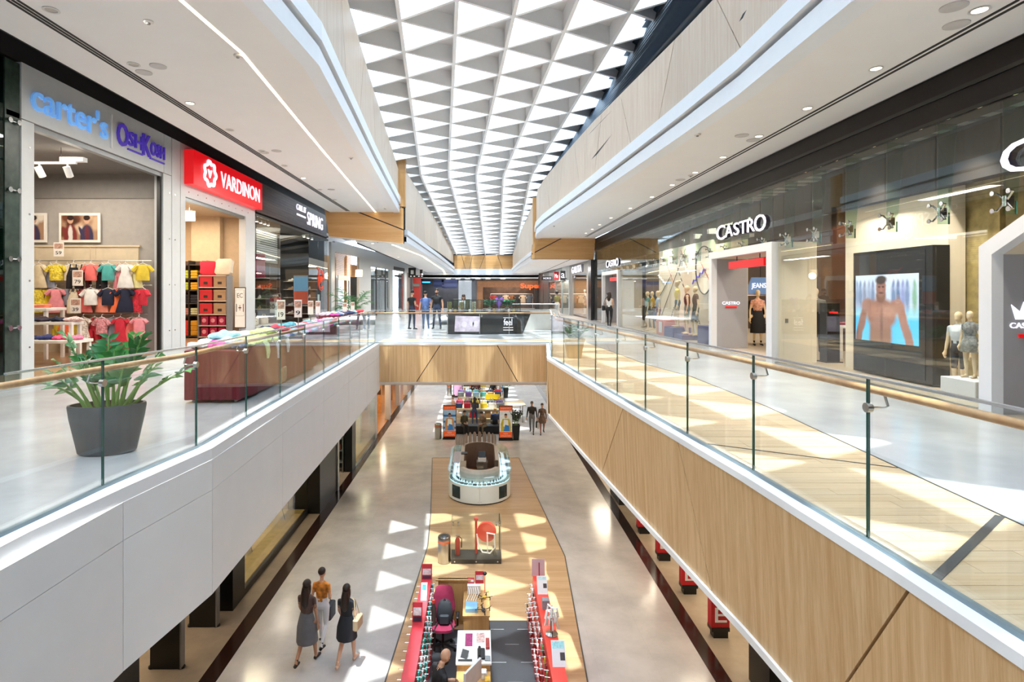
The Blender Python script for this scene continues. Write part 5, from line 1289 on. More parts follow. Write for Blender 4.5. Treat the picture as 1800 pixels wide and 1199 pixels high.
a, b = at(725.5, 503.5, 54.9), at(737, 499, 54.9); m = MB(); m.box(a.x, 54.86, a.z, b.x, 54.98, b.z); m.build('plate', mat('#5d6a66', .5), t, False, True)
# ------------------------------------------------------------------ right shops, upper floor
GTOP = 4.27
m = MB(); m.box(XR - .02, YN, GTOP, XR + .35, 35, 5.0); struct(m.build('wall_right_band', mat('#15100f', .4, var=.2, spec=.25)))
m = MB(); m.box(XR - .05, YN, 4.62, XR - .02, 35, 4.68); m.box(XR - .04, YN, GTOP, XR, 35, GTOP + .05); struct(m.build('trim_16', mat('#0b0908', .3)))
DKW2 = mat('#241f1c', .6, var=.1); 
rs = sgroup('wall_shop_right')
m = MB(); m.box(12.6, YN, 0, 12.8, 35.1, 4.5); m.build('back_wall', mat('#4a3a30', .7), rs)
m = MB(); m.box(XR + .02, 34.9, 0, 12.6, 35.1, 4.5); m.build('party_wall', mat('#4b4640', .7), rs)
m = MB(); m.box(XR + .36, YN, 4.75, 12.6, 35, 4.85); m.build('shop_ceiling', mat('#2a2b2c', .8), rs)
for k in range(66):
    m = MB(); m.box(XR + .36, 3.4 + k * .48, 4.42, XR + 1.3, 3.4 + k * .48 + .22, 4.5); m.build('ceiling_slat', mat('#8f9496', .5), rs)
m = MB(); m.box(XR, YN, .002, 12.6, 35, .01); m.build('shop_floor', mat('#b9ab98', .3, var=.06), rs)
# black beam hung inside the facade
m = MB(); m.box(8.0, YN, 3.5, 8.25, 13.3, 4.42); m.box(8.0, 17.4, 3.5, 8.25, 35, 4.42); m.build('inner_beam', DKW2, rs)
m = MB(); m.box(8.3, 17.5, 3.4, 8.45, 28, 3.5); m.build('inner_rail', mat('#8c8c88', .5), rs)
# facade
WN = sgroup('window_2')
seams = [7.69 + 1.1 * k for k in range(-5, 26)]
PORT = [(4.2, 7.9), (13.5, 17.2), (28.5, 32.3)]
def blocked(a, b):
    for p, q in PORT:
        if a < q - .05 and b > p + .05: return (p, q)
    return None
for a, b in zip(seams, seams[1:]):
    for z0, z1 in ((.03, 2.9), (2.91, GTOP)):
        a2, b2 = a + .006, b - .006
        if z0 < 1:
            bl = blocked(a, b)
            if bl:
                if a < bl[0] - .1: b2 = bl[0]
                elif b > bl[1] + .1: a2 = bl[1]
                else: continue
        m = MB(); m.box(XR - .007, a2, z0, XR + .007, b2, z1); m.build('glass_pane', GLASS, WN)
m = MB(); m.box(XR - .04, 7.9, 0, XR + .04, 13.5, .03); m.box(XR - .04, 17.2, 0, XR + .04, 28.5, .03); m.box(XR - .04, 32.3, 0, XR + .04, 35, .03); m.build('base_rail', STEEL, WN)
FING = glass('#e2f2ea', name='fin_glass')
for y in seams[2:]:
    if y > 33: continue
    m = MB(); m.hexa([(XR + .03, y - .009, 2.72), (XR + .2, y - .009, 2.72), (XR + .2, y + .009, 2.72), (XR + .03, y + .009, 2.72)], [(XR + .03, y - .009, GTOP + .15), (XR + .34, y - .009, GTOP + .15), (XR + .34, y + .009, GTOP + .15), (XR + .03, y + .009, GTOP + .15)])
    fn = m.build('glass_fin', FING, WN)
    m = MB(); m.box(XR + .195, y - .01, 2.72, XR + .21, y + .01, 2.9); m.build('fin_edge', GEDGE, fn)
    m = MB()
    for dy in (-.12, .12):
        for dz_ in (-.12, .12):
            m.tube([(XR + .07, y, 2.9), (XR + .05, y + dy, 2.9 + dz_), (XR - .012, y + dy, 2.9 + dz_)], .014, 6); m.disc((XR - .014, y + dy, 2.9 + dz_), (1, 0, 0), .034, .014, 12)
    m.box(XR + .04, y - .03, 2.83, XR + .15, y + .03, 2.97); m.build('spider_clamp', CHROME, WN, True)
for k in range(48):
    y = 5.6 + .56 * k
    if y > 33: break
    t = thing('window_downlight', f'small warm downlight inside the top of the glass shopfront, {ordw(k)} from the camera end', 'light', (XR + .33, y, 4.4), 0, 'downlights inside the glass shopfront')
    m = MB(); m.lathe([(.055, .04), (.06, 0), (.045, -.01), (.04, .0)], 12); m.build('rim', STEEL, t, True); m = MB(); m.lathe([(.001, -.004), (.043, -.004), (.043, .0)], 12); m.build('lens', glow('#ffe2b0', 14), t)
for y in (6.5, 9.2, 11.4, 19, 21.5, 24, 26.5, 33.3): lamp('SPOT', (XR + .45, y, 4.3), 380, (1, .9, .76), .06, 100, .7)
for y in (11, 15.5, 22, 29): lamp('AREA', (10.2, y, 4.3), 180, (1, .86, .68), 1.6, sy=2.2)
# portals: deep white boxes set in the facade
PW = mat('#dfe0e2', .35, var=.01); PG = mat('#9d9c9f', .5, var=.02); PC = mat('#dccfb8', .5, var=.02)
def portal(nm, label, ya, yb, z, depth=.95, cham=0.0, px=.0):
    t = thing(nm, label, 'portal', (XR, (ya + yb) / 2, 0)); x0, x1 = XR - .12 + px, XR + depth
    if cham: out = [(yb, 0), (yb, z - .6), (yb - 1.1, z), (ya, z), (ya, 0)]; inn = [(yb - .2, 0), (yb - .2, z - .72), (yb - 1.15, z - .2), (ya + .2, z - .2), (ya + .2, 0)]
    else: out = [(yb, 0), (yb, z), (ya, z), (ya, 0)]; inn = [(yb - .2, 0), (yb - .2, z - .2), (ya + .26, z - .2), (ya + .26, 0)]
    m = MB()
    for k in range(len(out) - 1):
        a, b, c_, d = out[k], out[k + 1], inn[k + 1], inn[k]
        m.slab([(x0, *a), (x0, *b), (x0, *c_), (x0, *d)], (.16, 0, 0))
    m.build('front_frame', PW, t, False, True)
    m = MB()
    for k in range(len(out) - 1):
        if k == 0: continue
        a, b, c_, d = out[k], out[k + 1], inn[k + 1], inn[k]
        m.slab([(x0 + .161, *a), (x0 + .161, *b), (x0 + .161, *c_), (x0 + .161, *d)], (x1 - x0 - .16, 0, 0))
    m.build('side_shell', PC, t, False, True)
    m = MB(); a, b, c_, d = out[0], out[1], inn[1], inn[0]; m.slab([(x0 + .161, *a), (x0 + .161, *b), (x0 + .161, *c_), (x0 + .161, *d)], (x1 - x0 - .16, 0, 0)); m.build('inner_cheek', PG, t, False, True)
    return t
REDP = mat('#e3151b', .35, emit=.35)
WL = glow('#f6f4ff', .9, 'white_letter')
pt = portal('shop_portal', 'white box portal with grey inner cheek under the central shop sign of the glass front', 13.5, 17.2, 2.88)
text('CASTRO', (XR + .2, 16.995, 1.32), (1, 0, 0), .52, .09, WL, pt, 'letters', .012); m = MB(); m.box(XR + .29, 16.98, 1.22, XR + .63, 16.999, 1.27); m.build('red_bar', REDP, pt, False, True)
m = MB(); m.box(XR + .2, 13.49, .95, XR + .27, 13.5, 1.05); m.build('wall_socket', mat('#7b766c', .5), pt, False, True)
pt = portal('shop_portal', 'white box portal with a crown mark at the near end of the glass front', 4.2, 7.9, 2.9, .95, 1)
text('CASTRO KIDS', (XR + .12, 7.695, 1.18), (1, 0, 0), .75, .075, WL, pt, 'letters', .012); m = MB(); m.box(XR + .24, 7.68, 1.05, XR + .7, 7.699, 1.1); m.build('red_bar', REDP, pt, False, True)
m = MB(); cr = [(0, 0), (.36, 0), (.42, .2), (.3, .1), (.25, .24), (.18, .12), (.11, .24), (.06, .1), (-.06, .2)]; m.slab([(XR + .2 + x, 7.699, 1.3 + z) for x, z in cr], (0, -.012, 0)); m.build('crown_mark', WL, pt, False, True)
pt = portal('shop_portal', 'white box portal at the far end of the tall glass shopfront', 28.5, 32.3, 2.86, 1.1)
m = MB(); m.box(XR + .9, 29, 0, XR + 1.0, 31.9, 2.66); m.build('rear_screen', PG, pt, False, True)
def redsign(y0, y1, z, label):
    t = thing('hanging_sign', label, 'sign', (XR + .1, (y0 + y1) / 2, z))
    m = MB(); m.box(XR + .04, y0, z, XR + .2, y1, z + .2); m.build('red_box', REDP, t, False, True)
    m = MB()
    for y in (y0 + .35, y1 - .35): m.tube([(XR + .12, y, z + .2), (XR + .12, y, z + .33)], .012, 6)
    m.build('hanger_rod', BLACKM, t, False, True)
redsign(14.2, 16.2, 2.35, 'red box hanging under the lintel of the central white portal'); redsign(29.2, 31, 2.32, 'red box hanging under the lintel of the far white portal')
DKL = mat('#151326', .4)
def castro(y0, y1, z, h, label):
    t = thing('shop_sign', label, 'sign', (XR, y0, z)); W_ = y0 - y1
    for k, (a, b, ws, hs) in enumerate([('C', 0, .2, 1), ('A', .2, .17, .8), ('S', .385, .12, .8), ('T', .51, .14, .8), ('R', .66, .14, .8), ('O', .79, .21, 1)]):
        yy = y0 - b * W_; zz = z + (h * .1 if hs < 1 else 0)
        text(a, (XR - .06, yy, zz), (0, -1, 0), ws * W_ * .96, h * hs, WL, t, 'letter_face', .02)
        text(a, (XR + .05, yy, zz), (0, -1, 0), ws * W_ * .96, h * hs, DKL, t, 'letter_return', .105)
castro(16.75, 13.85, 3.2, .42, 'white faced capitals with dark sides above the central portal of the glass front')
castro(7.62, 4.7, 3.22, .42, 'cropped white faced capitals with dark sides above the near portal')
castro(31.4, 28.6, 3.05, .4, 'small distant white faced capitals above the far portal of the glass front')
# near window: cream wall, video wall, textured pillar, child mannequins
CRW = mat('#ece0cc', .7, var=.02)
m = MB(); m.box(8.2, 9.95, 0, 8.5, 12.75, 3.55); struct(m.build('wall_right_window', CRW))
m = MB(); m.box(8.55, 9.35, 0, 9.3, 10.35, 3.7); struct(m.build('pillar', mat('#a3905f', .8, var=.25, scale=7, bump=.6)))
m = MB(); m.box(8.6, 7.9, 0, 8.7, 9.3, 3.7); struct(m.build('wall_right_window', mat('#8c7b52', .8, var=.2)))
tv = thing('video_screen', 'tall dark video wall showing a bare chested swimmer in blue water', 'screen', (7.95, 11, 0))
m = MB(); m.box(7.9, 9.92, .04, 8.2, 12.02, 2.5); m.build('casing', mat('#242529', .35), tv, False, True)
m = MB(); m.box(7.893, 10.08, .1, 7.9, 11.98, 2.44); m.build('dark_panel', mat('#2e3036', .25), tv, False, True)
Y0, Y1, Z0, Z1 = 11.93, 10.22, .70, 2.02
rr = random.Random(4); SK = '#8d675d'
sh = [(.5, .0, 3, .43, 0, .12, '#53b3e2'), (.5, .44, 3, .06, 0, .6, '#8fc4dc')]
for u, c in ((.04, '#8496b4'), (.1, '#667a9e'), (.17, '#76809c'), (.24, '#8a98b4'), (.31, '#6b7fa4'), (.63, '#6a7ca2'), (.7, '#566a94'), (.77, '#8088b8'), (.83, '#6d7fa6'), (.93, '#78a08e')): sh.append((u, .66, .03, .16, 0, .7, c)); sh.append((u, .84, .014, .05, 0, .7, c))
sh += [(.13, .3, .055, .3, -.25, .3, '#80594f'), (.07, .05, .05, .16, -.1, .3, '#7a554c'), (.78, .32, .055, .32, .25, .3, '#946b60'), (.86, .06, .05, .18, .1, .3, '#8d655a'), (.22, .54, .1, .09, .3, .3, SK), (.68, .53, .1, .09, -.3, .3, '#9a7267'),
       (.43, .1, .17, .4, 0, .18, '#84604f'), (.44, .42, .23, .22, 0, .2, SK), (.37, .46, .1, .07, 0, .7, '#9b7468'), (.56, .46, .1, .07, 0, .7, '#a67f72'), (.45, .2, .02, .2, 0, .9, '#6d4c44'), (.44, .68, .075, .1, 0, .25, '#74524a'), (.44, .8, .075, .13, 0, .18, '#86625a'), (.44, .91, .08, .06, 0, .3, '#3d3637'), (.41, .81, .018, .012, 0, .5, '#4a3632'), (.47, .81, .018, .012, 0, .5, '#4a3632'), (.44, .77, .014, .03, 0, .6, '#946c62'), (.44, .72, .035, .012, 0, .5, '#5d403c')]
m = MB(); m.box(7.888, Y1, Z0, 7.893, Y0, Z1); m.build('lit_picture', paint('#b6c4dc', sh, (0, Y0, Z0), (0, Y1 - Y0, 0), (0, 0, Z1 - Z0), .55), tv, False, True)
MANQ = mat('#e3cda9', .45, var=.03)
SHIRT = mat('#c3cbd2', .8, var=.1); PLAID = mat('#7c8080', .8, var=.5, scale=28)
figure('mannequin', 'taller cream child mannequin in a pale grey shirt and dark shorts behind the plaid dress', 'mannequin', (8.05, 9.55, .02), R(105), 1.32, False, 'stand', ('down', 'down'), skin=MANQ, top=SHIRT, bottom=mat('#1f2430', .8), shoe=mat('#4a3527', .6), sleeve='short', leg='knee', face=False, vox=.02)
figure('mannequin', 'smaller cream child mannequin in a grey plaid dress on a white block', 'mannequin', (7.72, 8.95, .32), R(105), 1.05, True, 'stand', ('down', 'down'), skin=MANQ, top=PLAID, bottom=PLAID, shoe=MANQ, sleeve='short', leg='bare', skirt=PLAID, skirtlen=.42, face=False, vox=.02)
m = MB(); m.bevbox(7.45, 8.55, 0, 8.0, 9.2, .32, .01); tag(m.build('plinth', WHITE), 'white display block under the plaid dress mannequin', 'plinth')
# interior glimpses
t = thing('totem', 'slim black floor totem inside the shop doorway beside the central portal', 'stand', (8.9, 14.6, 0))
p0, p1 = at(1438, 640, 13.4), at(1463, 535, 13.4)
m = MB(); m.box(8.25, 13.5, .01, 8.55, 13.8, 1.42); m.build('panel', mat('#1b1413', .3), t, False, True); m = MB(); m.box(8.2, 13.45, 0, 8.6, 13.85, .03); m.build('foot', BLACK, t, False, True); m = MB(); m.box(8.3, 13.493, 1.18, 8.5, 13.5, 1.22); m.build('red_bar', REDP, t, False, True)
figure('mannequin', 'cream mannequin in a grey jacket standing behind the black totem', 'mannequin', (9.4, 15.9, .01), R(150), 1.78, False, 'stand', skin=MANQ, top=mat('#6b6a68', .8), bottom=mat('#2a2c34', .8), sleeve='long', face=False, vox=.025)
figure('mannequin', 'mannequin in a pink floral top and dark skirt seen through the central portal', 'mannequin', (8.75, 17.9, .01), R(170), 1.75, True, 'stand', skin=MANQ, top=mat('#d9a08a', .8, var=.4, scale=22), bottom=mat('#1d1c20', .8), leg='bare', skirt=mat('#1d1c20', .8), skirtlen=.7, face=False, vox=.025)
t = thing('hanging_sign', 'pale blue hexagonal sign lettered JEANS inside the shop', 'sign', (8.9, 18, 1.9))
m = MB(); m.slab([(8.5, 18, 1.62), (9.14, 18, 1.62), (9.14, 18, 1.92), (9.1, 18, 2.16), (8.62, 18, 2.16), (8.52, 18, 1.9)], (0, .06, 0)); m.build('board', mat('#5f7fae', .4, emit=.25), t, False, True); text('JEANS', (8.6, 18, 1.78), (1, 0, 0), .46, .2, WL, t, 'letters', .01)
m = MB(); m.tube([(8.9, 18.03, 2.16), (8.9, 18.03, 4.7)], .01, 5); m.tube([(9.3, 18.03, 2.16), (9.3, 18.03, 4.7)], .01, 5); m.build('wire', BLACKM, t, False, True)
for k in range(9):
    nme, c_ = [('black', '#17161a'), ('navy', '#232a40'), ('brown', '#4d382c'), ('grey', '#5b5a5c'), ('dark blue', '#2b3450')][k % 5]
    o = bpy.data.objects.new('hanging_garment', GK['top']); COL.objects.link(o); o.location = (9.0 + .16 * k, 19.2, 1.45); o.rotation_euler = (0, 0, R(65)); o.scale = (1.5, 1.5, 1.8); setmat(o, mat(c_, .85))
    tag(o, f'{nme} top on the dim rail behind the central portal, {ORD[k]} from the portal', 'clothing', 'dark tops on the dim rail')
m = MB(); m.tube([(8.8, 19.2, 1.58), (10.6, 19.2, 1.58)], .018, 8); m.tube([(8.8, 19.2, 0.01), (8.8, 19.2, 1.58)], .018, 8); m.tube([(10.6, 19.2, 0.01), (10.6, 19.2, 1.58)], .018, 8); tag(m.build('clothes_rail', mat('#b0764a', .3, .8), None, True), 'copper clothes rail in the dim shop behind the central portal', 'rail')
t = thing('display_table', 'white table with folded clothes deep inside the clothes shop', 'table', (9.6, 14.6, 0))
m = MB(); m.box(9.0, 14.2, .78, 10.3, 15, .84); m.build('tabletop', WHITE, t, False, True)
for x in (9.05, 10.2):
    for y in (14.25, 14.92): m = MB(); m.box(x, y, 0.01, x + .05, y + .05, .78); m.build('leg', WHITE, t, False, True)
for k, (n_, c_) in enumerate([('red', '#9c2b32'), ('white', '#dcd8d2'), ('grey', '#7d7b7a'), ('navy', '#28304a')]): cloth(FOLD[k % 4], (9.2 + .3 * k, 14.6, .842), 0, c_, f'{n_} folded top on the white table deep in the shop', 'folded tops on the inner white table')
for k in range(7):
    x, y = 9.2 + .45 * k, 13.9 + .75 * k
    t = thing('track_spot', f'black ceiling spotlight inside the clothes shop, {ORD[k]} from the video wall', 'light', (x, y, 3.9), 0, 'black spotlights in the clothes shop')
    m = MB(); m.tube([(0, 0, .8), (0, 0, .1)], .02, 6); m.tube([(0, 0, .12), (-.08, -.06, -.08)], .07, 12); m.build('head', BLACK, t, True); m = MB(); m.disc((-.082, -.062, -.086), (-.08, -.06, -.2), .055, .004); m.build('lens', glow('#ffdca8', 10), t)
m = MB(); m.box(10.4, 13.4, 0.01, 10.5, 16.8, 3.6); struct(m.build('wall_right_brown', mat('#4a2417', .5, var=.15)))
# mannequin window
m = MB(); m.box(7.95, 19.45, 0, 8.15, 25.2, 3.5); struct(m.build('wall_right_window', CRW))
m = MB(); m.box(7.98, 17.25, 0, 8.14, 19.3, 3.3) ; struct(m.build('wall_right_window', mat('#c9b996', .7, var=.1)))
m = MB(); m.box(8.3, 25.4, 0, 8.5, 28.4, 4.2); struct(m.build('wall_right_window', mat('#6b5c44', .7, var=.15)))
poster((8.1, 26.6, .35), .9, 1.85, '#45424a', 'dark fashion picture of a standing figure at the mannequin window edge', R(-70), [(.1, .55, '#2b3f63'), (.75, .92, '#7c6a60')])
def box_(nm, x0, y0, x1, y1, h, col, label, grp=None):
    m = MB(); m.bevbox(x0, y0, .011, x1, y1, h, .012); return tag(m.build(nm, mat(col, .5)), label, 'plinth', grp)
NVB = '#232a6e'
box_('plinth', 7.15, 22.1, 7.75, 23.0, .62, '#dd8f83', 'pink display block beside the two dressed mannequins'); box_('plinth', 7.12, 20.95, 7.8, 21.95, .38, NVB, 'low navy block under the yellow top mannequin')
box_('plinth', 7.12, 19.95, 7.8, 20.85, .18, NVB, 'flat navy block under the pair of standing mannequins'); box_('plinth', 7.12, 17.45, 7.72, 18.6, .62, NVB, 'tall navy block with a terracotta pot beside the central portal')
m = MB(); m.lathe([(.07, 0), (.11, .06), (.12, .14), (.08, .2), (.06, .2), (.06, .14)], 14, (7.4, 18.1, .621)); tag(m.build('vase', mat('#b8623f', .6), None, True), 'small terracotta pot on the tall navy block', 'vase')
t = thing('price_card', 'white notice leaning on the pink display block', 'sign', (7.13, 22.4, .12)); m = MB(); m.box(-.02, -.18, 0, 0, .18, .42); m.build('card', WHITE, t)
def mq(label, px, d, z, top, bottom, legc, rz, **kw):
    x = (px - CX) * d / F
    figure('mannequin', label, 'mannequin', (x, d, z), rz, 1.72, True, kw.pop('lg', 'contra'), kw.pop('ar', ('down', 'hip')), skin=MANQ, top=top, bottom=bottom, shoe=MANQ, leg=legc, face=False, vox=.02, group=None, **kw)
mq('cream mannequin in a teal top and dark dotted skirt at the window edge', 1139, 25.0, .012, mat('#5c8c86', .8, var=.3, scale=20), mat('#3c4340', .8, var=.6, scale=40), 'bare', R(70), skirt=mat('#3c4340', .8, var=.6, scale=40), skirtlen=.5)
mq('cream mannequin in a mustard top half hidden behind the dotted skirt', 1147, 25.6, .012, mat('#c9a63a', .8), mat('#4d4a4a', .8), 'knee', R(60))
mq('cream mannequin in a pale blue top and plum shorts beside the pink block', 1157, 23.6, .012, mat('#b4c4cf', .8), mat('#6a4452', .8), 'knee', R(80), hair='bun', hairc=MANQ)
mq('cream mannequin in a yellow blouse and denim shorts on the low navy block', 1191, 21.4, .38, mat('#e6d27a', .8, var=.12), mat('#44627e', .8, var=.2), 'bare', R(75), ar=('down', 'down'), sleeve='short', hair='bun', hairc=MANQ)
mq('cream mannequin in a black floral top and teal shorts on the flat navy block', 1208, 20.5, .18, mat('#2a2c30', .8, var=.6, scale=26), mat('#2f7c82', .8), 'bare', R(70), sleeve='none', hair='short', hairc=MANQ)
mq('cream mannequin in a brown tee and dark shorts behind the floral top', 1223, 19.9, .18, mat('#5d4032', .8), mat('#333a33', .8), 'knee', R(85))
def art(nm, pts, r, c_, label, e=0.0):
    m = MB(); m.tube([(7.93, y, z) for y, z in pts], r, 6); tag(m.build(nm, mat(c_, .5, emit=e), None, True), label, 'wall art', 'line art on the cream window wall')
def pw(px, py):
    d = wy(px, 7.93); return (d, EYE - (py - CY) * d / F)
def zig(p, q, n, a):
    (y0, z0), (y1, z1) = pw(*p), pw(*q); out = []
    for k in range(n + 1):
        t = k / n; s_ = a if k % 2 else -a; L = math.hypot(y1 - y0, z1 - z0); out.append((y0 + (y1 - y0) * t + s_ * (z1 - z0) / L, z0 + (z1 - z0) * t - s_ * (y1 - y0) / L))
    return out
art('zigzag_tube', zig((1195, 452), (1210, 480), 8, .05), .02, '#f4f4f4', 'white zigzag tube high on the cream window wall', .3); art('zigzag_tube', zig((1156, 483), (1170, 500), 8, .05), .02, '#f4f4f4', 'white zigzag tube low by the far wall edge', .3); art('zigzag_tube', zig((1217, 497), (1240, 472), 8, .05), .02, '#5a48c8', 'violet zigzag tube across the cream window wall', .5)
for p, q, c_, l in (((1205, 437), (1162, 557), '#3a3633', 'long black slanting line'), ((1178, 487), (1160, 520), '#3a3633', 'short black slanting line'), ((1172, 465), (1184, 497), '#b5503f', 'thin red slanting line'), ((1197, 440), (1208, 470), '#b5503f', 'second thin red line near the top'), ((1232, 462), (1251, 502), '#b5503f', 'thin red line beside the ellipse')):
    art('art_line', [pw(*p), pw(*q)], .012, c_, l + ' on the cream window wall')
for (p, q, l) in (((1181, 441), (1207, 520), 'steep black dashed line'), ((1222, 545), (1232, 575), 'short black dashed line low by the navy block'), ((1185, 540), (1176, 570), 'black dashed line behind the yellow blouse')):
    m = MB(); a, b = Vector((0, *pw(*p))), Vector((0, *pw(*q)))
    for k in range(8): u, v = a.lerp(b, k / 8), a.lerp(b, (k + .55) / 8); m.tube([(7.93, u.y, u.z), (7.93, v.y, v.z)], .014, 5)
    tag(m.build('dashed_line', mat('#2b2826', .6), None, True), l + ' on the cream window wall', 'wall art', 'line art on the cream window wall')
el = [pw(1238 + 15 * math.cos(a) * (1 + .1 * math.sin(a)), 475 - 42 * math.sin(a)) for a in [R(60 + 7 * k) for k in range(45)]]
art('ellipse_tube', [e_ for e_ in el if e_[0] > 19.45], .022, '#2b2826', 'large black open ellipse on the cream window wall')
# far right: dark pillar, grey lingerie shop front and smaller fronts
m = MB(); m.box(6.85, 35.0, 0, 7.2, 35.9, 3.75); struct(m.build('pillar', mat('#1b1c20', .2)))
frr = sgroup('wall_right_far_front')
def frpart(nm, mb, m_): return mb.build(nm, m_, frr)
XG = 6.95
m = MB(); m.box(XG, 36, 3.0, XG + .2, 44, 4.2); frpart('lintel', m, mat('#8f8d89', .5)); 
for y0, y1 in ((36, 36.9), (42.6, 44)): m = MB(); m.box(XG, y0, 0, XG + .2, y1, 3.0); frpart('post', m, mat('#8f8d89', .5))
m = MB(); m.box(XG + .05, 36.9, .1, XG + .07, 42.6, 3.0); frpart('glass_pane', m, GLASS); m = MB(); m.box(XG + 1.9, 36, 0, XG + 2, 44, 3.4); frpart('display_back', m, mat('#c9a987', .7, var=.06)); m = MB(); m.box(XG + .1, 36, 2.98, XG + 2, 44, 3.05); frpart('display_ceiling', m, mat('#4d4640', .7)); m = MB(); m.box(XG + .1, 36, 0, XG + 2, 44, .12); frpart('display_floor', m, mat('#4a3028', .4))
m = MB(); m.box(XG + .1, 43.2, 0, XG + 2, 43.3, 3.0); frpart('display_side', m, mat('#c9a987', .7))
lamp('AREA', (XG + 1.0, 39.8, 2.9), 200, (1, .8, .58), .8, sy=4)
sg = thing('shop_sign', 'white capitals with dark returns on the grey lingerie shop fascia', 'sign', (XG, 41, 3.1)); text('GALITA', (XG - .1, 42.2, 3.12), (0, -1, 0), 4.0, .48, WL, sg, 'letter', .03, split=True); m = MB(); m.box(XG - .04, 38.1, 3.1, XG, 42.3, 3.62); m.build('backing', DKL, sg, False, True)
t = thing('window_text', 'dark script lettering on the warm wall of the lingerie display', 'sign', (XG + 1.88, 40, 2)); text('Dress up', (XG + 1.88, 42.6, 2.25), (0, -1, 0), 3.6, .42, mat('#4b2c20', .6), t, 'lettering', .01, shear=.2)
for k, (y, c_, n_) in enumerate([(41.6, '#d9b795', 'nude'), (39.6, '#1a1718', 'black'), (38.0, '#c9a488', 'beige')]):
    figure('mannequin', f'pale mannequin in a {n_} slip in the lingerie window', 'mannequin', (XG + .75, y, .125), R(80), 1.8, True, 'contra', ('hip', 'down'), skin=mat('#efe3d3', .4), top=mat(c_, .6), bottom=mat(c_, .6), shoe=mat('#efe3d3', .4), sleeve='none', leg='bare', skirt=mat(c_, .6), skirtlen=.5, face=False, vox=.03)
def xr_far(y): return 6.95 - .7 * (y - 44) / 16
m = MB()
cols_ = [(44, 47, '#c9ccc9'), (47, 50, '#8f9a98'), (50, 53.5, '#6f6a68'), (53.5, 57, '#3b3a3c'), (57, 60, '#4a3a34')]
for a, b, c_ in cols_:
    m = MB(); m.slab([(xr_far(a), a, 2.7), (xr_far(b), b, 2.7), (xr_far(b), b, 4), (xr_far(a), a, 4)], (.2, 0, 0)); frpart('fascia', m, mat(c_, .5)); m = MB(); m.slab([(xr_far(a), a + .1, 0), (xr_far(b), b - .1, 0), (xr_far(b), b - .1, 2.7), (xr_far(a), a + .1, 2.7)], (.02, 0, 0)); frpart('glass_pane', m, GLASS if a < 53 else mat('#3b3330', .4))
    m = MB(); m.slab([(xr_far(a) + 1.4, a, 0), (xr_far(b) + 1.4, b, 0), (xr_far(b) + 1.4, b, 2.7), (xr_far(a) + 1.4, a, 2.7)], (.1, 0, 0)); frpart('shop_back', m, mat(['#8b7f76', '#a8aaa6', '#5d4f48', '#7d5b4c', '#5e4a42'][cols_.index((a, b, c_))], .7, var=.4, scale=3)); m = MB(); m.box(xr_far(a) - .05, a - .12, 0, xr_far(a) + 1.5, a + .12, 2.7); frpart('post', m, mat(c_, .5))
lamp('AREA', (7.3, 50, 2.65), 260, (1, .9, .8), .6, sy=10)
for (px0, py0, px1, py1, d, c_, l) in ((985, 476, 994, 493, 45.0, '#4a4b4d', 'grey projecting box sign with white mark beside the lingerie shop'), (974, 478, 982, 492, 48.5, '#b3202a', 'red projecting box sign with white scribble'), (952, 486, 972, 492.5, 52, '#181818', 'long black projecting sign with white capitals')):
    t = thing('projecting_sign', l, 'sign', at((px0 + px1) / 2, py1, d)); a, b = at(px0, py1, d), at(px1, py0, d); m = MB(); m.box(a.x, d, a.z, b.x, d + .15, b.z); m.build('box', mat(c_, .4, emit=.15), t, False, True)
    w_ = (b.x - a.x); text('HORSE' if d == 52 else 'Me' if d == 48.5 else 'a', (a.x + w_ * .15, d, a.z + (b.z - a.z) * .25), (1, 0, 0), w_ * .7, (b.z - a.z) * .5, WL, t, 'lettering', .02)
    m = MB(); m.box(b.x, d + .04, a.z + .1, 7.2, d + .1, a.z + .18); m.build('arm', BLACKM, t, False, True)
# ------------------------------------------------------------------ end shops
ef = sgroup('wall_far')
def fw(nm, px0, px1, py0, py1, m_, d=60.0, th=.2):
    a, b = at(px0, py1, d), at(px1, py0, d); m = MB(); m.box(a.x, d, max(0, a.z), b.x, d + th, b.z); return m.build(nm, m_, ef)
fw('lintel', 738, 946, 486, 490, mat('#d8d9da', .5), 60.0); fw('dark_band', 738, 946, 490, 493, BLACKM, 60.1)
fw('shop_back', 738, 840, 490, 545, mat('#2b2a30', .6, var=.3, scale=2), 64); fw('shop_back', 840, 950, 490, 545, mat('#3f2c22', .6, var=.5, scale=2), 64)
fw('wood_fascia', 838, 946, 493, 505, mat('#8b5c38', .5, var=.15), 60.2); fw('wood_post', 838, 849, 505, 543, mat('#8b5c38', .5), 60.2); fw('wood_post', 940, 946, 505, 543, mat('#2a2322', .5), 60.2)
fw('white_pillar', 806, 829, 492, 545, mat('#b9bcc0', .5), 60.1); fw('grey_pillar', 829, 838, 492, 545, mat('#4c4d52', .5), 60.1)
fw('end_wall', 700, 742, 480, 546, mat('#7a756f', .6), 61); fw('end_wall', 942, 990, 480, 546, mat('#5d5550', .6), 61)
t = thing('shop_sign', 'large orange lettering on the brown timber fascia at the mall end', 'sign', at(914, 510, 60.1)); a, b = at(915, 509.5, 60.1), at(972, 498, 60.1); text('Super', a, (1, 0, 0), (b.x - a.x) * .66, b.z - a.z, mat('#ef5a1c', .4, emit=.9), t, 'letter', .06, split=True, off=.02)
t = thing('shop_sign', 'glowing blue sign on the dark shop at the mall end', 'sign', at(742, 500, 60.0)); a, b = at(741, 500, 60.0), at(758, 493, 60.0); m = MB(); m.box(a.x, 59.95, a.z, b.x, 60.0, b.z); m.build('board', mat('#0b2340', .4), t, False, True)
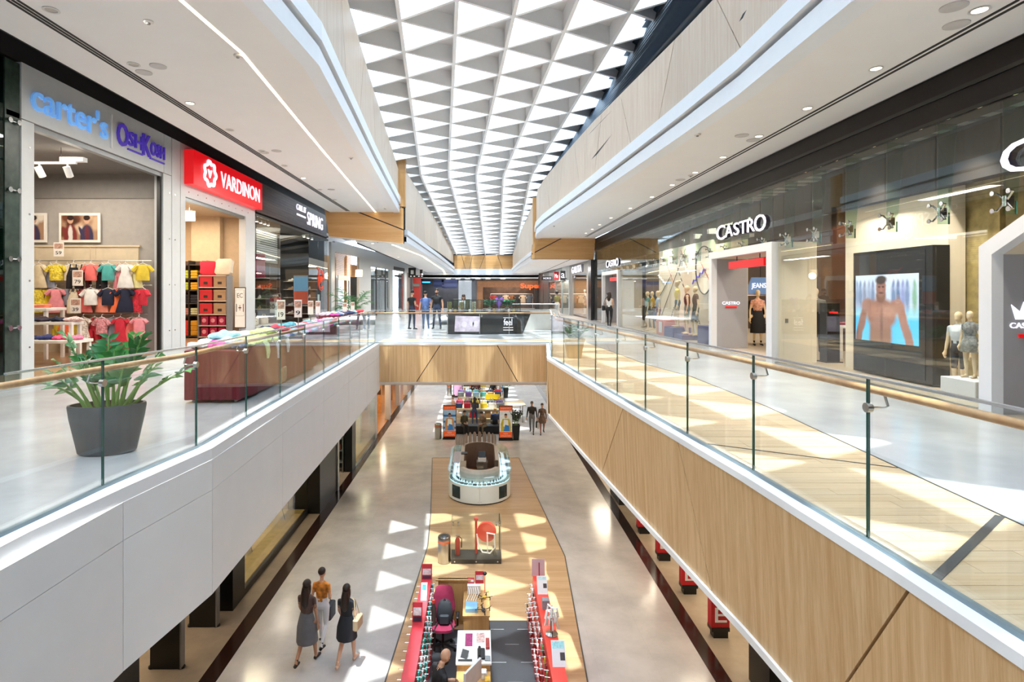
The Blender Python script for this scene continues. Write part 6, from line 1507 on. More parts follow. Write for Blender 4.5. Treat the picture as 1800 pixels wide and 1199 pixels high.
m = MB(); m.box(a.x + .08, 59.93, a.z + .16, b.x - .1, 59.95, a.z + .3); m.build('light_bar', glow('#39a0ff', 2.0), t, False, True)
poster(at(771, 505, 60.05), 1.1, .9, '#26335e', 'dark blue picture panel beside the glowing blue sign', 0, [(.3, .6, '#3c4d84')]); poster(at(790, 507, 60.05), 1.6, .95, '#38406a', 'dark blue picture panel with a white sail shape', 0, [(.2, .55, '#59628e')])
for k, px in enumerate((788, 805, 822, 840, 858, 884)):
    t = thing('downlight', f'bright square light under the far white bridge edge, {ORD[k]} across', 'light', at(px, 489.6, 60.0), 0, 'square lights at the mall end'); m = MB(); m.box(-.3, -.1, -.03, .3, .1, .02); m.build('frame', RIM, t); m = MB(); m.box(-.26, -.11, -.035, .26, .08, -.03); m.build('diffuser', glow('#ffffff', 6), t)
lamp('AREA', (3.3, 62.5, 3.0), 260, (1, .8, .6), 4, sy=2); lamp('AREA', (-3, 62.5, 3.0), 200, (.9, .95, 1), 4, sy=2)
m = MB(); m.box(-9, 60, 3.45, 10, 66, 3.6); m.box(-9, 65.8, 0, 10, 66, 3.5); struct(m.build('ceiling', mat('#3a3836', .7)))
m = MB(); m.box(-13.5, 62, -.4, 12.5, 66, 0); struct(m.build('floor', mat('#8d857c', .3)))
for k, (px, c_, h_) in enumerate([(868, '#a13a3a', 1.1), (878, '#3a3f5c', 1.2), (889, '#b8a58c', 1.0), (899, '#7a4f33', 1.2), (909, '#2d2a2c', 1.25), (919, '#c7b199', 1.1), (930, '#59606a', 1.3)]):
    o = bpy.data.objects.new('hanging_garment', GK['top']); COL.objects.link(o); p = at(px, 530, 62.5); o.location = (p.x, 62.5, 1.5); o.scale = (2.2, 2, 2.2); setmat(o, mat(c_, .8))
    tag(o, f'top hanging in the brown timber shop at the mall end, {ORD[k]} across', 'clothing', 'tops in the end shop')
m = MB(); p0, p1 = at(862, 530, 62.5), at(936, 530, 62.5); m.tube([(p0.x, 62.5, 1.6), (p1.x, 62.5, 1.6)], .03, 6); m.box(p0.x, 62.45, 0, p0.x + .06, 62.55, 1.6); m.box(p1.x, 62.45, 0, p1.x + .06, 62.55, 1.6); tag(m.build('clothes_rail', STEEL), 'long clothes rail in the brown timber shop at the mall end', 'rail')
# ------------------------------------------------------------------ phone counter on the bridge
kc = thing('counter', 'black trapezoid phone counter with pale picture panel and feel lettering', 'counter', (.35, 23.9, 0))
yk = 23.1
m = MB(); m.hexa([(-1.3, yk, 0), (1.75, yk, 0), (1.75, yk + 1.5, 0), (-1.3, yk + 1.5, 0)], [(-1.3, yk, .84), (2.08, yk, .84), (2.08, yk + 1.5, .84), (-1.3, yk + 1.5, .84)]); m.build('body', mat('#15171b', .15), kc, False, True)
m = MB(); m.box(-1.32, yk - .03, .84, 2.12, yk + 1.53, .9); m.build('worktop', mat('#1d1c1c', .2), kc, False, True)
for x in (-1.3, -.0, 1.2): m = MB(); m.box(x - .012, yk - .012, .02, x + .012, yk, .84); m.build('seam_strip', STEEL, kc, False, True)
m = MB(); m.slab([(-1.02, yk - .008, .1), (-.02, yk - .008, .1), (.02, yk - .008, .72), (-.98, yk - .008, .74)], (0, -.006, 0)); m.build('picture_panel', mat('#c8bccb', .4, var=.25, scale=6, emit=.15), kc, False, True)
for q, (x, z, r_) in enumerate(((-.62, .4, .12), (-.32, .42, .1), (-.16, .42, .13))): m = MB(); m.disc((x, yk - .018, z), (0, 1, 0), r_, .004, 14); m.build('picture_bloom', mat('#e9e0ee', .5), kc, False, True)
text('feel', (.98, yk - .001, .36), (1, 0, 0), .34, .26, WL, kc, 'lettering', .008); m = MB(); m.box(.96, yk - .008, .26, 1.36, yk, .275); m.box(.96, yk - .008, .16, 1.36, yk, .175); m.box(.96, yk - .008, .66, 1.36, yk, .672); m.build('rule_line', WL, kc, False, True)
for k in range(15):
    t = thing('display_case', f'small dark framed glass phone case on the black counter, {ORD[k]} from the three standing men', 'case', (-1.2 + .2 * k, yk + .25, .901), 0, 'phone cases along the black counter')
    m = MB()
    for x in (-.075, .075): m.box(x - .012, -.01, 0, x + .012, .01, .5)
    m.box(-.087, -.01, .48, .087, .01, .5); m.build('frame', mat('#2a2a2c', .3), t); m = MB(); m.box(-.06, -.004, .02, .06, .004, .48); m.build('glass', glass('#dfe8e6'), t); m = MB(); m.bevbox(-.05, -.03, .0, .05, .03, .1, .01); m.build('phone_holder', mat(['#e6e6e4', '#c2a34a', '#8a8f94', '#3a3f46'][k % 4], .4), t)
for k in range(5):
    m = MB(); x = -1.25 + .25 * k; m.bevbox(x - .1, yk + .7, .901, x + .1, yk + .85, 1.3 + .12 * (k % 2), .02); tag(m.build('product_box', mat(['#8c8a56', '#4a4f3a', '#9a8f6a', '#5e6248', '#b9b39a'][k], .5, var=.5, scale=22)), f'speckled green product box behind the phone cases, {ORD[k]} from the standing men', 'box', 'speckled product boxes')
m = MB(); m.slab([(.62, yk + .9, 1.3), (.82, yk + .9, 1.08), (1.02, yk + .9, 1.3), (1.02, yk + .9, 1.42), (.92, yk + .9, 1.48), (.82, yk + .9, 1.4), (.72, yk + .9, 1.48), (.62, yk + .9, 1.42)], (0, .05, 0)); m.box(.8, yk + .9, .9, .84, yk + .94, 1.1); tag(m.build('heart_sign', mat('#8f5fc0', .4, var=.2, emit=.3)), 'violet heart shaped sign standing on the black counter', 'sign')
lc = leafmesh(.26, .11, mat('#5fae74', .4, var=.3))
for k, x in enumerate((.45, 1.15)):
    t = thing('potted_plant', f'small bright leafy plant on the black counter {"before" if k == 0 else "beyond"} the violet heart', 'plant', (x, yk + .95, .901)); m = MB(); m.lathe([(.06, 0), (.09, .16), (.075, .16), (.01, .13)], 14); m.build('pot', WHITE, t, True)
    for q in range(8): a = q * 2.4; frond(t, (0, 0, .14), (math.cos(a) * .6, math.sin(a) * .6, 1), .38, .8, .008, 5, lc, .3)
t = thing('counter', 'white glass topped counter stretching beyond the black phone counter', 'counter', (2.0, 27, 0)); m = MB(); m.bevbox(1.5, 26, 0, 3.6, 27.4, .9, .02); m.build('body', mat('#c9c6c0', .4), t, False, True); m = MB(); m.box(1.5, 26, .9, 3.6, 27.4, 1.15); m.build('glass_box', GLASS, t, False, True); m = MB(); m.box(1.5, 26, 1.15, 3.6, 27.4, 1.17); m.build('top_frame', WHITE, t, False, True)
# ------------------------------------------------------------------ sale tables with burgundy cloths (upper left gallery)
BURG = mat('#6e1426', .7, var=.08, scale=5)
def saletable(x0, y0, x1, y1, label):
    t = thing('sale_table', label, 'table', ((x0 + x1) / 2, (y0 + y1) / 2, 0)); h = .8
    m = MB(); m.box(x0 + .02, y0 + .02, h - .04, x1 - .02, y1 - .02, h - .005); m.build('tabletop', mat('#7a6a5a', .6), t, False, True)
    for x in (x0 + .06, x1 - .1):
        for y in (y0 + .08, y1 - .12): m = MB(); m.box(x, y, 0, x + .04, y + .04, h - .04); m.build('leg', STEEL, t, False, True)
    # cloth: flat top, gently folded skirt down to just over the floor
    n = 120; P_ = []
    per = [((x0, y0), (x1, y0)), ((x1, y0), (x1, y1)), ((x1, y1), (x0, y1)), ((x0, y1), (x0, y0))]
    for (a, b) in per:
        for k in range(n // 4): u = k / (n // 4); P_.append((a[0] + (b[0] - a[0]) * u, a[1] + (b[1] - a[1]) * u))
    cx_, cy_ = (x0 + x1) / 2, (y0 + y1) / 2; rings = []
    for z, wv in ((.05, 1), (.35, .8), (.68, .35), (.785, 0), (.8, -.1)):
        rg = []
        for k, (x, y) in enumerate(P_):
            d = Vector((x - cx_, y - cy_)); d = Vector((max(-1, min(1, d.x / (x1 - x0) * 2.02)) if abs(abs(d.x) - (x1 - x0) / 2) < .01 else 0, (1 if d.y > 0 else -1) if abs(abs(d.y) - (y1 - y0) / 2) < .01 else 0)); 
            o_ = (.012 + .02 * wv * math.sin(k * 1.35) + .012 * wv * math.sin(k * .41)) if wv >= 0 else -.01
            rg.append((x + d.x * o_, y + d.y * o_, z))
        rings.append(rg)
    m = MB(); m.loft(rings, 0, False); m.f.append(list(range(4 * n, 5 * n))); m.mi.append(0); m.build('cloth', BURG, t, True, True)
    return t
saletable(-4.42, 8.55, -3.62, 12.6, 'long sale table under a burgundy cloth nearest the slate planter'); saletable(-4.6, 13.0, -3.8, 17.0, 'second burgundy covered sale table along the railing'); saletable(-6.0, 21.0, -5.25, 25.6, 'last burgundy covered sale table near the palm')
PILE = [('hot pink', '#d8439a'), ('white', '#ebe8e4'), ('denim blue', '#5f7ba6'), ('lime green', '#cfe08a'), ('aqua', '#8ccfdc'), ('lilac', '#b9a3d0'), ('pale blue', '#a9c9e0'), ('coral red', '#e5525a'), ('navy', '#333d63'), ('mint', '#a9d9c9'), ('orange', '#ee8a4a'), ('pale grey', '#c9cdd2'), ('teal', '#4f9aa2'), ('rose', '#e59ab0'), ('floral', '#c7b7c9')]
cnt = {}
for ti, (x0, y0, x1, y1, nme) in enumerate(((-4.42, 8.55, -3.62, 12.6, 'nearest'), (-4.6, 13.0, -3.8, 17.0, 'second'), (-6.0, 21.0, -5.25, 25.6, 'last'))):
    ny = 12; 
    for j in range(ny):
        for i in range(3):
            n_, c_ = PILE[random.randrange(len(PILE))] if (ti, j) != (0, 0) else PILE[(1, 0, 2)[i]]
            if ti == 0 and j in (1, 2): n_, c_ = PILE[(1, 1, 3)[i]]
            x = x0 + .14 + (x1 - x0 - .28) * i / 2; y = y0 + .2 + (y1 - y0 - .4) * j / (ny - 1)
            cnt[ti] = cnt.get(ti, 0) + 1
            side = ['shop side', 'middle', 'railing side'][i]
            cloth(CRUM[random.randrange(5)], (x, y, .805), random.uniform(0, 6), c_, f'{n_} garment on {nme} burgundy table, {side}, row {["one", "two", "three", "four", "five", "six", "seven", "eight", "nine", "ten", "eleven", "twelve"][j]}', f'sale garments on the {nme} burgundy table', random.uniform(.95, 1.2), .3, scale=22)
for k, (x, y, c_, n_) in enumerate([(-4.2, 9.3, '#a9dcec', 'aqua'), (-4.05, 9.5, '#e8e6e6', 'white'), (-3.95, 10.6, '#2c3350', 'navy'), (-3.95, 11.1, '#e6455a', 'coral'), (-3.9, 10.2, '#d9e79a', 'lime'), (-4.1, 12.0, '#5aa0ae', 'teal')]):
    cloth(CRUM[k % 5], (x, y, .9), k, c_, f'{n_} garment heaped on top on the nearest burgundy table, {ORD[k]} from the planter', 'upper garments on the nearest burgundy table', 1.2, .25, scale=20)
for k, (x, y, c_, n_) in enumerate([(-3.615, 9.6, '#c9dca0', 'pale lime'), (-3.615, 10.1, '#dcd6e4', 'lilac white'), (-3.615, 10.6, '#e9e6e8', 'white'), (-3.615, 11.6, '#e8553e', 'orange red')]):
    m = MB(); rr = random.Random(k); pts = [(-.12, 0, .01), (-.02, 0, .02), (.03, 0, -.03), (.045, .02, -.16), (.05, -.02, -.27 - .05 * k % .1)]
    rings = []
    for q, p in enumerate(pts): wv = [.09, .1, .1, .08, .03][q]; rings.append([(p[0] + .02 * math.cos(a), p[1] + wv * math.sin(a) , p[2] + (.02 * math.cos(a) if q < 2 else 0)) for a in [j * .7 for j in range(9)]])
    m.loft(rings); o = m.build('draped_garment', mat(c_, .85, var=.2, scale=20), None, True); o.location = (x, y, .83); tag(o, f'{n_} garment hanging over the railing side edge of the nearest burgundy table', 'clothing', 'garments hanging over the table edge')
for (px, py, d, w_, num, l) in ((494, 562, 10.3, .15, '19', 'price card reading 19 standing in the clothes on the nearest burgundy table'), (524, 558, 11.6, .15, '9', 'price card with the single digit 9 farther along the nearest burgundy table'), (546, 553, 14.0, .13, '', 'narrow price card on the second burgundy table, closer to the camera'), (559, 551, 15.5, .13, '', 'narrow price card on the second burgundy table, farther along'), (606, 548, 21.8, .16, '', 'small price card at the start of the last burgundy table'), (620, 545, 24.3, .16, '', 'dark framed price card at the end of the last burgundy table')):
    p = at(px, py, d); pricecard((p.x, p.y, p.z), w_, .36 if d < 12 else .34, num, l, 0, p.z - .86 + .01 if p.z > .9 else .05)
for k, (y, c_) in enumerate(((9.2, '#7f5a44'), (9.6, '#5b4650'), (10.0, '#8a2f45'), (10.5, '#a08a70'))):
    m = MB(); m.bevbox(-4.3 + .1 * k, y - .2, .005, -3.9 + .1 * k, y + .15, .3, .03); tag(m.build('stock_box', mat(c_, .7, var=.3, scale=12), None, True), f'carton stored under the nearest burgundy table, {ORD[k]} from the planter', 'box', 'cartons under the burgundy table')

# ------------------------------------------------------------------ ground floor
def gx(px, py): return gp(px, py, GZ)
# shop fronts of the ground floor
gl_ = sgroup('wall_left_ground')
def gpart(nm, mb, m_, par=None): return mb.build(nm, m_, par or gl_)
m = MB(); m.box(-13, 5, GZ, -12.8, 60, -1.5); gpart('shop_back', m, mat('#7c6b58', .8))
m = MB(); m.box(-13, 5, GZ + .002, -5.5, 60, GZ + .008); gpart('shop_floor', m, stonemat('#8d7f70', '#a3937f', .25, 1.2, 'shop_stone'))
# near stretch: glass case with black ledge, black pillars
m = MB(); m.box(-6.3, 14.3, GZ, -5.9, 19.6, GZ + .16); gpart('black_ledge', m, BLACK)
m = MB(); m.box(-12, 14.4, GZ + .16, -6.0, 19.5, GZ + .2); gpart('display_floor', m, mat('#9a8550', .5, var=.15))
m = MB(); m.box(-5.95, 14.3, GZ + .17, -5.93, 19.6, -1.5); gpart('glass_pane', m, GLASS)
for x0, y0, x1, y1 in ((-6.9, 13.6, -5.9, 14.3), (-6.6, 19.6, -5.5, 22.0)): m = MB(); m.box(x0, y0, GZ, x1, y1, -1.5); gpart('pillar', m, BLACK)
m = MB(); m.box(-6.55, 19.5, GZ, -6.4, 19.6, -1.5); gpart('frame_post', m, STEEL)
m = MB(); m.box(-5.62, 21.9, GZ, -5.45, 22.1, -1.5); gpart('post', m, STEEL)
# open shop with poster boards
m = MB(); m.box(-5.75, 24.2, GZ, -5.42, 24.9, -1.5); gpart('pillar', m, BLACK)
m = MB(); m.box(-9, 24.8, GZ, -5.6, 24.9, -1.5); gpart('side_wall', m, mat('#2a2320', .7))
m = MB(); m.box(-5.45, 24.9, GZ + .05, -5.42, 29.6, -1.5); gpart('glass_pane', m, glass('#dfeae4')); m = MB(); m.box(-5.5, 24.9, GZ, -5.4, 29.6, GZ + .06); gpart('base_rail', m, STEEL)
m = MB(); m.box(-8.2, 24.95, GZ, -8.0, 29.6, -1.5); gpart('cream_back', m, mat('#cdb98f', .7, var=.1)); m = MB(); m.box(-8, 24.95, GZ + .01, -5.5, 29.6, GZ + .05); gpart('display_floor', m, mat('#b98d4e', .5, var=.15))
m = MB(); m.box(-7.0, 25.0, GZ, -6.4, 25.3, -1.5); gpart('cream_panel', m, mat('#d8ccb6', .7)); m = MB(); m.box(-6.6, 28.6, GZ, -6.0, 29.0, -1.5); gpart('cream_panel', m, mat('#ddd6c8', .7))
# timber shop with white portals
for y, w_ in ((29.6, .5), (34.2, .5), (38.5, .4), (42.5, .4), (47, .4)): m = MB(); m.box(-5.7, y, GZ, -5.42, y + w_, -1.5); gpart('white_post', m, FRAMEW)
m = MB(); m.box(-8.2, 29.7, GZ, -8.0, 56, -1.5); gpart('timber_back', m, mat('#a8713a', .6, var=.2)); m = MB(); m.box(-8, 29.7, GZ + .01, -5.5, 56, GZ + .03); gpart('timber_floor', m, mat('#9c6d3c', .4, var=.15))
for y, x in ((31.2, -6.1), (32.8, -6.6), (36, -6.2), (37.2, -6.8), (40.4, -6.2)): m = MB(); m.box(x - .4, y, GZ, x, y + .15, -2.4); gpart('timber_fin', m, mat('#c08a50', .5, var=.15)); m = MB(); m.box(x - .35, y - .03, GZ + 1.2, x - .05, y, GZ + 1.6); gpart('dark_label', m, mat('#3a2418', .6))
for y, p_, c_ in ((16.8, 150, (1, .82, .55)), (21.5, 60, (1, .85, .7)), (23.5, 110, (1, .88, .74)), (27.3, 200, (1, .85, .6)), (33, 200, (1, .8, .56)), (41, 200, (1, .82, .6))): lamp('AREA', (-7.0, y, -1.55), p_, c_, 1.0, sy=2.2)
lamp('AREA', (-7.4, 11.5, -1.55), 130, (1, .82, .6), 1.0, sy=3)
def wirestool(x, y, label):
    t = thing('wire_stool', label, 'stool', (x, y, GZ + .2)); m = MB(); m.lathe([(.2, .5), (.22, .52), (.2, .54), (.02, .54)], 16); m.build('seat', BLACK, t, True)
    for k in range(3):
        a = k * 2.09; m = MB(); b = a + .35; m.tube([(.1 * math.cos(a), .1 * math.sin(a), .5), (.24 * math.cos(a), .24 * math.sin(a), .0), (.1 * math.cos(b), .1 * math.sin(b), .5)], .009, 5); m.build('leg', BLACK, t, True)
wirestool(-6.75, 16.3, 'black hairpin legged stool in the yellow lit ground floor window, nearer one'); wirestool(-6.6, 18.6, 'black hairpin legged stool in the yellow lit ground floor window beside the pillar')
t = thing('glass_jar', 'small dark bowl on the nearer hairpin stool', 'bowl', (-6.75, 16.3, GZ + .741)); m = MB(); m.lathe([(.05, 0), (.1, .05), (.09, .07), (.02, .02)], 14); m.build('bowl', mat('#2c3436', .3), t, True)
def pedestal(x, y, w_, h_, label):
    t = thing('security_gate', label, 'gate', (x, y, GZ)); m = MB(); m.box(-w_ / 2, -.07, .02, w_ / 2, .07, h_); m.build('panel', BLACK, t)
    m = MB(); m.box(w_ / 2, -.075, .02, w_ / 2 + .03, .075, h_); m.build('edge_strip', mat('#8d8f92', .3, .7), t)
    m = MB()
    for x_ in (-w_ / 2, w_ / 2): m.disc((x_, 0, .02), (0, 0, 1), .07, .04, 12)
    m.build('foot', BLACK, t)
pedestal(-6.3, 13.0, .6, 3.9, 'tall black security gate panel at the ground shop entrance, farther one'); pedestal(-6.35, 11.55, .6, 3.9, 'tall black security gate panel at the ground shop entrance, nearer one')
m = MB(); m.box(-7.6, 9.0, GZ, -6.1, 10.2, -1.5); gpart('pillar', m, BLACK)
for k, (px, py, h_, w_) in enumerate(((586, 862, 2.0, .7), (578, 872, 1.2, .4), (591, 845, 1.6, .5))):
    p = gx(px, py); t = thing('poster_board', ['tall pale teal fashion poster board in the open ground shop', 'small fashion poster board leaning before the tall one', 'fashion poster board behind the tall pale teal one'][k], 'poster', (p.x - .25, p.y, GZ + .008), R(15))
    m = MB(); m.box(-w_ / 2, -.02, 0, w_ / 2, .02, h_); m.build('board', mat('#a9c3c0', .5, var=.08), t); rr = random.Random(k)
    for q in range(5): c_ = rr.choice(['#c0522f', '#7a4a3c', '#2c2c3c', '#d8a08a', '#c93a48']); u = rr.uniform(-.25, .25) * w_; v = .1 + .12 * q; m = MB(); m.disc((u, -.022, h_ * v), (0, 1, 0), .11 * w_ + .04, .004, 9); m.build('picture_spot', mat(c_, .6, var=.4, scale=20), t)
t = thing('shelf_unit', 'dark metal shelf with bright goods in the open ground shop', 'shelf', (-6.3, 24.3, GZ + .008))
for x in (-.5, .5): m = MB(); m.box(x - .02, -.2, 0, x + .02, .2, 2.2); m.build('upright', STEEL, t)
for z in (.4, .9, 1.4, 1.9): m = MB(); m.box(-.5, -.2, z, .5, .2, z + .03); m.build('shelf_board', mat('#6a6f70', .4), t)
for k in range(6):
    m = MB(); x, z = -.3 + .3 * (k % 3), (.93, 1.43)[k // 3]; m.bevbox(-6.3 + x - .1, 24.2, GZ + z + .01, -6.3 + x + .1, 24.4, GZ + z + .26, .03); tag(m.build('goods_box', mat(['#c0402f', '#d8a040', '#7a4a3c', '#b8bcc0', '#9a3a5a', '#c9863c'][k], .6), None, True), f'bright carton on the {["lower", "upper"][k // 3]} board of the dark metal shelf, {["first", "middle", "last"][k % 3]}', 'box', 'cartons on the dark metal shelf')
# right ground shops
gr_ = sgroup('wall_right_ground')
m = MB(); m.box(9, 5, GZ, 9.2, 60, -1.5); gpart('shop_back', m, mat('#8a7560', .8), gr_); m = MB(); m.box(4.94, 5, GZ + .002, 9, 60, GZ + .008); gpart('shop_floor', m, stonemat('#a08f78', '#b5a48c', .25, 1.2, 'shop_stone2'), gr_)
for x0, y0, x1, y1 in ((5.0, 20.4, 5.8, 21.8), (5.3, 10.4, 5.75, 11.2), (5.0, 33, 5.8, 36)): m = MB(); m.box(x0, y0, GZ, x1, y1, -1.5); gpart('pillar', m, BLACK, gr_)
m = MB(); m.box(5.75, 8, GZ + .05, 5.78, 10.6, -1.5); gpart('glass_pane', m, GLASS, gr_)
m = MB(); m.box(5.7, 8.0, GZ, 5.82, 10.4, GZ + .06); gpart('base_rail', m, STEEL, gr_)
for y, p_ in ((12, 120), (16, 120), (24, 150), (30, 150)): lamp('AREA', (6.6, y, -1.55), p_, (1, .86, .66), 1.0, sy=3)
REDG = mat('#c01622', .4)
for k, (px, py) in enumerate(((1263, 1118), (1210, 1042), (1166, 984), (1131, 937))):
    p = gx(px, py); t = thing('security_gate', f'red security gate panel with white letters under the timber balcony, {ORD[k]} from the camera end', 'gate', (p.x, p.y, GZ), 0, None)
    m = MB(); m.box(-.15, -.1, .005, .17, .1, .16); m.build('foot', BLACK, t); m = MB(); m.box(-.2, -.12, .16, .2, .12, .24); m.build('collar', BLACK, t); m = MB(); m.box(-.2, -.1, .24, .2, .1, 1.9); m.build('panel', REDG, t)
    text('M', (-.14, -.1, .78), (1, 0, 0), .28, .3, WHITE, t, 'letters', .012, world=False); text('E', (-.12, -.1, .36), (1, 0, 0), .26, .32, WHITE, t, 'letters', .012, world=False); text('O', (-.13, -.1, 1.16), (1, 0, 0), .26, .3, WHITE, t, 'letters', .012, world=False); text('H', (-.13, -.1, 1.54), (1, 0, 0), .26, .28, WHITE, t, 'letters', .012, world=False)
m = MB(); p = gx(1305, 1142); m.tube([(5.2, 11.0, GZ + .9), (5.75, 11.05, GZ + .9)], .03, 6); m.box(5.7, 11.0, GZ, 5.76, 11.1, GZ + 1); tag(m.build('turnstile_arm', BLACK, None), 'short black barrier arm beside the black pillar under the timber balcony', 'barrier')
# --- jewellery kiosk: rounded white ring counter
kx, ky0, ky1, kr = 0.0, 20.35, 25.4, 1.17
ks = thing('kiosk', 'white rounded jewellery kiosk with lit glass top on the timber floor', 'kiosk', (kx, (ky0 + ky1) / 2, GZ))
def stad(r, n=16):
    ya, yb = ky0 + kr, ky1 - kr; out = []
    for k in range(n + 1): a = math.pi + math.pi * k / n; out.append((kx + r * math.cos(a), ya + r * math.sin(a)))
    for k in range(n + 1): a = math.pi * k / n; out.append((kx + r * math.cos(a), yb + r * math.sin(a)))
    return out
def wallring(r0, r1, z0, z1, nm, m_, sm=False):
    a, b = stad(r0), stad(r1); n = len(a); m = MB(); m.v = [(x, y, z0) for x, y in a] + [(x, y, z1) for x, y in a] + [(x, y, z0) for x, y in b] + [(x, y, z1) for x, y in b]
    for k in range(n):
        j = (k + 1) % n; m.f += [[k, j, n + j, n + k], [2 * n + j, 2 * n + k, 3 * n + k, 3 * n + j], [n + k, n + j, 3 * n + j, 3 * n + k], [j, k, 2 * n + k, 2 * n + j]]; m.mi += [0] * 4
    return m.build(nm, m_, ks, sm, True)
KW = mat('#e3ecea', .25, var=.01)
wallring(kr - .04, .62, GZ + .0, GZ + .06, 'plinth', BLACKM); wallring(kr, .64, GZ + .06, GZ + .68, 'body', KW, True); wallring(kr + .005, kr - .01, GZ + .68, GZ + .98, 'glass_front', glass('#e9f6f6')); wallring(kr + .03, .74, GZ + .98, GZ + 1.0, 'glass_top', glass('#eef6f6')); wallring(.76, .62, GZ + .68, GZ + 1.12, 'inner_rim', mat('#d8cfc6', .5))
wallring(.63, .6, GZ + .02, GZ + 1.1, 'inner_lining', mat('#8c7466', .6)); wallring(kr - .03, .75, GZ + .66, GZ + .7, 'display_bed', glow('#eaf4ff', .9, 'lit_bed'))
for k, a in enumerate((R(222), R(318))):
    m = MB(); 
    A_ = [a - .19, a - .06, a + .06, a + .19]; 
    for u, v in zip(A_, A_[1:]): m.hexa([(kx + (kr + .004) * math.cos(u), ky0 + kr + (kr + .004) * math.sin(u), GZ + .16), (kx + (kr + .004) * math.cos(v), ky0 + kr + (kr + .004) * math.sin(v), GZ + .16), (kx + (kr - .01) * math.cos(v), ky0 + kr + (kr - .01) * math.sin(v), GZ + .16), (kx + (kr - .01) * math.cos(u), ky0 + kr + (kr - .01) * math.sin(u), GZ + .16)], [(kx + (kr + .004) * math.cos(u), ky0 + kr + (kr + .004) * math.sin(u), GZ + .6), (kx + (kr + .004) * math.cos(v), ky0 + kr + (kr + .004) * math.sin(v), GZ + .6), (kx + (kr - .01) * math.cos(v), ky0 + kr + (kr - .01) * math.sin(v), GZ + .6), (kx + (kr - .01) * math.cos(u), ky0 + kr + (kr - .01) * math.sin(u), GZ + .6)])
    m.build('dark_panel', mat('#22383c', .15, var=.2), ks, True, True)
m = MB(); m.box(kx - .005, ky0 - .008, GZ + .07, kx + .005, ky0 + .01, GZ + .98); m.build('seam', STEEL, ks, False, True)
m = MB()
for x in (-.05, .05):
    for z in (.13, .62): m.disc((kx + x, ky0 - .002, GZ + z), (0, 1, 0), .014, .01, 8)
m.build('screw_heads', STEEL, ks, False, True)
m = MB(); m.prism([(x * .99, y) for x, y in stad(.6)], GZ + .01, GZ + .03); m.build('kiosk_floor', mat('#a5672f', .4), ks, False, True)
JW = [mat('#d7dadf', .15, .9), mat('#b9c0c8', .2, .8), mat('#8fa0b0', .25, .6), mat('#f0f2f4', .3), mat('#5d6b7a', .3, .5)]
PADM = MB(); PADM.bevbox(-.07, -.05, 0, .07, .05, .05, .015); PADM = PADM.mesh('tray', WHITE, True); RNGM = MB(); RNGM.lathe([(.02, 0), (.035, .03), (.018, .09), (.003, .1)], 10); RNGM = RNGM.mesh('stand', WHITE, True)
st_ = stad(.97, 20); jn = 0; rr = random.Random(3)
for k, (x, y) in enumerate(st_):
    x2, y2 = st_[(k + 1) % len(st_)]; L = math.hypot(x2 - x, y2 - y); reps = max(1, int(L / .2))
    for q in range(reps):
        u = q / reps; xx, yy = x + (x2 - x) * u, y + (y2 - y) * u; jn += 1
        for lay, dr in ((0, .11), (1, -.1)):
            dx, dy = xx - kx, yy - min(max(yy, ky0 + kr), ky1 - kr); ln = math.hypot(dx, dy); nx, ny_ = dx / ln, dy / ln
            o = bpy.data.objects.new('jewellery_stand' if lay else 'jewellery_tray', RNGM if lay else PADM); COL.objects.link(o); o.location = (xx + nx * dr, yy + ny_ * dr, GZ + .701); o.rotation_euler = (0, 0, math.atan2(ny_, nx) + R(90)); setmat(o, rr.choice(JW))
            if not lay: tag(o, f'small jewellery tray on the lit kiosk bed, {ordw(jn - 1)} round from the front', 'tray', 'jewellery trays in the rounded kiosk')
            else: tag(o, f'small silver jewellery stand on the lit kiosk bed, {ordw(jn - 1)} round from the front', 'stand', 'jewellery stands in the rounded kiosk')
for k in range(11):
    a = R(180 + 18 * (k - 5) + 0) ; a = math.pi * k / 10; x, y = kx + .69 * math.cos(a), ky1 - kr + .69 * math.sin(a)
    m = MB(); 
    w2 = .075; ux, uy = -math.sin(a), math.cos(a)
    pr = [(-w2, 0), (w2, 0), (w2, .3), (w2 * .7, .4), (0, .44), (-w2 * .7, .4), (-w2, .3)]
    m.slab([(x + ux * p, y + uy * p, GZ + 1.121 + q) for p, q in pr], (.02 * math.cos(a), .02 * math.sin(a), 0)); tag(m.build('bust_stand', mat('#b8a598', .5, var=.05)), f'rounded taupe display upright on the far rim of the kiosk, {ordw(k)} round', 'stand', 'taupe display uprights')
for k in range(4):
    m = MB(); x, y = -1.02 + .1 * k, 24.9 - .05 * k; m.tube([(x, y, GZ + 1.0), (x, y, GZ + 1.3), (x + .02, y, GZ + 1.36)], [.05, .045, .02], 8); tag(m.build('bust_stand', mat('#c2ae9f', .5), None, True), f'slim taupe necklace bust at the far corner of the kiosk, {ordw(k)} inward', 'stand', 'slim necklace busts')
t = thing('cash_register', 'white cash register on the inner shelf of the jewellery kiosk', 'register', (.1, 22.75, GZ + .9)); m = MB(); m.bevbox(-.22, -.2, -.9 + .03, .22, .2, 0, .02); m.build('stand_box', mat('#77675c', .5), t); m = MB(); m.bevbox(-.16, -.14, .0, .16, .16, .12, .02); m.build('body', WHITE, t); m = MB(); m.slab([(-.14, .05, .12), (.14, .05, .12), (.14, .13, .34), (-.14, .13, .34)], (0, .02, 0)); m.build('screen', BLACK, t)
m = MB(); m.box(-.74, 22.9, GZ + 1.121, -.5, 23.2, GZ + 1.15); tag(m.build('black_tray', BLACK), 'black tray on the inner rim of the jewellery kiosk', 'tray')
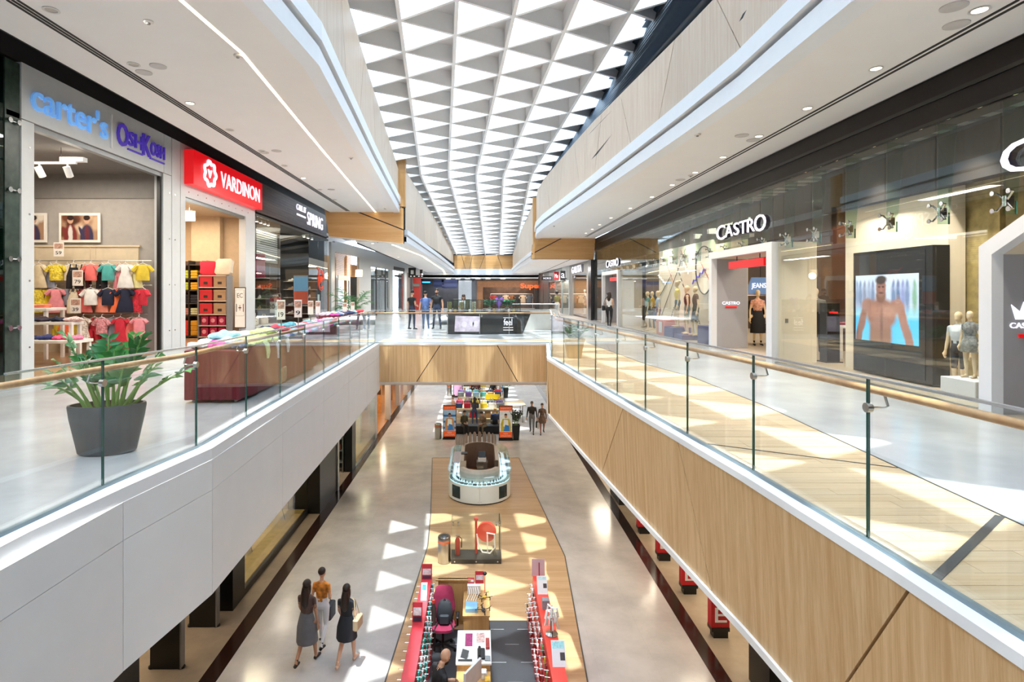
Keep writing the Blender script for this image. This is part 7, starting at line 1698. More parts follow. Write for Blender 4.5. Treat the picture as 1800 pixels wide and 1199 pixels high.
m = MB(); m.box(-.72, 21.3, GZ + 1.0, -.5, 21.36, GZ + 1.32); tag(m.build('card_holder', mat('#b7aa96', .4)), 'taupe sign block on the glass top of the kiosk front', 'sign'); m = MB(); m.box(.56, 21.3, GZ + 1.0, .7, 21.36, GZ + 1.35); tag(m.build('card_holder', mat('#4a3f37', .4)), 'dark brown sign block on the glass top of the kiosk front', 'sign'); m = MB(); m.box(-.12, 20.9, GZ + 1.0, .14, 20.94, GZ + 1.42); m.box(-.12, 20.85, GZ + 1.0, .14, 21, GZ + 1.02); tag(m.build('card_holder', glass('#eef2f2')), 'clear acrylic sign holder on the glass top at the kiosk front', 'sign')
m = MB(); m.box(-1.05, 22.2, GZ + 1.0, -.78, 23.7, GZ + 1.02); tag(m.build('necklace_mat', mat('#d9d3e6', .5, var=.35, scale=40)), 'pale violet necklace mat on the kiosk glass', 'mat')
# --- fire hose cabinet, bin
fc = thing('fire_cabinet', 'square glass cabinet with red fire hose reel on the timber floor', 'cabinet', (-.13, 16.25, GZ + .006)); x0, x1, y0, y1 = -.8, .61, 15.97, 16.6; zt = GZ + 1.2
m = MB(); m.box(x0, y0, GZ + .006, x1, y1, GZ + .13); m.build('base', mat('#4a4944', .35, .4), fc, False, True)
m = MB()
for x in (x0 + .1, (x0 + x1) / 2, x1 - .1): m.disc((x, y0 - .002, GZ + .07), (0, 1, 0), .02, .01, 10)
m.build('base_bolts', CHROME, fc, False, True)
for a, b, c_, d in ((x0, y0, x1, y0 + .015), (x0, y1 - .015, x1, y1), (x0, y0 + .016, x0 + .015, y1 - .016), (x1 - .015, y0 + .016, x1, y1 - .016)): m = MB(); m.box(a, b, GZ + .13, c_, d, zt); m.build('glass_side', GLASS, fc, False, True)
m = MB(); m.box(x0, y0, zt, x1, y1, zt + .015); m.build('glass_lid', GLASS, fc, False, True)
for x in (x0 + .06, x0 + .2, x1 - .06, x1 - .14):
    for z in (zt - .1, zt - .03): m = MB(); m.box(x - .025, y0 - .012, z - .02, x + .025, y0 + .03, z + .02); m.build('lid_clamp', STEEL, fc, False, True)
m = MB(); m = MB(); m.box(x1 - .05, y1 - .08, GZ + .13, x1 - .02, y1 - .02, zt); m.build('corner_post', mat('#55544f', .4, .5), fc, False, True)
RDH = mat('#d2402f', .4)
hr = thing('hose_reel', 'red fire hose reel disc with white hose inside the glass cabinet', 'hose reel', (.2, 16.3, GZ + .131)); m = MB(); m.disc((0, .0, .65), (.15, 1, 0), .27, .14, 28); m.build('reel_disc', RDH, hr, True); m = MB(); m.tube([(.0, -.1, .65), (.22, -.12, .62), (.24, -.12, .25), (.1, -.12, .08), (-.12, -.1, .1), (-.24, -.08, .3), (-.28, -.05, .6)], .022, 8); m.tube([(.02, -.1, .66), (.03, -.12, .1)], .02, 8); m.build('hose', mat('#e8dfd4', .5), hr, True); m = MB(); m.tube([(.26, -.05, .0), (.2, -.1, .3)], .04, 8); m.build('nozzle_bracket', STEEL, hr, True)
m = MB(); m.tube([(-.3, .05, 0), (-.3, .05, .95)], .035, 10); m.tube([(-.36, .05, 1.0), (-.24, .05, 1.0)], .05, 8); m.tube([(-.3, .05, .95), (-.3, .05, 1.02)], .05, 8); m.build('standpipe', RDH, hr, True); m = MB(); m.tube([(-.27, .05, .65), (-.12, .0, .65)], .04, 8); m.build('valve', STEEL, hr, True)
fe = thing('fire_extinguisher', 'red fire extinguisher standing inside the glass cabinet', 'extinguisher', (-.63, 16.28, GZ + .131)); m = MB(); m.lathe([(.06, 0), (.07, .02), (.07, .4), (.05, .47), (.025, .5), (.025, .53)], 16); m.build('cylinder', RDH, fe, True); m = MB(); m.box(-.05, -.015, .53, .07, .015, .57); m.build('valve_handle', STEEL, fe); m = MB(); m.tube([(.02, 0, .53), (.12, 0, .45), (.11, 0, .2)], .014, 6); m.build('hose', BLACKM, fe, True)
def bin_(x, y, label, h_=.74, z=GZ + .006):
    t = thing('litter_bin', label, 'bin', (x, y, z)); m = MB(); m.lathe([(.17, 0), (.18, .02), (.18, h_ * .76)], 26); m.build('drum', STEEL, t, True); m = MB(); m.lathe([(.182, h_ * .76), (.182, h_ * .84)], 26); m.build('orange_band', mat('#e06a3a', .4), t, True); m = MB(); m.lathe([(.18, h_ * .84), (.18, h_ * .97), (.165, h_), (.12, h_), (.11, h_ * .9), (.01, h_ * .9)], 26); m.build('rim', STEEL, t, True); m = MB(); m.lathe([(.105, h_ * .905), (.002, h_ * .906)], 18); m.build('ash_tray', mat('#8d8f92', .4, .5), t)
bin_(-1.0, 16.1, 'polished steel litter bin with orange band beside the glass fire cabinet'); bin_(gx(770, 771).x, gx(770, 771).y, 'steel litter bin with orange band beside the orange poster stand', .8, GZ); bin_(gx(790, 696).x, gx(790, 696).y, 'steel litter bin beside the distant pink poster', .85, GZ)
# --- phone accessory stall in front
ds = MB(); ds.prism([(-1.05, 8.5), (1.12, 8.5), (1.12, 13.2), (.18, 13.2), (.18, 12.85), (-1.05, 12.85)], GZ + .007, GZ + .014); struct(ds.build('floor', mat('#3c3d41', .3, var=.12, scale=1.5)))
tj = MB()
for r_, y in enumerate([9.3, 9.9, 10.5, 11.1, 11.7, 12.3, 12.85]):
    for x in [(-.95 + .6 * k + (.3 if r_ % 2 else 0)) for k in range(4)]: tj.box(x, y - .006, GZ + .014, x + .3, y + .006, GZ + .016)
struct(tj.build('trim_17', mat('#a9abad', .5)))
RS_ = mat('#d3222b', .35, var=.04); RS2 = mat('#e84a3c', .35, var=.04)
ctl = thing('stall_counter', 'long red stall counter hung with teal and white accessories', 'counter', (-1.2, 11.2, GZ + .006)); m = MB(); m.hexa([(-1.34, 8.8, GZ + .006), (-1.0, 8.8, GZ + .006), (-1.0, 13.25, GZ + .006), (-1.34, 13.25, GZ + .006)], [(-1.31, 8.8, -4.9), (-1.11, 8.8, -4.9), (-1.11, 13.25, -4.9), (-1.31, 13.25, -4.9)]); m.build('cabinet', RS_, ctl, False, True)
m = MB(); m.box(-1.33, 8.8, -4.9, -1.1, 13.27, -4.885); m.build('red_top', mat('#d93a44', .3, var=.08), ctl, False, True)
ctr = thing('stall_counter', 'long red stall counter hung with white and yellow phone accessories', 'counter', (1.35, 11.2, GZ + .006)); m = MB(); m.hexa([(1.13, 8.8, GZ + .006), (1.6, 8.8, GZ + .006), (1.6, 13.2, GZ + .006), (1.13, 13.2, GZ + .006)], [(1.24, 8.8, -4.9), (1.48, 8.8, -4.9), (1.48, 13.2, -4.9), (1.24, 13.2, -4.9)]); m.build('cabinet', RS2, ctr, False, True); m = MB(); m.box(1.23, 8.8, -4.9, 1.49, 13.22, -4.885); m.build('red_top', RS2, ctr, False, True); m = MB(); m.box(1.1, 8.8, GZ + .006, 1.14, 13.2, GZ + .3); m.build('kick_panel', RS_, ctr, False, True)
ACM = MB(); ACM.bevbox(-.05, -.012, -.15, .05, .012, .0, .01); ACM = ACM.mesh('packet', WHITE, True); HKM = MB(); HKM.tube([(0, .03, .01), (0, -.06, .01), (0, -.07, .03)], .006, 5); HKM = HKM.mesh('hook', CHROME, True)
rr = random.Random(9)
for side, x, lean, rz in ((0, -1.07, .0, 90), (1, 1.19, 0, -90)):
    n_ = 0
    for r_, z in enumerate((-5.0, -5.22, -5.44)):
        for k in range(22):
            y = 9.1 + .185 * k; n_ += 1
            col = (['#3fa79c', '#4cb5ab', '#e8e8e6', '#dfe3e4'] if y < 11.6 else ['#e8e8e6', '#3fa79c']) if side == 0 else (['#ece9e6', '#d9d4d0', '#33302f', '#e3e0dc'] if y > 11 else ['#ece9e6', '#d8b93a', '#2e2b2c', '#8f2a33', '#7fae6a'])
            dx = -.05 * (r_) if side else .03 * r_
            o = bpy.data.objects.new('accessory_packet', ACM); COL.objects.link(o); o.location = (x + dx, y, z); o.rotation_euler = (0, 0, R(rz + rr.uniform(-14, 14))); setmat(o, mat(rr.choice(col), .4, var=.25, scale=30))
            tag(o, f'accessory packet on the {"teal" if side == 0 else "white and yellow"} goods counter, {["top", "middle", "bottom"][r_]} row, {ordw(k)} from the camera', 'packet', f'accessory packets of the {"teal" if side == 0 else "white and yellow"} goods counter')
            h = bpy.data.objects.new('hook', HKM); COL.objects.link(h); h.parent = o
for k in range(16):
    o = bpy.data.objects.new('hook', HKM); COL.objects.link(o); o.location = (-1.36, 9.0 + .26 * k, -5.0); o.rotation_euler = (0, 0, R(-90)); tag(o, f'small chrome hook outside the long red counter, {ordw(k)} from the camera', 'hook', 'chrome hooks outside the red counter')
def card(x, y, z, w_, h_, col, label, lean=.3, rz=0, bands=(), cat='sign'):
    t = thing('display_card', label, cat, (x, y, z), rz); m = MB(); s_ = math.sin(lean) * h_; c_ = math.cos(lean) * h_
    m.slab([(-w_ / 2, 0, 0), (w_ / 2, 0, 0), (w_ / 2, s_, c_), (-w_ / 2, s_, c_)], (0, .012, 0)); m.build('card', mat(col, .4, var=.03), t)
    for (a, b, u0, u1, cc) in bands: m = MB(); m.slab([(w_ * (u0 - .5), s_ * a - .003, c_ * a), (w_ * (u1 - .5), s_ * a - .003, c_ * a), (w_ * (u1 - .5), s_ * b - .003, c_ * b), (w_ * (u0 - .5), s_ * b - .003, c_ * b)], (0, -.002, 0)); m.build('printed_patch', mat(cc, .4, var=.2, scale=30), t)
    m = MB(); m.box(-.02, .01, 0, .02, s_ * .5 + .1, .012); m.build('prop', STEEL, t)
card(-1.21, 13.0, -4.884, .24, .32, '#c9303a', 'red and white card at the far end of the teal goods counter', .3, 0, [(.3, .7, .1, .9, '#e9dcdc'), (.05, .25, .1, .9, '#4a2c44')]); card(-1.19, 12.1, -4.884, .13, .34, '#e3e6ea', 'white boxed earphone card on the teal goods counter', .5, 0, [(.6, .9, .2, .8, '#58b0b4')]); card(-1.24, 11.3, -4.884, .2, .36, '#c0303c', 'red and white card half way along the teal goods counter', .25, 0, [(.35, .75, .1, .9, '#eadede'), (.05, .3, .1, .9, '#3f2a40')])
card(1.36, 13.15, -4.884, .3, .38, '#d7bcc0', 'pale pink panel with a slim red rod at the far end of the red counter', .1, 0, [(.0, .8, .52, .6, '#9a3f52')]); card(1.37, 12.35, -4.884, .22, .36, '#f0eeec', 'white boxed headphones standing on the red counter, farther one', .6, 0, [(.35, .6, .6, .95, '#4b3b38'), (.8, .97, .1, .9, '#cfe6e6')]); card(1.4, 9.95, -4.884, .24, .4, '#ece7ea', 'white and aqua boxed headphones on the red counter, nearer one', .7, 0, [(.25, .55, .6, .95, '#3d302e'), (.7, .98, .05, .95, '#a9dfe4')])
m = MB(); m.bevbox(1.3, 11.75, -4.884, 1.44, 11.9, -4.7, .01); tag(m.build('camera_box', mat('#8f959c', .4, var=.2, scale=20)), 'small grey boxed camera on the red counter', 'box')
t = thing('cable_stand', 'chrome stand bristling with white cables on the red counter', 'stand', (1.38, 10.9, -4.884)); m = MB(); m.lathe([(.12, 0), (.12, .02), (.03, .03), (.02, .55), (.002, .56)], 20); m.build('pole', CHROME, t, True)
for k in range(16): a = k * 2.4; z = .25 + .3 * (k / 16); m = MB(); m.tube([(0, 0, z), (.1 * math.cos(a), .1 * math.sin(a), z + .02), (.13 * math.cos(a), .13 * math.sin(a), z - .14)], .016, 6); m.build('white_cable', WHITE, t, True)
OAK = woodmat('#b98d55', '#d3a970', 16, (1, 1, .08), .45, 'oak')
m = MB(); m.box(-.95, 13.05, GZ + .007, -.25, 13.1, -4.9); m.box(-1.0, 13.0, -4.93, -.2, 13.15, -4.9); t = m.build('low_screen', OAK); tag(t, 'oak back screen behind the magenta office chair', 'screen'); m = MB(); m.box(-.86, 13.035, GZ + .1, -.33, 13.05, -5.0); m.build('panel', OAK, t)
tw = thing('cabinet', 'oak cabinet heaped with toy drones and cables', 'cabinet', (-.08, 12.5, GZ + .014)); m = MB(); m.box(-.34, 12.05, GZ + .014, .2, 13.05, -5.2); m.build('carcass', OAK, tw, False, True); m = MB(); m.box(-.36, 12.03, -5.2, .22, 13.07, -5.17); m.build('worktop', OAK, tw, False, True)
m = MB(); m.bevbox(-.28, 12.9, -5.169, .02, 13.05, -4.98, .01); tag(m.build('router_box', WHITE), 'white boxed router at the back of the oak cabinet', 'box'); card(.0, 13.0, -4.979, .2, .26, '#c9303a', 'small red and white card on the white router box', .2, 0, [(.3, .7, .1, .9, '#eadcdc')]) ; card(-.2, 13.0, -4.979, .16, .12, '#c9303a', 'low red and white card on the white router box', .5, 0, [(.3, .7, .1, .9, '#eadcdc')])
m = MB(); m.bevbox(-.3, 12.15, -5.169, -.05, 12.45, -5.08, .01); tag(m.build('boxed_device', mat('#7fb2dc', .4, var=.1)), 'pale blue boxed device on the oak cabinet', 'box')
def drone(x, y, z, rz, col, label):
    t = thing('toy_drone', label, 'drone', (x, y, z), rz); m = MB(); m.ell((0, 0, .04), (.06, .04, .03), 10, 6); m.build('body', mat(col, .4), t, True)
    for sx in (-1, 1):
        for sy in (-1, 1):
            m = MB(); m.tube([(0, 0, .04), (sx * .1, sy * .1, .06)], .008, 5); ar = m.build('arm', BLACKM, t, True); m = MB(); m.box(sx * .1 - .06, sy * .1 - .008, .075, sx * .1 + .06, sy * .1 + .008, .079); m.tube([(sx * .1, sy * .1, 0), (sx * .1, sy * .1, .075)], .01, 6); m.build('rotor', BLACKM, ar)
drone(.1, 12.7, -5.169, .4, '#c9a83a', 'yellow and black toy drone on the oak cabinet, farther one'); drone(.08, 12.2, -5.169, 1.0, '#2a2a2c', 'black toy drone on the oak cabinet, nearer one')
t = thing('toy_drone', 'black toy drone on a tall red wand beside the router box', 'drone', (.12, 13.0, -5.169)); m = MB(); m.tube([(0, 0, 0), (0, 0, .4)], .01, 6); m.build('wand', RDH, t, True); m = MB(); m.ell((0, 0, .42), (.05, .05, .04), 8, 5); m.build('body', BLACKM, t, True)
for k in range(5): m = MB(); x = -.25 + .05 * k; m.tube([(x, 12.85, -5.0 + .01), (x + .03, 12.72, -5.05), (x - .04, 12.6, -5.155), (x + .02, 12.5, -5.155)], .008, 5); tag(m.build('cable', WHITE, None, True), f'white charging cable trailing over the oak cabinet, {ordw(k)} across', 'cable', 'white cables on the oak cabinet')
ct = thing('stall_desk', 'white topped oak desk with papers, keyboard and telephone', 'desk', (-.1, 11.0, GZ + .014)); m = MB(); m.box(-.42, 10.5, GZ + .014, .2, 11.5, -5.2); m.build('carcass', OAK, ct, False, True); m = MB(); m.box(-.44, 10.48, -5.2, .22, 11.52, -5.17); m.build('white_top', WHITE, ct, False, True)
ct2 = thing('stall_desk', 'lower oak desk carrying the slanted monitor', 'desk', (-.1, 9.9, GZ + .014)); m = MB(); m.box(-.42, 9.2, GZ + .014, .2, 10.46, -5.3); m.build('carcass', OAK, ct2, False, True)
def flat(nm, x0, y0, x1, y1, z, th, col, label, cat, var=.1): m = MB(); m.box(x0, y0, z, x1, y1, z + th); return tag(m.build(nm, mat(col, .5, var=var, scale=26)), label, cat)
flat('leaflet', -.28, 11.0, -.14, 11.4, -5.169, .006, '#a83474', 'magenta leaflet on the white desk top', 'paper', .4); flat('leaflet', -.06, 11.12, .1, 11.42, -5.169, .006, '#d9b0ac', 'red and white leaflet on the white desk top', 'paper', .5); flat('box', .12, 10.9, .19, 11.2, -5.169, .04, '#a03a38', 'narrow red and black carton on the white desk top', 'box', .3); flat('payment_pad', .1, 10.55, .2, 10.68, -5.169, .02, '#8d9296', 'grey payment pad at the corner of the white desk', 'terminal'); flat('keyboard', -.4, 10.54, -.14, 10.58, -5.169, .02, '#2a2b2e', 'thin black keyboard edge on the white desk', 'keyboard')
m = MB(); m.slab([(-.36, 10.66, -5.165), (-.24, 10.6, -5.165), (-.2, 10.75, -5.1), (-.32, 10.81, -5.1)], (0, 0, -.01)); tag(m.build('card_reader', mat('#3a3c40', .4)), 'dark tilted card reader on the white desk', 'terminal')
t = thing('telephone', 'black desk telephone on the white desk top', 'telephone', (.03, 10.75, -5.169)); m = MB(); m.bevbox(-.07, -.16, 0, .07, .14, .04, .015); m.build('base', BLACK, t); m = MB(); m.tube([(-.03, -.15, .06), (-.03, 0, .075), (-.03, .12, .06)], [.026, .017, .026], 8); m.build('handset', BLACKM, t, True)
t = thing('monitor', 'slanted dark monitor on the lower oak desk', 'monitor', (-.12, 9.95, -5.299), R(58)); m = MB(); m.box(-.26, -.02, .1, .26, .02, .44); m.build('panel', mat('#cfd2d3', .4), t); m = MB(); m.box(-.25, .02, .11, .25, .024, .43); m.build('screen', mat('#3a4446', .15), t); m = MB(); m.tube([(0, 0, .1), (0, 0, 0)], .03, 8); m.disc((0, 0, .006), (0, 0, 1), .1, .012); m.build('stand', STEEL, t)
for k, (x, y, c_, n_) in enumerate(((.08, 10.3, '#e8e4e0', 'white'), (.14, 10.1, '#e0b030', 'yellow'), (.05, 9.9, '#d84a3a', 'red'), (.12, 9.7, '#e3d9d2', 'cream'), (-.35, 9.8, '#3a4046', 'dark grey'))): m = MB(); m.bevbox(x - .05, y - .07, -5.299, x + .05, y + .07, -5.18, .015); tag(m.build('small_carton', mat(c_, .5, var=.3, scale=20)), f'{n_} small carton beside the slanted monitor', 'box')
# office chair with backpack
oc = thing('office_chair', 'magenta swivel office chair with black arms behind the stall desk', 'chair', (-.78, 12.15, GZ + .014), R(180)); MAG = mat('#8c2144', .85, var=.12, scale=14)
m = MB(); rg = lambda z, w_, d_, n=18: [(w_ * math.copysign(abs(math.cos(2 * math.pi * k / n)) ** .7, math.cos(2 * math.pi * k / n)), d_ * math.copysign(abs(math.sin(2 * math.pi * k / n)) ** .7, math.sin(2 * math.pi * k / n)), z) for k in range(n)]
m.loft([rg(.44, .2, .2), rg(.47, .25, .25), rg(.52, .25, .25), rg(.545, .2, .2)]); m.build('seat', MAG, oc, True)
m = MB(); rings = []
for k, (z, w_, d_) in enumerate(((.52, .16, .03), (.56, .21, .05), (.75, .25, .055), (1.0, .22, .055), (1.15, .18, .05), (1.19, .12, .025))): rings.append([(x, y - .24 - .12 * (z - .52), zz) for x, y, zz in rg(z, w_, d_)])
m.loft(rings); m.build('backrest', MAG, oc, True)
for sx in (-1, 1): m = MB(); m.tube([(sx * .22, 0, .46), (sx * .31, 0, .5), (sx * .31, 0, .7)], .02, 6); ar = m.build('armrest', BLACKM, oc, True); m = MB(); m.bevbox(sx * .31 - .035, -.13, .7, sx * .31 + .035, .13, .735, .02); m.build('arm_pad', BLACK, ar)
m = MB(); m.tube([(0, 0, .44), (0, 0, .1)], .03, 8); m.build('gas_lift', BLACK, oc, True)
for k in range(5): a = k * 1.2566 + .3; m = MB(); m.tube([(0, 0, .12), (.28 * math.cos(a), .28 * math.sin(a), .07)], [.03, .02], 6); sp = m.build('spoke', BLACKM, oc, True); m = MB(); m.disc((.28 * math.cos(a), .28 * math.sin(a), .032), (-math.sin(a), math.cos(a), 0), .032, .045, 12); m.build('caster', BLACK, sp, True)
bp = thing('backpack', 'black backpack resting on the magenta office chair', 'backpack', (-.75, 12.13, GZ + .56)); m = MB(); rings = []
for z, w_, d_ in ((0, .15, .09), (.05, .18, .12), (.25, .17, .12), (.4, .13, .09), (.45, .07, .05)): rings.append([(x, y + .06 + .1 * z, z) for x, y, _ in rg(z, w_, d_)])
m.loft(rings); m.build('body', mat('#22252b', .7, var=.2), bp, True); m = MB(); m.bevbox(-.1, -.1, .03, .1, -.02, .22, .03); m.build('front_pocket', mat('#2c3038', .7), bp, True); m = MB(); m.tube([(-.02, .07, .45), (0, .07, .5), (.02, .07, .45)], .01, 6); m.build('handle', BLACKM, bp, True)
for sx in (-1, 1): m = MB(); m.tube([(sx * .14, -.04, .06), (sx * .18, -.15, .0), (sx * .2, -.22, -.05)], .014, 5); m.build('strap', BLACKM, bp, True)
t = thing('spray_bottle', 'dark bottle with red cap standing beside the teal goods counter', 'bottle', (-.98, 12.1, GZ + .014)); m = MB(); m.lathe([(.05, 0), (.05, .9), (.03, .98), (.03, 1.0)], 12); m.build('body', mat('#3a2f2c', .4), t, True); m = MB(); m.lathe([(.032, 1.0), (.032, 1.07), (.005, 1.08)], 12); m.build('cap', RDH, t, True)
# --- orange poster stands, benches, planters and stalls farther along
def brandstand(px0, px1, py, ph, label, shirt, skinc, orient):
    p0, p1 = gx(px0, py), gx(px1, py); t = thing('poster_stand', label, 'sign', ((p0.x + p1.x) / 2, p0.y, GZ)); w_ = p1.x - p0.x; h_ = ph * p0.y / F
    m = MB(); m.box(-w_ / 2, -.06, .06, w_ / 2, .06, h_); m.build('frame', mat('#3c1f18', .4), t); m = MB(); m.box(-w_ / 2 - .02, -.2, 0, w_ / 2 + .02, .2, .06); m.build('foot', BLACK, t)
    f = -.062; OR_ = mat('#f0622a', .4, emit=.25); a = w_ * .46
    def bx(nm, u0, v0, u1, v1, col, lay, e=.0): m = MB(); m.box(a * u0, f - .003 * lay, h_ * v0, a * u1, f - .003 * (lay - 1), h_ * v1); m.build(nm, col if not isinstance(col, str) else mat(col, .5, var=.12, scale=12, emit=.15), t)
    bx('orange_head', -1, .86, 1, .975, OR_, 1); bx('orange_foot', -1, .07, 1, .24, OR_, 1); bx('picture_ground', -1, .24, 1, .86, orient, 1)
    for k in range(3): bx('picture_stripe', -1, .3 + .18 * k, 1, .36 + .18 * k, '#2f6fb4' if orient == '#a9cbe8' else '#eef0f0', 2)
    def pl(nm, poly, col, lay): m = MB(); m.slab([(a * u, f - .003 * lay, h_ * v) for u, v in poly], (0, -.003, 0)); m.build(nm, mat(col, .5, var=.1, emit=.12), t)
    pl('picture_body', [(-.75, .25), (.8, .25), (.75, .5), (.55, .62), (-.5, .62), (-.8, .48)], shirt, 3); pl('picture_shirt', [(-.4, .4), (.45, .36), (.35, .58), (-.3, .6)], '#f2f2ee', 4); pl('picture_shorts', [(-.35, .26), (.6, .26), (.5, .42), (-.1, .45)], '#2f83d0', 5); pl('picture_face', [(.22 * math.cos(k * .63), .7 + .065 * math.sin(k * .63)) for k in range(10)], skinc, 5); pl('picture_hair', [(.24 * math.cos(k * .35), .725 + .05 * math.sin(k * .35)) for k in range(10)], '#2c1a14', 6)
    text('superdry', (-a * .8, f - .003, h_ * .9), (1, 0, 0), a * 1.6, h_ * .045, WHITE, t, 'lettering', .004, world=False); text('NEW', (-a * .35, f - .003, h_ * .165), (1, 0, 0), a * .7, h_ * .04, WHITE, t, 'lettering', .004, world=False); text('COLLECTION', (-a * .75, f - .003, h_ * .1), (1, 0, 0), a * 1.5, h_ * .045, WHITE, t, 'lettering', .004, world=False)
brandstand(779, 802, 771, 59, 'orange poster stand with a sporty woman picture beside the steel bin', '#c9905f', '#b9805c', '#a9cbe8'); brandstand(877, 901, 773, 60, 'orange poster stand with a sitting man picture beside the black planter', '#c9b53a', '#c79368', '#e6ecec')
brandstand(866, 884, 699, 34, 'distant orange and blue poster stand beyond the clothes stall', '#dca070', '#c08a62', '#a9cbe8')
p0, p1 = gx(797, 698), gx(813, 698); t = thing('poster_stand', 'distant pink poster stand beside the far steel bin', 'sign', ((p0.x + p1.x) / 2, p0.y, GZ)); w_ = p1.x - p0.x; m = MB(); m.box(-w_ / 2, -.05, .05, w_ / 2, .05, 1.5); m.build('frame', BLACKM, t); m = MB(); m.box(-w_ / 2 + .04, -.056, .1, w_ / 2 - .04, -.05, 1.46); m.build('sheet', mat('#eab6da', .5, emit=.2), t); m = MB(); m.box(-w_ / 2 + .04, -.06, .95, w_ / 2 - .04, -.056, 1.46); m.build('sheet_head', mat('#efe3dd', .5), t); m = MB(); m.box(-w_ / 2, -.15, 0, w_ / 2, .15, .05); m.build('foot', BLACK, t)
def tallpot(px, py, hpx, label, tw=False):
    p = gx(px, py); t = thing('potted_plant', label, 'plant', (p.x, p.y, GZ)); m = MB(); sq = lambda r, z: [(-r, -r, z), (r, -r, z), (r, r, z), (-r, r, z)]
    h_ = hpx * p.y / F; m.loft([sq(.14, 0), sq(.2, h_), sq(.17, h_), sq(.16, h_ - .06)]); m.build('planter', BLACK, t); m = MB(); m.loft([sq(.165, h_ - .1), sq(.165, h_ - .05)]); m.build('soil', SOIL, t)
    l_ = leafmesh(.16, .09, mat('#2c3a34', .4, var=.3)) if tw else leafmesh(.22, .1, mat('#5f9a62', .4, var=.3))
    for k in range(9): a = k * 2.4; frond(t, (.05 * math.cos(a), .05 * math.sin(a), h_ - .06), (math.cos(a) * .35, math.sin(a) * .35, 1) if tw else (math.cos(a) * .9, math.sin(a) * .6, 1), .8, .3 if tw else 1.2, .012, 9, l_, .3)
tallpot(907, 773, 27, 'tall black square planter with dark stiff foliage beside the sitting man poster', True); tallpot(889, 699, 17, 'distant black planter with bright bushy leaves')
# bench
t = thing('bench', 'long black bench in front of the clothes stall', 'bench', (-.15, 31.0, GZ)); m = MB(); m.bevbox(-1.3, -.3, .12, 1.3, .3, .45, .04); m.build('seat', mat('#24252b', .6), t); m = MB(); m.box(-1.2, -.25, 0, 1.2, .25, .12); m.build('base', BLACKM, t)
# clothes and bag stall
def stalltable(x0, y0, x1, y1, h, label): 
    t = thing('stall_table', label, 'table', ((x0 + x1) / 2, (y0 + y1) / 2, GZ)); m = MB(); m.box(x0, y0, GZ + h - .06, x1, y1, GZ + h); m.build('tabletop', mat('#dcc79c', .5, var=.05), t, False, True)
    for x in (x0 + .02, x1 - .1):
        for y in (y0 + .02, y1 - .1): m = MB(); m.box(x, y, GZ, x + .08, y + .08, GZ + h - .06); m.build('leg', mat('#c9b083', .5), t, False, True)
    m = MB(); m.box(x0 + .05, y0 + .05, GZ + .3, x1 - .05, y1 - .05, GZ + .34); m.build('lower_shelf', mat('#d8c49c', .5), t, False, True)
stalltable(-1.5, 33.0, 1.4, 34.6, .9, 'pale timber stall table of bags nearest the bench'); stalltable(-1.4, 36.4, 1.5, 38.2, .95, 'second pale timber stall table of bags'); stalltable(-1.15, 40.4, 1.25, 42, .95, 'third stall table before the white back panel')
SB = [('navy', '#2c3c62'), ('pale blue', '#9fc3dc'), ('white', '#e9e6e2'), ('red', '#cf2440'), ('teal', '#5fa79f'), ('grey', '#8c9296'), ('black', '#232428'), ('tan', '#b08a5c'), ('violet', '#7a5a9c'), ('yellow', '#e2c52c')]
BAGB = MB(); BAGB.bevbox(-.2, -.1, 0, .2, .1, .3, .05); BAGB = BAGB.mesh('bag_body', WHITE, True); BAGH = MB(); BAGH.tube([(-.1, 0, .28), (-.08, 0, .46), (.08, 0, .46), (.1, 0, .28)], .015, 6); BAGH = BAGH.mesh('bag_handle', WHITE, True)
rr = random.Random(5)
for ti, (y0, h_, nme) in enumerate(((33.0, .9, 'nearest'), (36.4, .95, 'second'), (40.4, .95, 'third'))):
    for r_ in range(2):
        for k in range(6):
            n_, c_ = SB[(ti * 5 + r_ * 3 + k * 3) % 10]; o = bpy.data.objects.new('handbag', BAGB); COL.objects.link(o); o.location = ((-1.2 if ti < 2 else -.95) + (.48 if ti < 2 else .4) * k, y0 + .3 + .8 * r_, GZ + h_ + .001); o.rotation_euler = (0, 0, rr.uniform(-.3, .3)); setmat(o, mat(c_, .6, var=.1)); tag(o, f'{n_} handbag in the {["front", "rear"][r_]} row of the {nme} stall table, {ORD[k]} across', 'bag', f'handbags on the {nme} stall table')
            h = bpy.data.objects.new('bag_handle', BAGH); COL.objects.link(h); h.parent = o; setmat(h, mat(c_, .6, var=.1))
    for k in range(5):
        n_, c_ = SB[(ti * 3 + k * 2 + 1) % 10]; m = MB(); m.bevbox(-1.02 + .44 * k, y0 + .2, GZ + .342, -.66 + .44 * k, y0 + .7, GZ + .62, .04); tag(m.build('travel_bag', mat(c_, .6, var=.15), None, True), f'{n_} travel bag on the lower shelf of the {nme} stall table, {ORD[k]} across', 'bag', f'travel bags under the {nme} stall table')
m = MB(); m.box(-1.6, 42.6, GZ + .6, 1.7, 42.7, GZ + 2.6); m.box(-1.55, 42.6, GZ, -1.45, 42.7, GZ + .6); m.box(1.55, 42.6, GZ, 1.65, 42.7, GZ + .6); t = m.build('backdrop_panel', WHITE); tag(t, 'white stall back panel with black oval marks and a teal patch', 'panel'); m = MB(); m.box(-1.1, 42.58, GZ + 2.1, -.4, 42.6, GZ + 2.45); m.build('teal_patch', mat('#5fc0bb', .5), t); m = MB(); m.lathe([(.3, 0), (.3, .01)], 20, (0, 0, 0), 1, .4); 
for v in range(len(m.v)): x, y, z = m.v[v]; m.v[v] = (x + .75, 42.585 + z, GZ + 2.1 + y)
m.build('oval_mark', BLACKM, t)
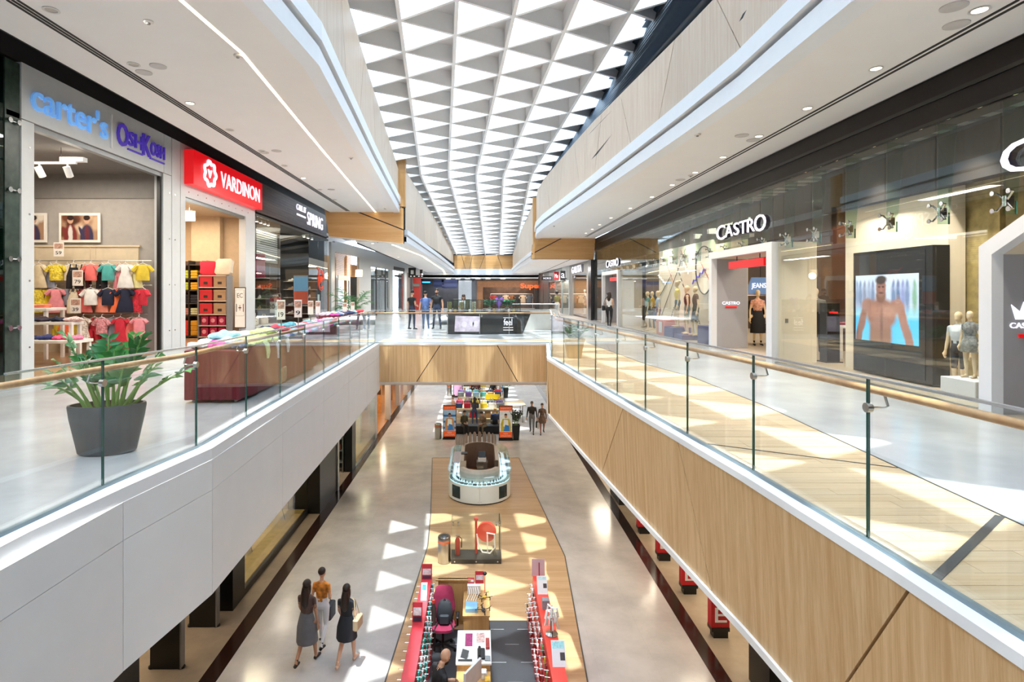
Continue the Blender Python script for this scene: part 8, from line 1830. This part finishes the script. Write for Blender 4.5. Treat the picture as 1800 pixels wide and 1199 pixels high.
t = thing('stall_sign', 'yellow sign board on the clothes stall', 'sign', (.8, 34.7, GZ + .9)); m = MB(); m.box(-.45, -.02, .25, .45, .02, .55); m.build('board', mat('#e6c81e', .5), t); m = MB(); m.tube([(0, 0.03, 0), (0, .03, .5)], .02, 6); m.build('post', STEEL, t)
t = thing('umbrella', 'slanting pale timber counter flap beyond the sitting man poster', 'counter', (2.2, 34.0, GZ)); m = MB(); m.slab([(1.5, 33.4, GZ + .95), (2.7, 33.2, GZ + 1.05), (2.6, 34.8, GZ + 1.05), (1.5, 34.6, GZ + .95)], (0, 0, .04)); m.build('flap', mat('#dcc39a', .5), t, False, True); m = MB(); m.box(1.6, 33.6, GZ, 1.66, 33.66, GZ + .95); m.box(2.5, 33.5, GZ, 2.56, 33.56, GZ + 1.04); m.box(2.45, 34.6, GZ, 2.5, 34.65, GZ + 1.04); m.build('leg', STEEL, t, False, True); t.name = 'stall_counter'
# ------------------------------------------------------------------ people
JEAN = mat('#3d5478', .8, var=.15); JEAND = mat('#2a3247', .8, var=.15); BLK = mat('#1b1c20', .8, var=.1); GREY = mat('#6b6c70', .8, var=.12)
p = gp(724, 579); figure('person', 'man in black tee shirt and dark jeans nearest the white posts on the bridge', 'person', (p.x, p.y, 0), R(-35), 1.77, False, 'apart', ('down', 'bent'), nod=.25, top=BLK, bottom=JEAND, shoe=BLK, hair='short', hairc=HAIRD, beard=True)
p = gp(748, 581); figure('person', 'standing man in a blue tee shirt and jeans seen from behind on the bridge', 'person', (p.x, p.y, 0), R(15), 1.74, False, 'contra', ('down', 'bent'), turn=-.5, top=mat('#5b73a8', .8, var=.12), bottom=JEAN, shoe=mat('#d9d9d8', .5), hair='short', hairc=HAIRD)
p = gp(768, 578); figure('person', 'tall bearded man in black facing the camera beside the phone counter', 'person', (p.x, p.y, 0), R(172), 1.86, False, 'apart', ('down', 'down'), top=BLK, bottom=mat('#27324a', .8), shoe=BLK, hair='short', hairc=HAIRD, beard=True)
figure('person', 'long haired woman in a white top sitting behind the phone counter', 'person', (-.72, 25.6, .3), R(180), 1.68, True, 'sit', ('bent', 'bent'), nod=.3, top=mat('#dcd8d6', .8), bottom=JEAND, hair='long', sleeve='short')
m = MB(); m.lathe([(.2, 0), (.2, .03), (.03, .05), (.03, .68), (.19, .7), (.19, .76), (.01, .76)], 16, (-.72, 25.6, 0)); tag(m.build('bar_stool', BLACK, None, True), 'round black stool under the woman behind the phone counter', 'stool')
p = gp(1072, 582); figure('person', 'curly haired woman in a white sleeveless top and black trousers walking by the far portal', 'person', (6.2, 27.2, 0), R(-25), 1.7, True, 'walk', ('swing', 'bent'), top=mat('#e8e6e4', .8), bottom=BLK, sleeve='none', hair='curly', bag=(BLK, -1, 'shoulder'))
figure('person', 'person with an afro and olive top walking away near the lingerie shop', 'person', (5.2, 38.2, 0), R(10), 1.78, True, 'walk', ('down', 'down'), skin=SKIND, top=mat('#7c7a4c', .8), bottom=mat('#c9c2ba', .8), hair='afro', hairc=HAIRD, bag=(BLK, -1, 'shoulder'), vox=.02)
# ground floor walkers
p = gx(541, 1168); figure('person', 'woman with long dark hair in a grey skirt striding past the black floor strip', 'person', (p.x - .02, p.y, GZ + .008), R(-12), 1.7, True, 'walk2', ('swing', 'down'), top=mat('#5a4540', .8), bottom=GREY, leg='bare', skirt=GREY, skirtlen=.62, hair='long', shoe=mat('#2a2422', .5), skin=SKINB)
p = gx(568, 1136); figure('person', 'woman in a bright orange and green patterned top and pale trousers walking just ahead', 'person', (p.x - .03, p.y, GZ + .008), R(-8), 1.66, True, 'walk', ('down', 'bent'), top=mat('#d9822f', .8, var=.6, scale=9), bottom=mat('#d5d6da', .8), hair='short', hairc=HAIRB, bag=(mat('#2c3540', .6), 1, 'hand'))
p = gx(609, 1170); figure('person', 'dark haired woman in a short black dress with a beige shoulder bag walking away', 'person', (p.x, p.y, GZ + .008), R(-10), 1.63, True, 'walk2', ('swing', 'bent'), top=mat('#23252b', .8), bottom=mat('#23252b', .8), leg='bare', skirt=mat('#23252b', .8), skirtlen=.5, hair='long', shoe=mat('#d9b79a', .5), bag=(mat('#b7a283', .6), 1, 'shoulder'), sleeve='short')
p = gx(935, 762); figure('person', 'man in a dark jacket carrying a bag beside a woman in a patterned tunic', 'person', (p.x, p.y, GZ + .002), R(172), 1.74, False, 'walk', ('down', 'down'), nod=.25, top=mat('#33302f', .8), bottom=mat('#77787c', .8), sleeve='long', hair='short', hairc=mat('#5a5048', .6), bag=(BLK, -1, 'hand'))
p = gx(953, 763); figure('person', 'woman in a brown patterned tunic and rose trousers walking beside the dark jacketed man', 'person', (p.x, p.y, GZ + .002), R(178), 1.65, True, 'walk2', ('down', 'down'), top=mat('#6a5346', .8, var=.35, scale=14), bottom=mat('#a06a60', .8), sleeve='long', skirt=mat('#6a5346', .8, var=.35, scale=14), skirtlen=.45, hair='short', hairc=mat('#4a3a30', .6), bag=(mat('#bdb7b0', .6), 1, 'hand'))
# stall keeper: bald, sitting, looking down
st_ = figure('person', 'bald man in a black tee shirt sitting and looking down behind the stall desk', 'person', (-.76, 9.72, GZ + .1), R(-60), 1.78, False, 'sit', ('lap', 'lap'), nod=.3, lean=.2, top=BLK, bottom=JEAND, hair=None, sleeve='short', vox=.014, beard=True)
m = MB(); m.lathe([(.19, .0), (.19, .03), (.03, .05), (.03, .44), (.2, .46), (.2, .53), (.01, .53)], 16, (-.76, 9.72, GZ + .014)); tag(m.build('stool', BLACK, None, True), 'round black stool under the bald stall keeper', 'stool')
# sitting on the bench and shopping at the stall
figure('person', 'person in an olive jacket sitting on the black bench near the sporty woman poster', 'person', (-.85, 30.75, GZ - .02), R(-160), 1.72, True, 'sit', ('lap', 'lap'), lean=.15, top=mat('#4f4a38', .8), bottom=mat('#3a3530', .8), sleeve='long', hair='short', vox=.02)
figure('person', 'person in a beige striped cardigan leaning forward on the black bench', 'person', (.25, 30.75, GZ - .02), R(150), 1.72, True, 'sit', ('lap', 'lap'), lean=.35, top=mat('#8a7560', .8, var=.2), bottom=mat('#7a6a58', .8), sleeve='long', hair='short', hairc=HAIRD, vox=.02)
figure('person', 'fair haired person in a navy jacket sitting with back turned on the black bench', 'person', (.85, 31.15, GZ - .02), R(10), 1.74, False, 'sit', ('lap', 'lap'), top=mat('#2d3a58', .8), bottom=BLK, sleeve='long', hair='short', hairc=mat('#b08a5a', .6), vox=.02)
figure('person', 'woman with long hair in a dark coat bending over the nearest stall table', 'person', (-.3, 32.5, GZ), R(-5), 1.66, True, 'contra', ('fwd', 'fwd'), lean=.25, top=mat('#3c3a46', .8), bottom=mat('#2e3550', .8), sleeve='long', hair='long', vox=.02)
figure('person', 'shopper in dark clothes standing by the third stall table', 'person', (-.5, 40.0, GZ), R(160), 1.7, True, 'stand', ('bent', 'down'), top=mat('#3a2a28', .8), bottom=BLK, sleeve='long', hair='long', hairc=HAIRD, vox=.022)
figure('person', 'shopper in black behind the second stall table beside the pale bags', 'person', (.9, 38.7, GZ), R(170), 1.68, True, 'stand', ('bent', 'down'), top=BLK, bottom=BLK, sleeve='long', hair='long', hairc=mat('#4a3526', .6), vox=.022)
figure('person', 'shopper with red brown hair behind the second stall table near its middle', 'person', (-.15, 38.75, GZ), R(185), 1.66, True, 'stand', ('bent', 'bent'), top=mat('#5b2a2c', .8), bottom=BLK, sleeve='long', hair='long', hairc=mat('#5a2a1c', .6), vox=.022)
figure('person', 'person in a pale pink top standing behind the sporty woman poster', 'person', (-1.55, 33.4, GZ), R(120), 1.62, True, 'stand', ('bent', 'down'), top=mat('#e3b9a4', .8), bottom=mat('#4a3a38', .8), hair='bun', vox=.02)
# ------------------------------------------------------------------ fill lamps added under the gallery ceilings, no fittings built
for y in (3, 8, 13, 18, 23): lamp('AREA', (-5.2, y, ZL - .02), 150, (1, .96, .9), .5, sy=3.5)
for y in (33, 42, 52): lamp('AREA', (-4.8, y, 3.7), 170, (1, .96, .9), .5, sy=4)
for y in (38, 48, 56): lamp('AREA', (4.8, y, 3.7), 200, (1, .96, .9), .5, sy=4)
